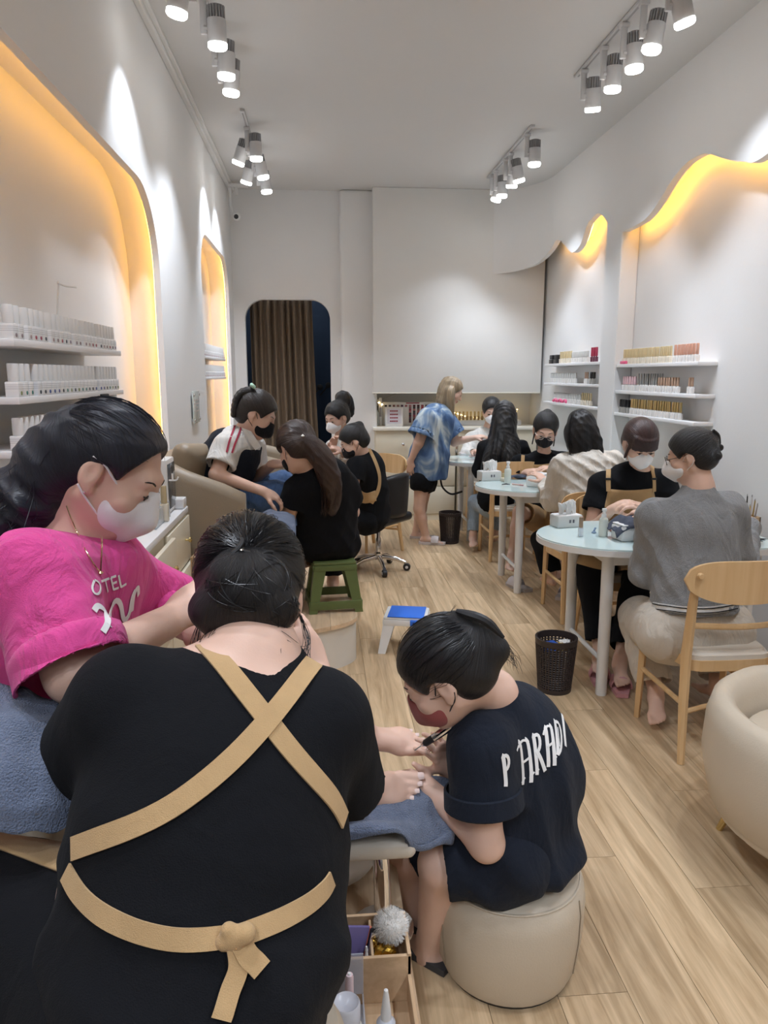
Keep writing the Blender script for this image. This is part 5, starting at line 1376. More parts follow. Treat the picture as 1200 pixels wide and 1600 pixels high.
    if kn is not None:
        b = Blob(); c0 = kn + kn_n*.010
        b.cap(c0 + A(-.012, 0, -.004), c0 + A(.014, 0, .006), .011, .013, .006); b.cap(c0 + A(-.006, 0, .012), c0 + A(.004, 0, -.014), .010, .009, .006)
        blob_obj(b, .003, CTAN, 'apron_knot', t, base)
        strap(bv, [(366, 1474), (372, 1510), (358, 1550), (346, 1592)], .024, CTAN, 'apron_tie_end', t, base, lift=.006)
        strap(bv, [(370, 1470), (385, 1492), (398, 1506), (406, 1516)], .026, CTAN, 'apron_tie_end', t, base, lift=.008)
    # apron skirt corner over the left thigh
    tr = bvh_of([o for o in kids(t) if o.name.startswith('trousers')][0], base)
    rows = []
    for v in np.linspace(0, 1, 6):
        row = []
        for u in np.linspace(0, 1, 12):
            px = -30 + u*143; py0 = 1302 + (u*22); py1 = 1345 + 20*u - 34*(1-u); h_, n_ = hit(tr, px, py0 + (py1 - py0 + 8)*v)
            if h_ is None: h_ = S(px, py0 + (py1-py0)*v, 1.02); n_ = unit(CAMP - h_)
            row.append(h_ + (n_ if n_ @ (CAMP - h_) > 0 else -n_)*.006)
        rows.append(row)
    V = [p for r in rows for p in r]; n = 12
    o = MB().raw(V, [(j*n+i, j*n+i+1, (j+1)*n+i+1, (j+1)*n+i) for j in range(5) for i in range(n-1)]).build('apron_skirt', CTAN, t, off=base)
    o.modifiers.new('thick', 'SOLIDIFY').thickness = .004
    return t
worker_front()

# ---- the woman in the pink T-shirt
def customer_pink():
    pel, wai, che = S(5, 1150, 1.52), S(45, 1040, 1.49), S(100, 925, 1.45)
    t, base = person('woman in pink T-shirt with white mask and black ponytail, leaning on the armrest', pel)
    nb = S(115, 850, 1.44); hc = S(175, 735, 1.43); fr = (.95, -.12, -.28)
    H = Frame(hc, (.81, -.12, -.58), (.55, 0, .82), .98)
    sR, sL = S(58, 905, 1.29), S(158, 892, 1.62); eR, eL = S(118, 1052, 1.20), S(262, 955, 1.70)
    wR, wL = S(272, 965, 1.42), S(318, 992, 1.55)
    hipR, hipL = pel + A(.02, -.10, -.02), pel + A(.02, .10, -.02)
    kR, kL = A(-.22, 1.60, .70), A(-.22, 1.76, .70)
    aR, aL = A(.040, 1.585, .605), A(.085, 1.75, .650)
    b = Blob(); torso(b, [(pel, .17, .13), (wai, .145, .11), (che, .155, .11)], fr); b.cap(sR, sL, .055, .055, .05); head(b, H)
    b.cap(H(0, -.03, -.055), nb, .055, .062, .03); b.cap(nb, (sR+sL)/2, .06, .06, .05)
    limb(b, [sR, eR, wR], [.056, .048, .030]); limb(b, [sL, eL, wL], [.056, .048, .030])
    hr = hand(b, wR, unit(S(312, 925, 1.47) - wR), (-.3, -.75, .6), 1, 1.0, (.25, .35, .3)); hl = hand(b, wL, (.6, .2, .15), (.1, -.6, .7), -1, 1.0, (.3, .4, .3))
    limb(b, [hipR, kR, aR], [.09, .062, .038]); limb(b, [hipL, kL, aL], [.09, .062, .038])
    fd = unit(A(.97, -.05, .0)); f1 = foot(b, aR, (.96, .05, -.02), (.05, -.62, .78), -1, 1.06); f2 = foot(b, aL, (.97, -.10, .03), (.05, -.5, .85), 1, .95)
    body = blob_obj(b, .008, SK2, 'body', t, base, [(hc, .15, .0045), (wR + unit(S(312, 925, 1.47)-wR)*.07, .11, .004), (aR + fd*.10, .12, .004), (aL + fd*.10, .12, .004)])
    nails_on(f1, t, base); nails_on(f2, t, base); nails_on(hr, t, base, mat('nail_coral', (.80, .25, .28), .2))
    # shirt
    b = Blob(); torso(b, [(pel, .215, .19), (wai, .185, .165), (che, .180, .135)], fr, .06); b.cap(sR, sL, .075, .075, .06); b.cap(nb - A(.01,0,.065), (sR+sL)/2, .075, .09, .05)
    b.ell(S(165, 925, 1.47), (.06, .13, .09), None, .08)
    sleeve(b, sR, eR, 1.02, .085, .105, .085, .05); sleeve(b, sL, eL, .98, .085, .095, .075, .05)
    collar(b, H, nb, .076, .06, -.012, .067, .10, (-.35, 0, .25))
    V, Q = b.mesh(.0065); V = folds(V, Q, .016, 20, (.5, .3, 1), 11); V = lap(V, Q, .35)
    sh = npmesh('t_shirt', V, Q, CPINK, t, base); bv = bvh_of(sh, base)
    for pts in ([(146, 908), (142, 918), (145, 928), (152, 930), (157, 922), (154, 910), (147, 907)], [(157, 909), (169, 904)], [(163, 907), (167, 925)], [(172, 903), (176, 921)], [(172, 903), (180, 900)], [(174, 912), (181, 909)], [(176, 921), (184, 918)], [(184, 899), (188, 917)], [(188, 917), (196, 912)]):
        strap(bv, pts, .0042, BOARD, 'shirt_print', t, base, .0008, 14, .0015)
    for pts in ([(146, 955), (152, 947), (163, 955), (168, 972), (160, 988)], [(170, 978), (172, 950), (180, 936), (188, 944), (190, 962), (194, 970), (202, 958), (204, 936), (210, 922)], [(205, 955), (208, 930), (214, 918), (215, 930)]):
        strap(bv, pts, .011, BOARD, 'shirt_print', t, base, .0008, 24, .0015)
    # long trousers under the draped towel
    b = Blob(); b.cap(hipR, hipL, .12, .12, .05); sleeve(b, hipR, kR, 1.0, .12, .09, 0); sleeve(b, hipL, kL, 1.0, .12, .09, 0); b.cap(kR, kR + (aR-kR)*.6, .085, .07); b.cap(kL, kL + (aL-kL)*.6, .085, .07)
    blob_obj(b, .012, CBLACK, 'trousers', t, base, fold=(.006, 20, (1, 0, 0), 4))
    # hair: pulled back, long wavy ponytail over the shoulder
    b = Blob(); scalp(b, H, .008, .030, low=.0); b.ell(H(0, .10, .005), A(.10, .070, .070), H.R, .012, -1); T = S(120, 668, 1.43)
    tail = bez([T, S(94, 705, 1.43), S(68, 746, 1.425), S(46, 786, 1.42), S(22, 820, 1.42), S(-8, 850, 1.42)], 18)
    b.chain(tail, [.028 + .028*math.sin(min(1, i/6)*1.57) - .018*max(0, (i-11)/7) for i in range(19)], .03)
    b.ell(H(-.005, -.095, -.005), A(.068, .045, .070), H.R, .03)
    V, Q = b.mesh(.005); rr = np.linalg.norm(V - hc, axis=1); mk = np.clip((rr - .10)/.08, 0, 1); V = folds(V, Q, .010, 60, (.6, .4, .5), 8, mk)
    hm = npmesh('hair', V, Q, HBLU, t, base); hairflow(hm, T, H.v(0, -.75, .65), base)
    strands(H, T, hm, base, HBLU, 240, .0006, 5, (.088, .110, .097), .002, lambda d: d[1] < .75, .010)
    for k in range(7):
        o = A(0, (k-3)*.018, (k % 3)*.012); wisps([p + o for p in tail[1::3]], hm, base, HBLU, 20 + k, 16, .016, .0008, .030)
    mb = MB()
    for k in range(14):
        a = k/14*2*math.pi; mb.lathe([(0, -.006), (.006, 0), (0, .006)], T + H.v(math.cos(a)*.030, -.004, math.sin(a)*.018 + .006), 8)
    mb.build('hair_tie', BLACKP, t, off=base)
    face_bits(H, t, base); face_mask_side(H, t, base)
    # chain with pendant
    mb = MB(); bb = bvh_of(body, base)
    hp = []
    for pxl in ((104, 790), (112, 812), (122, 835), (134, 860), (146, 880), (157, 895)):
        h_, n_ = hit(bv, *pxl); h2, n2 = hit(bb, *pxl); hb = min([q for q in (h_, h2) if q is not None] or [S(*pxl, 1.36)], key=lambda q: np.linalg.norm(q - CAMP))
        hp.append(hb + unit(CAMP - hb)*.006)
    mb.tube(bez(hp, 24), .0012, 5); mb.lathe([(0, -.005), (.006, 0), (0, .005)], hp[-1], 10)
    hp2 = [S(159, 838, 1.34), hp[-1] + A(.006, 0, .05), hp[-1]]
    mb.tube(bez(hp2, 10), .0016, 5); mb.build('necklace', mat('gold_chain', (.75, .62, .38), .25, metal=1.0), t, off=base)
    MB().lathe([(0, -.003), (.003, 0), (0, .003)], H(.086, .004, -.040), 8).build('earring', CHROME, t, off=base)
    q = unit(wL - eL); u = unit(np.cross(q, (0, 0, 1))); w = np.cross(q, u); mb = MB()
    for k in range(16): a = k/16*2*math.pi; mb.lathe([(0, -.005), (.005, 0), (0, .005)], wL - q*.03 + (u*math.cos(a) + w*math.sin(a))*.033, 8)
    mb.build('bead_bracelet', mat('bead_brown', (.22, .16, .11), .4), t, off=base)
    return t
def face_mask_side(H, parent, base):
    s = H.s; b = Blob()
    b.ell(H(0, .046, -.042), A(.067, .062, .066)*s, H.R, .01); b.cap(H(0, .092, .0), H(0, .106, -.045), .014*s, .016*s, .03); b.cap(H(0, .106, -.045), H(0, .082, -.098), .016*s, .014*s, .03)
    b.cut(H(0, .004, -.01), H.v(0, -1, .18), H(0, .03, -.05), .15*s, .008)
    V, Q = b.mesh(.004); o = npmesh('face_mask', V, Q, CMASKW, parent, base)
    for x in (-1, 1):
        MB().tube(bez([H(x*.056, .046, -.004), H(x*.072, .026, .010), H(x*.081, .008, .022), H(x*.088, -.018, .026)], 10), .0022, 5, flat=((0, 0, 1), .6)).build('ear_loop', CMASKW, o, off=base)
        MB().tube(bez([H(x*.058, .040, -.070), H(x*.073, .018, -.055), H(x*.081, .0, -.044), H(x*.086, -.014, -.034)], 10), .0022, 5, flat=((0, 0, 1), .6)).build('ear_loop', CMASKW, o, off=base)
customer_pink()

# ---- the woman in dark blue working on the feet
def worker_pouf():
    pel, wai, che = A(.475, 1.69, .40), A(.500, 1.73, .50), A(.475, 1.715, .635)
    t, base = person('woman in dark blue T-shirt with white lettering bending over the bare feet', pel)
    nb = S(770, 1084, 1.67); hc = S(694, 1052, 1.60); fr = unit((-.82, .50, -.25))
    H = Frame(hc, (-.76, .20, -.60), (-.55, .10, .80), 1.0)
    sL, sR = S(750, 1165, 1.57), S(815, 1125, 1.84); eL, eR = S(760, 1318, 1.53), S(712, 1245, 1.82)
    wL, wR = S(664, 1226, 1.67), S(700, 1196, 1.72)
    hipL, hipR = pel + A(-.03, -.09, -.02), pel + A(-.03, .10, -.02); kL, kR = S(690, 1350, 1.62), S(640, 1335, 1.80)
    aL, aR = S(672, 1478, 1.72), S(655, 1445, 1.86)
    b = Blob(); torso(b, [(pel, .15, .12), (wai, .125, .10), (che, .14, .10)], fr); b.cap(sL, sR, .045, .045, .05); head(b, H)
    b.cap(H(0, -.03, -.055), nb, .047, .052, .03); b.cap(nb, (sL+sR)/2, .05, .055, .05)
    limb(b, [sL, eL, wL], [.046, .040, .025]); limb(b, [sR, eR, wR], [.046, .040, .025])
    tl = hand(b, wL, unit(S(645, 1198, 1.80) - wL), (.3, -.8, .5), -1, .86, (.5, .6, .4)); tr = hand(b, wR, unit(S(676, 1152, 1.67) - wR), (.55, -.8, .2), -1, .86, (.55, .8, .5), fr=1.0)
    limb(b, [hipL, kL, aL], [.085, .056, .036]); limb(b, [hipR, kR, aR], [.085, .056, .036]); foot(b, aL, (-.5, .5, 0), side=1); foot(b, aR, (-.6, .5, 0), side=-1)
    blob_obj(b, .008, SK2, 'body', t, base, [(hc, .15, .0045), (wL + unit(S(645,1198,1.80)-wL)*.06, .11, .004), (wR + unit(S(676,1152,1.67)-wR)*.06, .10, .004)])
    b = Blob(); torso(b, [(pel + A(0,0,.01), .165, .14), (wai, .176, .152), (che, .164, .135)], fr, .06); b.cap(sL, sR, .066, .066, .06); b.cap(nb - A(-.01,0,.055), (sL+sR)/2, .064, .08, .05)
    b.ell(S(835, 1200, 1.74), (.10, .13, .12), None, .07); b.ell((.478, 1.70, .345), (.186, .186, .07), None, .06)
    sleeve(b, sL, eL, .62, .074, .088, .072, .05, .06); sleeve(b, sR, eR, .62, .078, .095, .078, .05)
    collar(b, H, nb, .058, .06, .004, .051, .085)
    V, Q = b.mesh(.0065); V = folds(V, Q, .012, 20, (.6, .5, .25), 21, np.clip((.82 - V[:, 2])/.25, .15, 1)); V = lap(V, Q, .35)
    sh = npmesh('t_shirt', V, Q, CNAVY, t, base); bv = bvh_of(sh, base)
    # rolled cuff of the near sleeve and neck band
    d = unit(eL - sL); c = sL + (eL - sL)*.62; MB().lathe([(.086, -.045), (.092, -.043), (.094, -.002), (.090, .002), (.084, .0)], c, 32, axis=d, cap=False).build('sleeve_cuff', CNAVY, t, off=base)
    # skirt-like shorts
    b = Blob(); b.cap(hipL, hipR, .10, .10, .05); sleeve(b, hipL, kL, .97, .105, .090, .065, .05); sleeve(b, hipR, kR, .97, .105, .090, .065, .05)
    V, Q = b.mesh(.008); V = folds(V, Q, .008, 20, (1, 0, .4), 23); npmesh('shorts', V, Q, CNAVY, t, base)
    # lettering across the back
    def glyph(strokes, o, ux, uy):
        for st, w in strokes:
            strap(bv, [(o[0] + ux[0]*a + uy[0]*b_, o[1] + ux[1]*a + uy[1]*b_) for a, b_ in st], w, BOARD, 'shirt_lettering', t, base, .0008, 10, .0016)
    LA = [([(.12, -.12), (.2, .1), (.24, .95), (.1, 1.08)], .0105), ([(.62, -.18), (.70, .1), (.68, .9), (.5, 1.05)], .0105), ([(.1, .93), (.35, 1.06), (.72, .92)], .0055), ([(.2, .46), (.7, .50)], .0055), ([(-.02, .86), (.1, .98)], .005), ([(.06, -.05), (.3, .04)], .004), ([(.56, -.05), (.86, .05)], .004)]
    LR = [([(.16, -.10), (.22, .1), (.22, .95), (.1, 1.06)], .0105), ([(.2, 1.0), (.5, 1.02), (.62, .78), (.5, .55), (.25, .50)], .0082), ([(.36, .50), (.55, .25), (.74, -.12)], .0105), ([(.06, -.03), (.34, .03)], .004)]
    LD = [([(.16, -.02), (.22, .1), (.22, .95), (.1, 1.06)], .0105), ([(.2, 1.0), (.5, .98), (.68, .7), (.66, .3), (.45, .02), (.18, .0)], .0082), ([(.4, .2), (.4, .8)], .003)]
    LP = [([(.16, -.10), (.22, .1), (.22, .95), (.1, 1.06)], .0105), ([(.2, 1.0), (.52, 1.0), (.66, .75), (.5, .5), (.22, .48)], .0082)]
    LI = [([(.2, -.05), (.22, .95), (.1, 1.05)], .0105)]
    org = [(786, 1226, LP, 18, 42), (812, 1221, LA, 26, 56), (834, 1207, LR, 22, 54), (853, 1193, LA, 19, 52), (868, 1180, LD, 16, 50), (881, 1165, LI, 8, 46)]
    for x, y, g, w, h in org: glyph(g, (x, y), (w, -w*.55), (-h*.10, -h))
    # hair: dark, twisted up with a claw clip, loose ends
    b = Blob(); scalp(b, H, .010, -.004, low=.0); T = H(.0, -.110, .045)
    b.ell(H(0, -.105, .02), A(.045, .040, .060), H.R, .03); b.cap(H(0, -.10, .075), H(0, -.135, -.02), .022, .030, .03); b.cap(H(0, -.10, .095), H(0, -.085, .06), .014, .03, .02)
    hm = blob_obj(b, .0045, HBLK, 'hair', t, base); hairflow(hm, T, H.v(0, -.8, .5), base)
    strands(H, T, hm, base, HBLK, 260, .0006, 6, (.092, .114, .101), .002, lambda d: d[1] < .7, .012)
    wisps([H(0, -.09, .03), H(.0, -.145, .01), H(.0, -.155, -.04), H(0, -.15, -.08)], hm, base, HBLK, 31, 22, .007, .0005, .009); wisps([H(0, -.06, .07), H(.0, -.09, .105), H(0, -.12, .11)], hm, base, HBLK, 32, 6, .005, .0005, .006)
    MB().tube(bez([H(-.015, -.118, .112), H(-.02, -.158, .06), H(-.015, -.168, .0)], 10), [.005, .008, .010, .011, .011, .011, .011, .010, .008, .006, .004], 8).build('hair_clip', BLACKP, t, off=base)
    face_bits(H, t, base); face_mask(H, t, base, CMASKR, 'flat')
    # sandals
    for a_, d_ in ((aL, (-.5, .5, 0)), (aR, (-.6, .5, 0))):
        d_ = unit(d_); la = np.cross(d_, (0,0,1)); z = .012
        P_ = [A(a_[0], a_[1], z) + d_*y + la*x for x, y in ((-.035, -.07), (.035, -.07), (.044, .1), (.03, .18), (-.02, .18), (-.045, .1))]
        MB().prism([(p[0], p[1]) for p in P_], (0, 0, .018), (0, 0, .002), (1,0,0), (0,1,0)).build('sandal', mat('slide_dark', (.05, .05, .055), .6), t, off=base)
    # drill pen
    g = thing('nail_drill_pen', 'black and silver nail drill pen in the hand of the woman in dark blue', 'drill pen', tuple(S(678, 1152, 1.60)))
    p0, p1 = S(648, 1172, 1.61), S(700, 1138, 1.58); dv = unit(p1 - p0); o_ = S(678, 1152, 1.60)
    MB().lathe([(.0015, 0), (.0015, .02), (.004, .022), (.006, .03)], p0, 12, axis=dv).build('bit', CHROME, g, off=o_)
    MB().lathe([(.006, .03), (.0085, .034), (.0085, .06)], p0, 14, axis=dv).build('grip', BLACKP, g, off=o_); MB().lathe([(.009, .06), (.0095, .07), (.0095, .115), (.006, .12)], p0, 14, axis=dv).build('barrel', CHROME, g, off=o_)
    return t
worker_pouf()
# ---- everyone further back is built by one function from photo joints (pixel x, pixel y, depth)
def patch(bv, rows, m, name, parent, base, nu=10, nv=10, lift=.004, th=.003):
    """cloth panel laid on a surface: rows of photo pixels, top to bottom"""
    V = []
    R = [bez([A(*p, 0) for p in r], nu) for r in rows]
    cols = [bez([R[j][i] for j in range(len(R))], nv) for i in range(nu + 1)]; ok = []; last = None
    for j in range(nv + 1):
        for i in range(nu + 1):
            h, n = hit(bv, cols[i][j][0], cols[i][j][1])
            if h is None: ok.append(False); V.append(np.zeros(3))
            else:
                n = n if n @ (CAMP - h) > 0 else -n; ok.append(True); V.append(h + n*lift)
    F_ = [(j*(nu+1)+i, j*(nu+1)+i+1, (j+1)*(nu+1)+i+1, (j+1)*(nu+1)+i) for j in range(nv) for i in range(nu)]
    F_ = [f for f in F_ if all(ok[i] for i in f) and max(np.linalg.norm(V[f[0]] - V[k]) for k in f) < .12]
    if not F_: return None
    us = sorted({i for f in F_ for i in f}); mp = {a: i for i, a in enumerate(us)}
    o = MB().raw([V[i] for i in us], [tuple(mp[i] for i in f) for f in F_]).build(name, m, parent, off=base)
    o.modifiers.new('thick', 'SOLIDIFY').thickness = th; return o
collar_ = collar
def fig(label, hc, hf, nb, P, fr, sh, el, wr, legs=None, feet=None, hu=None, hs=.97, hd=None, hn=None, thumbs=(-1, 1), curl=(.45, .5, .35),
        skinm=SK2, shirt=CBLACK, short=.55, loose=.022, sl=(.062, .070), pants=CBLACK, pl=1.0, prad=(.105, .085, .065), hair=('bun', (0, -.1, .05), .035), hairm=HBLK,
        mask=None, glass=None, vox=.009, fold=(.006, 26), face=True, collar=.052, lips=False, arm=1.0, bare=False, body_k=1.0, ears=True, brow=DARKLASH, hline=.0, hem=None, thick=.011, pt=True, cup=.004):
    J = lambda p: S(*p) if p is not None else None
    P = [(S(*p[:3]), p[3], p[4]) for p in P]; pel = P[0][0]; nb = J(nb); hc = J(hc); sL, sR = map(J, sh); eL, eR = map(J, el); wL, wR = map(J, wr)
    t, base = person(label, pel); up = hu if hu is not None else (0, 0, 1); H = Frame(hc, hf, up, hs)
    b = Blob(); torso(b, P if pt else P[1:], fr, .05, -.012); b.cap(sL, sR, .042, .042, .05); head(b, H)
    b.cap(H(0, -.025, -.05), nb, .046, .050, .03); b.cap(nb, (sL+sR)/2, .05, .05, .05)
    fine = [(hc, .14, .0055 if hc[1] < 4.5 else .007)]; tips = []
    for k, (s_, e_, w_) in enumerate(((sL, eL, wL), (sR, eR, wR))):
        limb(b, [s_, e_, w_], [.043*arm, .037*arm, .024])
        d = hd[k] if hd else unit(w_ - e_); n = hn[k] if hn else (0, -.3, 1)
        tips.append(hand(b, w_, d, n, thumbs[k], .95, curl)); fine.append((w_ + unit(d)*.07, .105, .0045 if w_[1] < 4.5 else .006))
    Lg = []
    if legs:
        for k, lg in enumerate(legs):
            if lg is None: continue
            hp, kn, an = [np.asarray(q, float) if len(q) == 3 and not isinstance(q, tuple) else S(*q) for q in lg]
            Lg.append((hp, kn, an)); limb(b, [hp, kn, kn + (an - kn)*.33 , an], [.076, .052, .050, .031]); fd = feet[k] if feet else (0, 1, 0)
            foot(b, an, fd, (0, 0, 1), 1 if k == 0 else -1, .93); fine.append((an + unit(fd)*.06, .13, .006))
    blob_obj(b, vox, skinm, 'body', t, base, fine)
    # upper garment
    b = Blob(); torso(b, P, fr, .05, loose); b.cap(sL, sR, .058, .058, .06); b.cap(nb - A(0,0,.055), (sL+sR)/2, .062, .07, .05)
    for s_, e_, w_ in ((sL, eL, wL), (sR, eR, wR)):
        if short < 1: sleeve(b, s_, e_, short, sl[0]*arm, sl[1]*arm, sl[1]*arm - .014, .045)
        else: b.cap(s_, e_, sl[0]*arm, sl[1]*arm*.95, .04); sleeve(b, e_, e_ + (w_ - e_)*(short - 1), 1.0, sl[1]*arm*.95, sl[1]*arm*.72, .03, .03, .03)
    collar_(b, H, nb, collar, up=cup)
    if hem is not None: b.cut(S(*hem), (0, 0, -1), S(*hem) - A(0, 0, .2), .22, .006); b.ops[-1] = (-2, .006, S(*hem) - A(.4, .4, .5), S(*hem) + A(.4, .4, .04), 'pl', (S(*hem), A(0, 0, -1.)))
    V, Q = b.mesh(vox*.85); V = folds(V, Q, fold[0], fold[1], (.5, .4, .8), int(abs(hc[0])*1000) % 97); V = lap(V, Q, .3)
    g = npmesh('top', V, Q, shirt, t, base); bv = bvh_of(g, base)
    lo = None
    if Lg and pants is not None:
        b = Blob(); b.cap(Lg[0][0], Lg[-1][0], prad[0]*1.08, prad[0]*1.08, .05)
        if pt: torso(b, [P[0], (P[0][0]*.5 + P[1][0]*.5, P[1][1], P[1][2])], fr, .05, .006)
        for hp, kn, an in Lg:
            if pl <= 1: sleeve(b, hp, kn, pl, prad[0], prad[1], prad[1] - .014, .04)
            else: b.cap(hp, kn, prad[0], prad[1], .04); sleeve(b, kn, kn + (an - kn)*(pl - 1), 1.0, prad[1], prad[2], prad[2] - .012, .03)
        V, Q = b.mesh(vox); V = folds(V, Q, .006, 24, (.6, .8, .2), 3); lo = npmesh('trousers' if pl > .9 else 'shorts', V, Q, pants, t, base)
    # hair
    b = Blob(); kind = hair[0]; T = None
    scalp(b, H, thick, hline, ears=ears and kind != 'long')
    if kind == 'bun':
        c, r = hair[1], hair[2]; b.ell(H(*c), A(r, r*.9, r), None, .015); b.ell(H(c[0]+r*.4, c[1], c[2]+r*.35), A(r*.6, r*.6, r*.5), None, .01); T = H(*c)
        b.cap(H(0, -.05, .03), H(*c), .03, r*.6, .03)
    elif kind == 'pony':
        pts = [S(*p) if p[2] > 1 else H(*p) for p in hair[1]]; T = pts[0]; b.chain(bez(pts, 14), [hair[2]*(.55 + .6*math.sin(min(1, i/5)*1.57) - .55*max(0, (i-8)/6)) for i in range(15)], .02); b.cap(H(0, -.06, .04), T, .05, .02, .03)
    elif kind == 'long':
        T = H(0, -.01, .13)
        for path, rs in hair[1]:
            pts = bez([S(*p) for p in path], 14); b.chain(pts, list(np.interp(np.linspace(0, 1, 15), np.linspace(0, 1, len(rs)), rs)), .03)
    if len(hair) > 3:
        for p, q, r in hair[3]: b.cap(H(*p), H(*q), r, r*.8, .010)
    V, Q = b.mesh(.0055 if hc[1] < 4.5 else .007); 
    if kind in ('long', 'pony'): V = folds(V, Q, .004, 70, (1, .6, .1), 5, np.clip((np.linalg.norm(V - hc, axis=1) - .09)/.06, 0, 1))
    hm = npmesh('hair', V, Q, hairm, t, base); hairflow(hm, T, unit(T - H(0, .0, .0)) if kind != 'long' else A(0, 0, 1), base)
    if hc[1] < 4.8 and kind != 'long': strands(H, T, hm, base, hairm, 70, .0008, 4, (.088, .109, .096), .002, lambda d: d[1] < .7, .012)
    if face: face_bits(H, t, base, True, lips, brow)
    if mask is not None: face_mask(H, t, base, mask, 'boat' if mask is CMASKW else 'flat')
    if glass is not None: glasses(H, t, base, glass)
    return dict(t=t, base=base, H=H, bv=bv, lo=lo, hm=hm, lobv=(bvh_of(lo, base) if lo else None), pel=pel)
FR_D = mat('frame_dark', (.03, .025, .025), .3); FR_L = mat('frame_light', (.55, .42, .38), .3, metal=.5)

# woman in the grey sweater (nearest table, this side)
g = fig('woman in grey sweater and beige trousers seen from behind at the nearest table', (1078, 712, 2.98), (-.80, .50, -.30), (1093, 764, 2.95),
        [(1085, 975, 2.86, .165, .125), (1088, 900, 2.90, .150, .115), (1088, 825, 2.93, .158, .11)], (-.10, .97, -.15),
        ((1022, 804, 2.97), (1140, 796, 2.95)), ((1006, 895, 3.03), (1160, 895, 3.0)), ((1012, 800, 3.45), (1172, 815, 3.35)),
        [((1042, 985, 2.88), (1000, 965, 3.28), (1025, 1085, 3.05)), ((1125, 985, 2.88), (1120, 965, 3.30), (1120, 1075, 3.10))], [(-.2, -.5, -.05), (0, .9, 0)],
        hs=.89, hd=[(-.35, .6, -.1), (-.3, .6, 0)], skinm=SK2, shirt=CGREY, short=1.92, loose=.030, sl=(.072, .070), pants=CBEIGE, pl=1.86, prad=(.128, .100, .085), hem=(1085, 950, 2.86),
        hair=('bun', (.02, -.098, .045), .036, [((.03, -.10, .09), (.05, -.13, .05), .007), ((.02, -.09, .02), (.05, -.13, .0), .02), ((-.02, -.10, .02), (-.03, -.12, -.03), .022)]), mask=CMASKW, glass=FR_D, vox=.0075, fold=(.0085, 24), face=True, collar=.056, cup=.035)
b = g['bv']; 
for dz, m_ in ((0, CWHITE), ):
    hem = strap(b, [(1022, 946), (1050, 951), (1085, 954), (1120, 952), (1165, 944)], .030, CWHITE, 'shirt_hem', g['t'], g['base'], .004, 24, .003)
for dy in (-3, 4): strap(b, [(1022, 946+dy), (1050, 951+dy), (1085, 954+dy), (1120, 952+dy), (1165, 944+dy)], .0035, CBLACK, 'hem_stripe', g['t'], g['base'], .003, 24, .0066)
if g['hm']: MB().tube(bez([g['H'](.0, -.125, .09), g['H'](.02, -.14, .06), g['H'](.035, -.135, .02)], 8), .006, 6).build('hair_clip', BLACKP, g['t'], off=g['base'])

# worker with fringe, white mask and apron (nearest table, far side)
g = fig('worker with dark red fringe, white mask and tan apron facing the nearest table', (1000, 693, 3.98), (-.02, -.84, -.54), (1000, 738, 4.06),
        [(990, 850, 4.14, .16, .12), (988, 800, 4.12, .135, .105), (985, 758, 4.10, .145, .10)], (0, -.97, -.2),
        ((1038, 752, 4.08), (938, 757, 4.10)), ((1055, 822, 4.02), (922, 830, 4.02)), ((1000, 792, 3.80), (958, 795, 3.82)),
        [((1010, 868, 4.12), (1000, 885, 3.74), (968, 1035, 3.42)), ((965, 868, 4.12), (925, 885, 3.76), (937, 1020, 3.55))], [(-.25, -.9, 0), (-.3, -.9, 0)], hu=(0, -.5, .85), hs=1.04,
        hd=[(-.8, -.2, .25), (.6, -.35, .35)], hn=[(0, -.4, .9), (0, -.5, .8)], shirt=CBLACK, short=.56, sl=(.066, .078), pants=CBLACK, pl=1.86, prad=(.10, .085, .07),
        hair=('bun', (0, -.1, -.04), .03, [*[((x_, .082 - 9*x_*x_, .074), (x_*1.15, .092 - 8*x_*x_, .026 - .008*abs(x_)/.05 - .005*(i_ % 2)), .010) for i_, x_ in enumerate(np.linspace(-.056, .056, 11))], ((-.066, .03, .03), (-.074, .03, -.09), .010), ((.066, .03, .03), (.074, .03, -.07), .010)]), hairm=HRED, mask=CMASKW, vox=.008)
b = g['bv']
patch(b, [[(950, 764), (985, 766), (1020, 763)], [(945, 790), (985, 795), (1025, 790)], [(940, 830), (985, 835), (1030, 830)]], CTAN, 'apron_bib', g['t'], g['base'])
for x0, x1 in ((952, 950), (1019, 1021)):
    strap(b, [(x0, 724), (x0 - 1, 735), (x1, 748), (x1, 768)], .026, CTAN, 'apron_strap', g['t'], g['base'], .003, 12, .004)
    h_, n_ = hit(b, x1, 748)
    if h_ is not None: MB().box(h_ + A(-.017, -.012, -.006), h_ + A(.017, -.004, .006), .002).build('strap_buckle', BLACKP, g['t'], off=g['base'])
patch(g['lobv'], [[(905, 868), (950, 870), (1015, 868)], [(900, 880), (950, 892), (1015, 888)]], CTAN, 'apron_skirt', g['t'], g['base'], lift=.008)
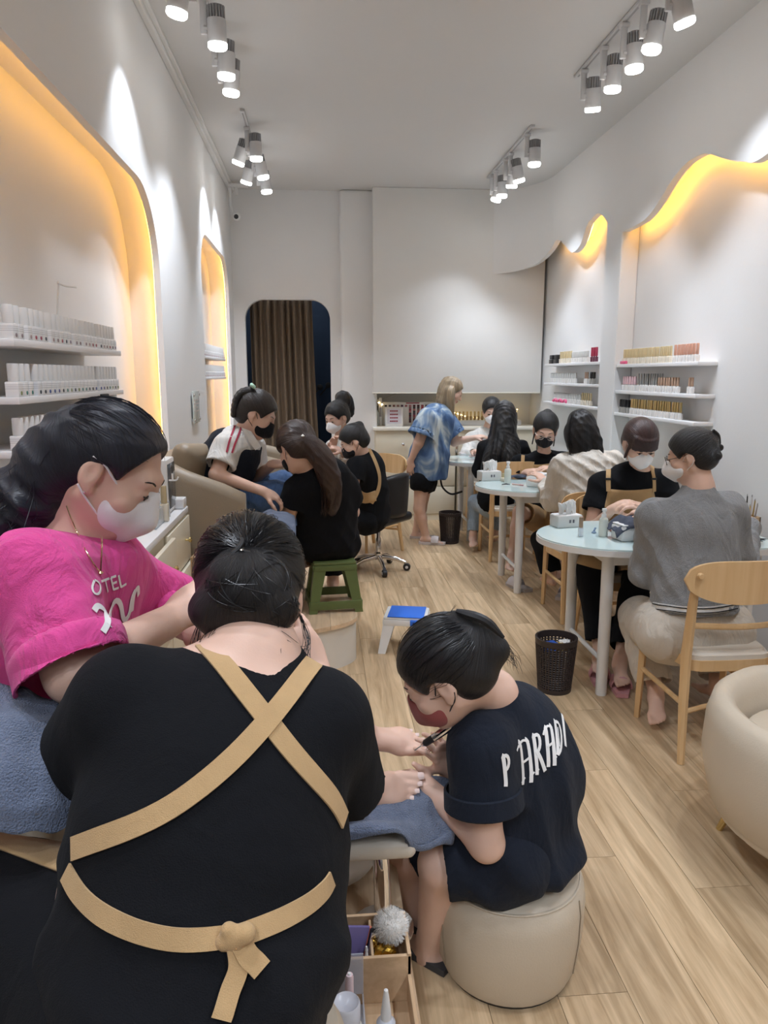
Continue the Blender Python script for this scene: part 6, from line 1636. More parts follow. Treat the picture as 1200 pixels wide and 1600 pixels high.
for a_, d_ in ((S(968, 1035, 3.42), (-.25, -.9, 0)), (S(937, 1020, 3.55), (-.3, -.9, 0))):
    d_ = unit(d_); la = np.cross(d_, (0,0,1)); o_ = A(a_[0], a_[1], .004)
    SL_ = mat('slide_pink', (.62, .30, .32), .6, bump=(120, .3))
    q = MB().prism([((o_ + d_*y + la*x)[0], (o_ + d_*y + la*x)[1]) for x, y in ((-.035, -.06), (.035, -.06), (.046, .1), (.03, .185), (-.025, .185), (-.046, .1))], (0, 0, .022), (0, 0, .002), (1,0,0), (0,1,0)).build('slide_sole', SL_, g['t'], off=g['base'])
    MB().tube([o_ + d_*.09 + la*(.05*math.cos(t_)) + A(0, 0, .02 + .055*math.sin(t_)) for t_ in np.linspace(0, math.pi, 12)], .034, 8, flat=([unit(la*math.cos(t_) + A(0,0,math.sin(t_))) for t_ in np.linspace(0, math.pi, 12)], .18)).build('slide_band', SL_, g['t'], off=g['base'])

# customer in the white blouse (middle table, this side)
g = fig('woman in crinkled white blouse with long black hair seen from behind', (907, 672, 4.66), (-.55, .80, -.25), (916, 722, 4.60),
        [(920, 830, 4.52, .15, .115), (918, 780, 4.55, .135, .105), (916, 735, 4.58, .15, .10)], (-.1, .97, -.1),
        ((878, 727, 4.62), (958, 722, 4.58)), ((862, 782, 4.70), (968, 780, 4.7)), ((852, 752, 5.0), (935, 755, 5.05)),
        [((900, 845, 4.54), (850, 845, 4.92), (862, 900, 4.85)), ((940, 845, 4.54), (930, 840, 4.95), (925, 900, 4.9))], [(-.1, .9, 0), (0, .9, 0)],
        hs=.90, thick=.006, hd=[(-.35, .3, .35), (-.5, .6, .0)], shirt=CCREAM, short=1.85, loose=.028, sl=(.075, .078), pants=CBLACK, pl=1.9, prad=(.10, .088, .075),
        hair=('long', [([(906, 655, 4.62), (906, 680, 4.60), (908, 705, 4.58)], [.066, .070, .050]), ([(920, 668, 4.59), (930, 690, 4.57), (938, 712, 4.56)], [.04, .032, .010]), ([(895, 672, 4.60), (897, 700, 4.58)], [.045, .025])]),
        mask=None, face=False, vox=.008, fold=(.010, 34), collar=.085, glass=FR_D)

for k_ in range(5): wisps([S(894 + 6*k_, 648, 4.575), S(889 + 9*k_, 672, 4.555), S(890 + 10*k_, 698, 4.55), S(892 + 12*k_, 716, 4.555)], g['hm'], g['base'], HBLK, 70 + k_, 14, .008, .0010, .010)
# worker with glasses and black mask (middle table, far side)
g = fig('worker with glasses, black mask and tan apron straps at the middle table', (852, 672, 5.86), (-.22, -.84, -.48), (850, 712, 5.94),
        [(852, 800, 6.02, .15, .115), (850, 760, 5.99, .13, .10), (848, 728, 5.97, .14, .095)], (-.05, -.97, -.2),
        ((885, 718, 5.93), (812, 722, 5.95)), ((898, 755, 5.85), (805, 760, 5.88)), ((862, 733, 5.55), (822, 738, 5.60)),
        [((868, 810, 6.0), (880, 800, 5.55), (870, 885, 5.5)), ((838, 810, 6.0), (812, 800, 5.58), (799, 872, 5.45))], [(-.2, -.9, 0), (-.3, -.9, 0)], hu=(0, -.4, .9), hs=1.13,
        hd=[(-.8, -.3, .2), (.5, -.5, .25)], shirt=CBLACK, short=.56, pants=CTAN, pl=.80, prad=(.10, .095, .07), hair=('bun', (0, -.055, .112), .030, [((-.07, .02, .03), (-.075, .03, -.11), .008), ((.07, .02, .03), (.077, .03, -.11), .008)]), mask=CMASKB, glass=FR_L, vox=.009)
b = g['bv']
strap(b, [(819, 690), (817, 700), (817, 712), (816, 726)], .028, CTAN, 'apron_strap', g['t'], g['base'], .003, 12, .004)
patch(b, [[(815, 722), (840, 726), (872, 722)], [(812, 740), (840, 746), (878, 742)], [(808, 765), (840, 772), (880, 768)]], CTAN, 'apron_bib', g['t'], g['base'])
h_, n_ = hit(b, 817, 704)
if h_ is not None: MB().box(h_ + A(-.018, -.012, -.006), h_ + A(.018, -.004, .006), .002).build('strap_buckle', BLACKP, g['t'], off=g['base'])

# long-haired customer in black (back table, this side)
g = fig('woman with very long black hair and black sweater at the back table', (789, 657, 6.36), (-.35, .90, -.1), (788, 690, 6.32),
        [(775, 778, 6.16, .14, .11), (780, 742, 6.20, .13, .10), (784, 705, 6.27, .14, .095)], (-.1, .97, -.1),
        ((758, 700, 6.32), (815, 700, 6.28)), ((750, 735, 6.40), (832, 735, 6.35)), ((760, 718, 6.70), (812, 715, 6.7)),
        [((765, 790, 6.18), (745, 785, 6.55), (739, 838, 6.40)), ((785, 790, 6.18), (775, 785, 6.58), (772, 835, 6.5))], [(-.15, -.9, 0), (0, .9, 0)],
        shirt=CBLACK, short=1.85, loose=.028, pants=CLTDEN, pl=1.88, prad=(.095, .075, .055),
        hair=('long', [([(788, 640, 6.33), (786, 670, 6.28), (783, 700, 6.24)], [.085, .10, .11]), ([(780, 690, 6.24), (772, 715, 6.18), (760, 735, 6.16)], [.09, .085, .04]), ([(795, 690, 6.24), (795, 720, 6.16), (788, 742, 6.13)], [.09, .085, .05])]),
        face=False, vox=.010)

for k_ in range(5): wisps([S(776 + 6*k_, 650, 6.25), S(770 + 8*k_, 685, 6.15), S(764 + 8*k_, 715, 6.08), S(758 + 9*k_, 742, 6.08)], g['hm'], g['base'], HBLK, 80 + k_, 14, .010, .0014, .014)
# masked woman in white facing us at the back table
g = fig('masked woman in a white blouse with dark bow at the back table', (768, 642, 7.42), (-.12, -.90, -.35), (764, 670, 7.50),
        [(760, 745, 7.52, .14, .11), (758, 715, 7.50, .125, .10), (757, 688, 7.50, .135, .095)], (-.1, -.97, -.1),
        ((783, 684, 7.48), (735, 686, 7.50)), ((790, 712, 7.35), (728, 712, 7.35)), ((765, 712, 7.15), (742, 706, 7.15)),
        None, None, hs=1.06, shirt=CWHITE, short=1.85, loose=.028, hair=('bun', (0, -.1, .0), .03), mask=CMASKW, vox=.010, ears=False, pants=None)
b = g['bv']
for q in ([(745, 682), (752, 686), (750, 694)], [(752, 686), (760, 682), (766, 688)], [(752, 686), (757, 694), (764, 698)]): strap(b, q, .014, mat('bow_plum', (.16, .05, .07), .7), 'ribbon_bow', g['t'], g['base'], .002, 8, .004)

# standing woman in tie-dye
def tiedye():
    m = bpy.data.materials.new('tie_dye'); m.use_nodes = True; nt = m.node_tree; b = nt.nodes['Principled BSDF']; L = nt.links.new
    tc = nt.nodes.new('ShaderNodeTexCoord'); mp = nt.nodes.new('ShaderNodeMapping'); mp.inputs['Scale'].default_value = (4.6, 4.6, 2.1); mp.inputs['Location'].default_value = (.3, .9, .35); n = nt.nodes.new('ShaderNodeTexNoise'); n.inputs['Scale'].default_value = 1.15; n.inputs['Detail'].default_value = 3.5; n.inputs['Distortion'].default_value = 1.2
    L(tc.outputs['Object'], mp.inputs['Vector']); L(mp.outputs['Vector'], n.inputs['Vector']); r = nt.nodes.new('ShaderNodeValToRGB'); e = r.color_ramp.elements
    e[0].position = .40; e[0].color = (.045, .095, .21, 1); e[1].position = .62; e[1].color = (.56, .62, .62, 1); x = e.new(.51); x.color = (.14, .23, .38, 1)
    L(n.outputs['Fac'], r.inputs['Fac']); L(r.outputs['Color'], b.inputs['Base Color']); b.inputs['Roughness'].default_value = .9; return m
TIE = tiedye(); MATS['tie_dye'] = TIE
HBLO = hairmat('hair_blonde', (.07, .045, .028), (.60, .47, .30), .42)
g = fig('standing barefaced woman in blue tie-dye T-shirt with blonde streaked hair', (706, 611, 6.78), (.80, -.12, -.50), (690, 640, 6.74),
        [(664, 790, 6.70, .165, .15), (670, 715, 6.72, .155, .14), (682, 658, 6.74, .150, .115)], (.96, -.1, -.12),
        ((668, 655, 6.60), (693, 652, 6.88)), ((654, 692, 6.56), (710, 690, 6.90)), ((641, 722, 6.60), (742, 684, 6.86)),
        [((660, 752, 6.62), (655, 795, 6.60), (665, 838, 6.62)), ((664, 752, 6.80), (658, 795, 6.84), (650, 832, 6.88))], [(.85, -.25, 0), (.85, -.1, 0)], hs=1.0, hu=(.4, 0, .9),
        hd=[(-.05, -.1, -1), (.9, -.1, .2)], hn=[(-.4, -.9, 0), (0, -.3, 1)], shirt=TIE, short=.72, loose=.045, sl=(.080, .105), pants=CBLACK, pl=.30, prad=(.105, .100, .07), arm=1.25, fold=(.008, 22), hem=(664, 748, 6.70), pt=False,
        hair=('long', [([(701, 602, 6.80), (694, 617, 6.77), (689, 634, 6.74)], [.066, .055, .035]), ([(703, 610, 6.70), (703, 628, 6.69), (706, 650, 6.69)], [.035, .030, .012])]), hairm=HBLO, mask=None, vox=.009, lips=True, skinm=SK2, thick=.006)
for k, (an, fd) in enumerate(((S(665, 838, 6.62), (.85, -.25, 0)), (S(650, 832, 6.88), (.85, -.1, 0)))):
    d_ = unit(fd); la = np.cross(d_, (0,0,1)); o_ = A(an[0], an[1], .0)
    SLW = mat('slide_white', (.62, .56, .55), .6, bump=(90, .4))
    MB().prism([((o_ + d_*y + la*x)[0], (o_ + d_*y + la*x)[1]) for x, y in ((-.035, -.06), (.035, -.06), (.046, .1), (.03, .185), (-.025, .185), (-.046, .1))], (0, 0, .022), (0, 0, .002), (1,0,0), (0,1,0)).build('slide_sole', SLW, g['t'], off=g['base'])
    MB().tube([o_ + d_*.09 + la*(.05*math.cos(t_)) + A(0, 0, .02 + .055*math.sin(t_)) for t_ in np.linspace(0, math.pi, 12)], .036, 8, flat=([unit(la*math.cos(t_) + A(0,0,math.sin(t_))) for t_ in np.linspace(0, math.pi, 12)], .18)).build('slide_band', SLW, g['t'], off=g['base'])

# worker with long ponytail on the green stool
g = fig('worker in black with long brown ponytail sitting on the green stool', (462, 700, 3.90), (-.52, .62, -.58), (488, 735, 3.93),
        [(512, 832, 4.05, .15, .125), (510, 796, 4.02, .138, .115), (503, 754, 3.97, .15, .11)], (-.25, .95, -.15),
        ((464, 768, 3.92), (540, 762, 4.03)), ((449, 812, 3.94), (551, 800, 4.10)), ((440, 778, 4.15), (505, 775, 4.28)),
        [((495, 846, 4.06), (450, 848, 4.35), (450, 905, 4.35)), ((530, 846, 4.08), (520, 845, 4.42), (520, 905, 4.42))], [(-.2, .9, 0), (0, .9, 0)], hu=(-.3, .5, .8), hs=1.0,
        shirt=CBLACK, short=.52, loose=.026, sl=(.070, .082), pants=CBLACK, pl=1.85, prad=(.11, .09, .075), hairm=HBRN,
        hair=('pony', [(474, 688, 3.815), (490, 700, 3.82), (506, 722, 3.81), (516, 750, 3.82), (520, 778, 3.85), (518, 798, 3.88)], .050), mask=CMASKB, vox=.008, thick=.02)
for k_ in range(6): wisps([S(476 + 3*k_, 692, 3.80), S(488 + 4*k_, 712, 3.785), S(500 + 4*k_, 740, 3.78), S(506 + 4*k_, 770, 3.80), S(505 + 4*k_, 805 - 3*k_, 3.84)], g['hm'], g['base'], HBRN, 60 + k_, 16, .006, .0011, .010)
H = g['H']; MB().lathe([(0, -.010), (.010, 0), (0, .010)], S(473, 681, 3.79), 12).build('hair_bead', mat('bead_pearl', (.8, .78, .72), .25), g['t'], off=g['base'])
MB().lathe([(.022, -.008), (.026, 0), (.022, .008)], S(475, 687, 3.825), 14, axis=(.4, -.3, -.3)).build('hair_tie', BLACKP, g['t'], off=g['base'])

# customer with the braid on the taupe armchair
g = fig('woman with thick braid, white collared shirt and dark vest leaning on the armchair', (402, 648, 4.02), (.84, -.18, -.50), (378, 684, 4.04),
        [(335, 775, 4.10, .15, .12), (350, 735, 4.08, .135, .11), (368, 702, 4.05, .145, .10)], (.88, -.35, -.3),
        ((395, 700, 4.18), (353, 700, 3.90)), ((400, 745, 4.18), (338, 742, 3.82)), ((428, 725, 4.02), (412, 768, 3.80)),
        [((352, 790, 4.15), (440, 760, 4.22), (450, 860, 4.3)), ((345, 790, 4.02), (432, 775, 4.04), (445, 870, 4.15))], [(.9, -.1, 0), (.9, 0, 0)], hu=(.45, 0, .88), hs=1.0,
        hd=[(.7, -.3, .1), (.7, .25, -.35)], hn=[(0, -.4, .9), (0, -.4, .9)], shirt=CWHITE, short=.66, loose=.020, sl=(.068, .080), pants=CDENIM, pl=1.9, prad=(.105, .088, .07), hairm=HDRK,
        hair=('bun', (0, -.09, .055), .03), mask=CMASKB, vox=.008)
H = g['H']; b = Blob(); bp = bez([S(392, 610, 4.0), S(378, 613, 4.0), S(369, 624, 3.995), S(365, 640, 3.99), S(364, 655, 3.99)], 18)
for i in range(0, 18, 2):
    for s_ in (-1, 1): b.ell(bp[i] + H.v(s_*.011, s_*.006, 0), A(.020, .017, .022)*(1 - .02*i), None, .004)
o = blob_obj(b, .005, HBLK, 'braid', g['t'], g['base']); hairflow(o, H(0, -.1, .06), H.v(0, -.5, -.8), g['base'])
MB().lathe([(.014, -.009), (.019, 0), (.014, .009)], S(395, 603, 3.98), 14, axis=(.6, 0, .6)).build('hair_tie', mat('tie_mint', (.45, .72, .58), .6), g['t'], off=g['base'])
bv = g['bv']
for q in ([(372, 655), (365, 672), (358, 690), (354, 707)], [(380, 660), (374, 676), (367, 692), (362, 708)]): strap(bv, q, .010, mat('stripe_red', (.36, .03, .06), .8), 'sleeve_stripe', g['t'], g['base'], .002, 14, .003)
b = Blob(); P_ = [(S(335, 775, 4.10), .188, .158), (S(350, 735, 4.08), .182, .156), (S(366, 704, 4.05), .180, .148)]; torso(b, P_, (.88, -.35, -.3)); b.cut(S(376, 684, 4.05), unit(S(376, 684, 4.05) - S(350, 735, 4.08)), S(376, 684, 4.05), .3, .01)
blob_obj(b, .009, CNAVY, 'vest', g['t'], g['base'], fold=(.005, 25, (.5, .5, .6), 5))
MB().prism([(0, 0), (.05, -.02), (.10, -.10), (.07, -.12), (.03, -.06)], (0, -.006, 0), S(377, 668, 3.925), (1, 0, 0), (0, 0, 1)).build('collar', CWHITE, g['t'], off=g['base'])
g5 = g

# worker at the back left in black tee with bun
g = fig('worker with bun, glasses and black mask on the black swivel chair', (552, 690, 5.42), (-.80, -.10, -.52), (566, 712, 5.46),
        [(582, 800, 5.55, .145, .115), (580, 765, 5.53, .13, .11), (574, 730, 5.49, .14, .105)], (-.9, .2, -.2),
        ((556, 728, 5.35), (575, 722, 5.62)), ((553, 762, 5.30), (552, 752, 5.66)), ((533, 735, 5.38), (530, 730, 5.55)),
        [((570, 812, 5.48), (530, 812, 5.46), (532, 850, 5.44)), ((572, 812, 5.62), (530, 808, 5.64), (530, 850, 5.64))], [(-.9, 0, 0), (-.9, 0, 0)], hu=(-.4, 0, .9),
        shirt=CBLACK, short=.7, pants=CBLACK, pl=1.88, hair=('bun', (.0, -.105, .075), .032), mask=CMASKB, glass=FR_L, vox=.009)
strap(g['bv'], [(566, 692), (576, 702), (586, 722), (593, 745), (590, 768), (580, 786)], .030, CTAN, 'apron_strap', g['t'], g['base'], .003, 20, .004)
patch(g['bv'], [[(560, 762), (572, 770), (586, 766)], [(556, 780), (570, 786), (588, 782)]], CTAN, 'apron_side', g['t'], g['base'])
# masked woman with high ponytail behind her
g = fig('woman with high black ponytail and white mask behind the worker at the back left', (526, 652, 5.85), (-.62, -.62, -.38), (535, 682, 5.90),
        [(545, 790, 5.98, .14, .11), (543, 750, 5.95, .13, .10), (538, 708, 5.92, .135, .095)], (-.5, -.8, -.1),
        ((555, 700, 5.86), (520, 702, 5.98)), ((558, 735, 5.80), (512, 735, 5.9)), ((535, 705, 5.65), (519, 698, 5.72)),
        None, None, shirt=CWHITE, short=1.85, hd=[(-.6, -.1, .3), (.1, -.3, .5)], pants=None, hair=('pony', [(0, -.085, .095), (0, -.13, .11), (0, -.16, .05), (0, -.165, -.05)], .045), mask=CMASKW, vox=.009)
# ------------------------------------------------------------------ things on the manicure tables
TZ = .752
FROST = mat('frosted_plastic', (.74, .76, .75), .35, alpha=.82, var=.02); TISSUE = mat('tissue_white', (.82, .82, .81), .9, var=.02)
def tissue_box(p, label, s=1.0, rz=.2):
    t = thing('tissue_box', label, 'tissue box', (p[0], p[1], TZ), rz)
    MB().box((-.085*s, -.055*s, 0), (.085*s, .055*s, .075*s), .006).build('box', FROST, t)
    MB().box((-.078*s, -.049*s, .07*s), (.078*s, .049*s, .0765*s)).build('tissue_pack', TISSUE, t, smooth=False)
    MB().box((-.01*s, -.0562*s, .03*s), (.004*s, -.0555*s, .05*s)).box((.014*s, -.0562*s, .03*s), (.026*s, -.0555*s, .05*s)).build('print_mark', mat('print_dark', (.12, .12, .14), .6), t, smooth=False)
    rr = random.Random(int(p[1]*100))
    for k in range(3):
        V = []; n = 8; a0 = rr.uniform(0, 3); c = A(-.04 + .045*k, rr.uniform(-.01, .01), .07)*s
        for j in range(n + 1):
            for i in range(n + 1):
                u, v = i/n - .5, j/n; w = .075*s*(.5 + .7*v); x = u*w; y = .018*s*math.sin(u*9 + a0 + v*2)*(.4 + v) + (.02*(k-1))*v*s; z = v*.088*s - abs(u)*.03*s*v + .008*s*math.sin(u*13 + k)
                V.append(c + A(x*math.cos(a0*.3) - y*math.sin(a0*.3), x*math.sin(a0*.3) + y*math.cos(a0*.3), z))
        o = MB().raw(V, [(j*(n+1)+i, j*(n+1)+i+1, (j+1)*(n+1)+i+1, (j+1)*(n+1)+i) for j in range(n) for i in range(n)]).build('tissue', TISSUE, t)
        o.modifiers.new('thick', 'SOLIDIFY').thickness = .001
    return t
tissue_box(PZ(884, 822, TZ), 'frosted tissue box with crumpled white tissues on the nearest table', .86)
tissue_box(PZ(764, 750, TZ), 'frosted tissue box with crumpled white tissues on the middle table', .95)
def spray(p, label, s=1.0):
    t = thing('spray_bottle', label, 'spray bottle', (p[0], p[1], TZ))
    MB().lathe([(.021*s, 0), (.022*s, .003), (.022*s, .085*s), (.018*s, .094*s), (.011*s, .098*s)], (0,0,0), 20).build('body', mat('spray_clear', (.72, .76, .70), .2, alpha=.8), t)
    MB().lathe([(.012*s, .097*s), (.012*s, .112*s), (.008*s, .114*s), (.008*s, .128*s)], (0,0,0), 16).build('collar', WHITEP, t)
    MB().box((-.010*s, -.008*s, .127*s), (.012*s, .008*s, .142*s), .003).build('nozzle', WHITEP, t)
spray(PZ(942, 838, TZ), 'clear spray bottle with white pump on the nearest table')
spray(PZ(793, 755, TZ), 'clear spray bottle with white pump on the middle table', 1.15)
p = PZ(907, 838, TZ); t = thing('polish_bottle', 'slim clear bottle with brown cap beside the tissue box', 'nail polish', (p[0], p[1], TZ))
MB().box((-.011, -.011, 0), (.011, .011, .045), .003).build('body', mat('polish_ice', (.72, .78, .84), .15, alpha=.85), t); MB().lathe([(.0105, .046), (.010, .098)], (0,0,0), 14).build('cap', mat('cap_taupe', (.40, .30, .22), .35, metal=.4), t)
p = PZ(786, 752, TZ); t = thing('polish_bottle', 'small round cream jar beside the spray bottle on the middle table', 'nail polish', (p[0], p[1], TZ))
MB().lathe([(.018, 0), (.021, .006), (.021, .022), (.015, .03)], (0,0,0), 14).build('body', BCL, t); MB().lathe([(.012, .03), (.011, .062)], (0,0,0), 12).build('cap', GOLDL, t)
p = PZ(957, 830, TZ); t = thing('dust_brush', 'fluffy pink nail dust brush lying on the nearest table', 'brush', (p[0], p[1], TZ + .022))
bm = bmesh.new(); bmesh.ops.create_icosphere(bm, subdivisions=3, radius=.024)
for v in bm.verts: v.co *= 1 + rnd.uniform(-.12, .12)
MB().bm(bm).build('bristles', mat('brush_pink', (.70, .32, .28), .9), t, smooth=False); MB().tube([(.02, 0, 0), (.07, .01, -.012)], [.009, .006], 10).build('handle', PNK, t)
p = PZ(928, 833, TZ); tag(MB().lathe([(0, .0005), (.012, .001), (.011, .006), (.006, .011)], (p[0], p[1], TZ), 12).tube([(p[0], p[1], TZ + .011), (p[0] + .01, p[1] + .01, TZ + .025)], .005, 8).build('gem_picker', mat('blue_glass', (.25, .35, .5), .2)), 'tiny blue-grey dappen cup on the nearest table', 'cup')
# hand rests
def hand_rest(p, label, towel, s=1.0, rz=0.0):
    t = thing('hand_rest', label, 'hand rest', (p[0], p[1], TZ), rz)
    MB().box((-.10*s, -.055*s, 0), (.10*s, .055*s, .075*s), .012).build('cushion_body', WHITEP, t)
    MB().box((-.095*s, -.05*s, .0745*s), (.095*s, .05*s, .082*s), .004).build('pad', mat('pad_white', (.76, .76, .76), .6), t)
    return t
q1 = PZ(990, 845, TZ); hand_rest((q1[0] + .02, q1[1] + .04), 'white hand rest under the grey towel on the nearest table', True, 1.0, .15)
def tw(u, v):
    x = q1[0] - .10 + .22*u; y = q1[1] - .03 + .16*v; h = .088 - .085*max(0, (.30 - u))**1.0*2.2 - .04*max(0, .18 - v)*4
    return (x, y, TZ + max(h, .006) + .016 + .006*math.sin(u*14 + v*5) + .004*math.sin(v*17))
drape('grey_towel', 'dark grey-blue towel over the hand rest on the nearest table', 0, 0, tw, mat('towel_grey', (.10, .115, .16), .95, bump=(340, .8), var=.2, vscale=60), .005, 26, 18)
q2 = PZ(840, 760, TZ); hand_rest((q2[0] + .02, q2[1] + .05), 'white hand rest standing on the middle table', False, 1.05, .9)
q3 = PZ(812, 750, TZ)
def tw2(u, v):
    return (q3[0] - .06 + .20*u, q3[1] + .02 + .12*v, TZ + .012 + .014*abs(math.sin(u*7 + v*3)) + .008*math.sin(v*11 + u*4))
drape('grey_towel', 'crumpled dark towel lying on the middle table', 0, 0, tw2, MATS['towel_grey'], .005, 20, 14)
p = PZ(940, 835, TZ)
t = thing('marker_pen', 'pink pen lying on the middle table', 'pen', (0, 0, 0)); a_, b_ = PZ(800, 756, TZ + .006), PZ(823, 759, TZ + .006)
MB().lathe([(.004, 0), (.005, .004), (.005, .09), (.002, .10)], a_, 10, axis=b_ - a_).build('barrel', mat('pen_pink', (.70, .48, .46), .4), t); MB().lathe([(.0055, .07), (.0055, .1)], a_, 10, axis=b_ - a_).build('cap', mat('pen_cap', (.55, .3, .3), .4), t)
a_, b_ = PZ(784, 757, TZ + .005), PZ(797, 757, TZ + .005)
tag(MB().tube([a_, (a_ + b_)/2 + A(0, 0, .004), b_], [.003, .005, .002], 8).build('black_brush', BLACKP), 'short black brush lying in front of the jar on the middle table', 'brush')
# wooden tool holder and scissors at the wall end of the nearest table
p = PZ(1168, 838, TZ)
t = thing('tool_holder', 'small wooden tool holder with files and brushes on the nearest table', 'tool holder', (p[0] + .02, p[1] + .05, TZ))
hw = .045
MB().box((-hw, -hw, 0), (hw, hw, .006)).build('bottom', BOXWOOD, t, smooth=False)
for lo_, hi_ in (((-hw, -hw, .006), (hw, -hw + .006, .095)), ((-hw, hw - .006, .006), (hw, hw, .095)), ((-hw, -hw, .006), (-hw + .006, hw, .095)), ((hw - .006, -hw, .006), (hw, hw, .095))): MB().box(lo_, hi_).build('side_panel', BOXWOOD, t, smooth=False)
for k in range(7):
    x, y = rnd.uniform(-.028, .028), rnd.uniform(-.028, .028); c_ = [CAPW, GOLD, BLACKP, mat('file_grey', (.4, .4, .42), .6), PNK][k % 5]
    q = thing('nail_tool', '%s-handled nail tool standing in the wooden holder' % ['white', 'gold', 'black', 'grey', 'pink', 'second white', 'second gold'][k], 'nail tool', (t.location[0] + x, t.location[1] + y, TZ + .008), 0, 'tools in the wooden holder')
    tip = A(x*.5, y*.5, .145 + .02*(k % 3)); MB().tube([(0, 0, 0), tip*.5, tip], [.004, .0045, .003], 8).build('handle', c_, q); MB().tube([tip, tip*1.06], [.003, .0015], 6).build('tip', CHROME, q)
for k in range(3):
    a_, b_ = PZ(1162 + 6*k, 838 + 2*k, TZ + .004), PZ(1192 + 4*k, 846 - 2*k, TZ + .004); t = thing('tweezers', '%s black tweezers lying at the wall end of the nearest table' % ('leftmost', 'middle', 'rightmost')[k], 'tweezers', tuple(a_), 0, 'black tweezers')
    dv = b_ - a_; sd = unit(np.cross(dv, (0,0,1)))*.006
    for s_ in (-1, 1): MB().tube([A(0,0,0), dv*.4 + sd*s_, dv], [.003, .004, .0012], 6).build('arm', BLACKP, t)
# back table
p = PZ(730, 712, TZ)
t = thing('sample_book', 'pale closed sample book lying on the back table', 'book', (p[0] + .03, p[1] + .05, TZ), .1)
MB().box((-.10, -.06, 0), (.10, .06, .004)).box((-.10, -.06, .020), (.10, .06, .024)).box((.096, -.06, 0), (.10, .06, .024)).build('cover', mat('book_cover', (.55, .50, .50), .6), t, smooth=False); MB().box((-.096, -.057, .004), (.096, .057, .020)).build('pages', TISSUE, t, smooth=False)
p = PZ(714, 708, TZ); t = thing('polish_bottle', 'small dark polish bottle near the edge of the back table', 'nail polish', (p[0], p[1] + .03, TZ))
MB().box((-.013, -.013, 0), (.013, .013, .035), .003).build('body', BSM, t); MB().lathe([(.009, .036), (.008, .075)], (0,0,0), 10).build('cap', BRZ, t)
p = PZ(740, 714, TZ); t = thing('polish_tray', 'flat pink and white tray on the back table', 'tray', (p[0], p[1], TZ))
MB().box((-.05, -.03, 0), (.05, .03, .008), .002).build('base', WHITEP, t); MB().box((-.045, -.025, .008), (.045, .025, .010)).build('pink_insert', PNK, t, smooth=False)
# strap hanging from the back table
pts = bez([PY(688, 748, 6.72), PY(692, 762, 6.72), PY(705, 772, 6.74), PY(722, 768, 6.78)], 14)
tag(MB().tube(pts, .010, 6, flat=((0, 1, 0), .3)).build('bag_strap', BLACKP), 'black bag strap hanging in a loop below the back table edge', 'strap')
# grey-pink bag and slippers under the tables
for k, (px, py, y, lab) in enumerate(((882, 925, 4.60, 'pale grey slipper standing under the white-blouse chair'), (812, 912, 5.15, 'grey slipper on the floor under the middle table'))):
    p = PZ(px, py + 8, 0); t = thing('slipper', lab, 'slipper', (p[0], p[1], 0), -.6 + k); 
    MB().prism([(-.04, -.10), (.04, -.10), (.048, .05), (.03, .13), (-.03, .13), (-.048, .05)], (0, 0, .025), (0, 0, 0), (1,0,0), (0,1,0)).build('sole', mat('slipper_grey', (.45, .42, .42), .8), t)
    MB().tube([(.05*math.cos(a), .05, .02 + .055*math.sin(a)) for a in np.linspace(0, math.pi, 10)], .045, 8, flat=([(math.cos(a), 0, math.sin(a)) for a in np.linspace(0, math.pi, 10)], .2)).build('upper', mat('slipper_pale', (.55, .50, .50), .8), t)

# ------------------------------------------------------------------ wooden tray box in the foreground
PZ0 = .25
t = thing('wooden_organizer', 'stepped wooden organizer box with compartments in the foreground', 'organizer', (.075, 1.27, PZ0))
x0, x1 = -.155, .095
WB = lambda lo_, hi_, n_: MB().box(lo_, hi_, .0015).build(n_, BOXWOOD, t, smooth=False)
WB((x0, -.13, 0), (x1, .17, .006), 'bottom'); WB((x0, .162, .006), (x1, .17, .125), 'back_panel'); WB((x0, .052, .006), (x1, .060, .115), 'divider')
WB((x1 - .008, .052, .006), (x1, .17, .12), 'side_panel'); WB((x1 - .008, -.13, .006), (x1, .052, .072), 'side_panel'); WB((x0, -.13, .006), (x1, -.122, .06), 'front_panel'); WB((x0, -.13, .006), (x0 + .008, .17, .10), 'side_panel')
WB((.012, .060, .006), (.018, .162, .115), 'divider')
MB().box((.03, -.1312, .03), (.052, -.1300, .058), .001).build('brass_clasp', BRASS, t)
ox, oy, oz = .075, 1.27, PZ0
g = thing('phone', 'purple phone with an orange edge standing in the wooden organizer', 'phone', (ox - .055, oy + .085, oz + .0075)); g.rotation_euler = (-.10, .28, .25)
MB().box((-.036, -.004, 0), (.036, .004, .145), .003).build('back_cover', mat('phone_purple', (.16, .13, .30), .35), g); MB().tube([(.0365, 0, .002), (.0365, 0, .143)], .0045, 6).build('edge_bumper', mat('phone_orange', (.75, .20, .12), .5), g)
g = thing('nail_clipper', 'black and chrome nail clipper standing in the wooden organizer', 'nail clipper', (ox - .005, oy + .095, oz + .0075)); g.rotation_euler = (-.1, .25, .2)
MB().box((-.010, -.005, 0), (.010, .005, .13), .003).build('body', BLACKP, g); MB().box((-.009, -.009, .05), (.009, -.005, .125), .002).build('lever', CHROME, g); MB().box((-.011, -.0065, .03), (.011, -.0052, .05)).build('white_sticker', BOARD, g, smooth=False)
g = thing('cuticle_tube', 'small white pointed tube in the wooden organizer', 'tube', (ox + .003, oy + .075, oz + .0075))
MB().lathe([(.009, 0), (.009, .075), (.003, .10), (.002, .108)], (0,0,0), 12).build('body', WHITEP, g); MB().lathe([(.0035, .106), (.002, .116)], (0,0,0), 8).build('tip', CAPW, g)
b = Blob(); c_ = A(ox + .058, oy + .115, oz + .135); b.ell(c_, (.030, .030, .028), None, .01)
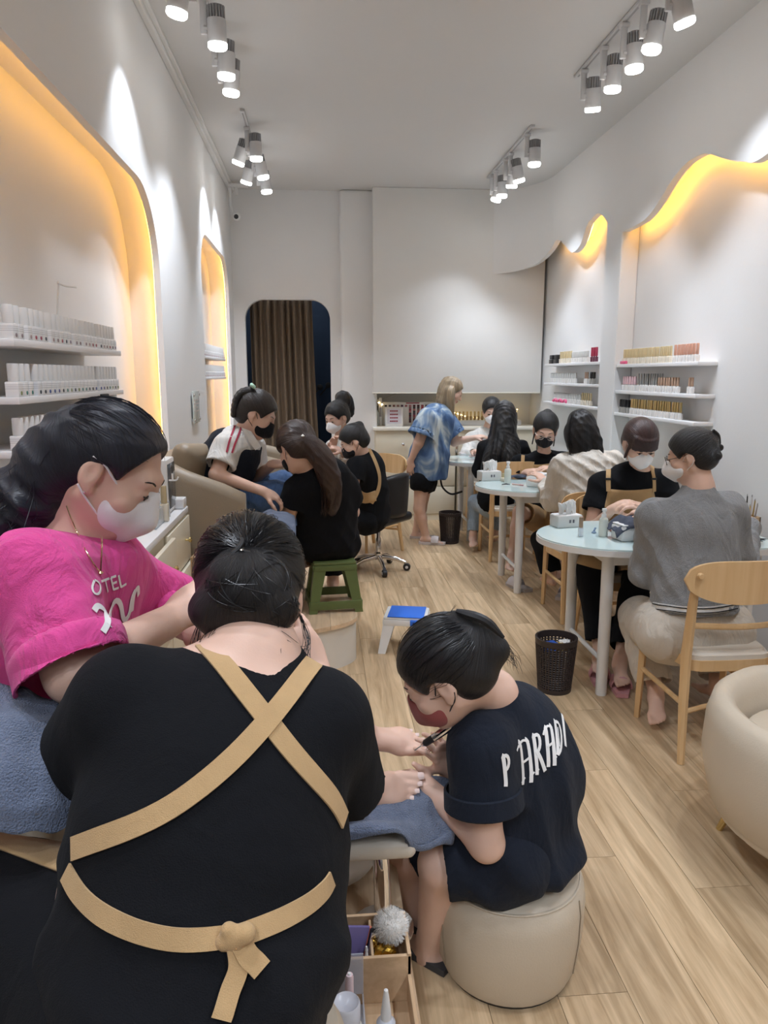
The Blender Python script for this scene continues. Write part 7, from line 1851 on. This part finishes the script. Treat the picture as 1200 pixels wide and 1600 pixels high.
V, Q = b.mesh(.0045); g = thing('fluffy_brush', 'fluffy white-grey powder brush sticking out of the wooden organizer', 'brush', (ox + .058, oy + .115, oz + .0075)); FUR = mat('fur_white', (.70, .67, .63), .95, var=.12, vscale=80)
npmesh('bristle_core', V, Q, FUR, g, (ox + .058, oy + .115, oz + .0075)); rr = np.random.RandomState(3); mb = MB()
for k in range(1400):
    d = unit(rr.randn(3)); p = c_ + d*A(.029, .029, .027); q = p + unit(d + rr.randn(3)*.35)*(.008 + .006*rr.rand()); mb.tube([p, q], [.0006, .0002], 3, cap=False)
mb.build('bristles', FUR, g, off=(ox + .058, oy + .115, oz + .0075))['kind'] = 'stuff'
MB().lathe([(.008, 0), (.008, .09), (.012, .11)], (0, 0, 0), 12).build('handle', BLACKP, g)
crumple('gold_foil', 'crumpled gold foil in the wooden organizer', (ox + .045, oy + .082, oz + .095), .022, mat('foil_gold', (.65, .42, .08), .25, metal=1.0), 5, .8, 'foil')
g = thing('glue_bottle', 'small white glue bottle with pointed cap in the wooden organizer', 'glue bottle', (ox + .034, oy - .040, oz + .0065))
MB().lathe([(.017, 0), (.019, .004), (.019, .045), (.010, .056)], (0,0,0), 18).build('body', mat('glue_white', (.70, .74, .82), .3), g); MB().lathe([(.011, .055), (.010, .07), (.006, .105), (.004, .118), (0, .119)], (0,0,0), 14).build('cap', WHITEP, g)
MB().box((-.012, -.0196, .018), (.012, -.0188, .030)).build('label_print', MATS['print_dark'], g, smooth=False)
g = thing('clear_case', 'open clear plastic case with scratched lid in front of the wooden organizer', 'case', (ox - .080, oy + .004, oz + .0065)); CL = mat('clear_case', (.66, .70, .78), .12, alpha=.38, var=.05, vscale=60)
MB().box((-.07, -.045, 0), (.075, .045, .003)).box((-.07, -.045, 0), (-.067, .045, .03)).box((.072, -.045, 0), (.075, .045, .03)).box((-.07, -.045, 0), (.075, -.042, .03)).build('tray', CL, g, smooth=False)
MB().box((-.07, .042, .03), (.0, .046, .125), .001).box((.003, .042, .03), (.075, .046, .125), .001).build('lid', CL, g, smooth=False)
g = thing('polish_stick', 'pale pink stick leaning in the clear plastic case', 'stick', (ox - .035, oy + .018, oz + .0115)); MB().lathe([(.0085, 0), (.0085, .095), (.007, .10)], (0,0,0), 14).build('body', mat('stick_pink', (.72, .56, .58), .4), g); MB().lathe([(.004, .1), (.003, .103)], (0,0,0), 10).build('cap_dot', WHITEP, g)
g = thing('pump_bottle', 'frosted round bottle with a wide clear cap in the foreground', 'bottle', (ox - .045, oy - .085, oz + .0065))
MB().lathe([(.030, 0), (.033, .006), (.033, .08), (.026, .095), (.020, .10)], (0,0,0), 24).build('body', FROST, g); MB().lathe([(.026, .098), (.027, .10), (.027, .138), (.024, .142), (.018, .137), (.0, .134)], (0,0,0), 24).build('cap', mat('cap_frost', (.74, .76, .84), .25, alpha=.72), g)
g = thing('white_tray', 'shallow white plastic tray at the bottom edge of the picture', 'tray', (ox - .12, oy - .185, oz)); MB().box((-.10, -.07, 0), (.16, .045, .004)).box((-.10, .042, .004), (.16, .046, .03)).box((.156, -.07, .004), (.16, .045, .03)).box((-.10, -.07, .004), (.16, -.066, .03)).build('base', WHITEP, g, smooth=False); MB().box((.02, -.065, .004), (.023, .042, .026)).build('divider', WHITEP, g, smooth=False)
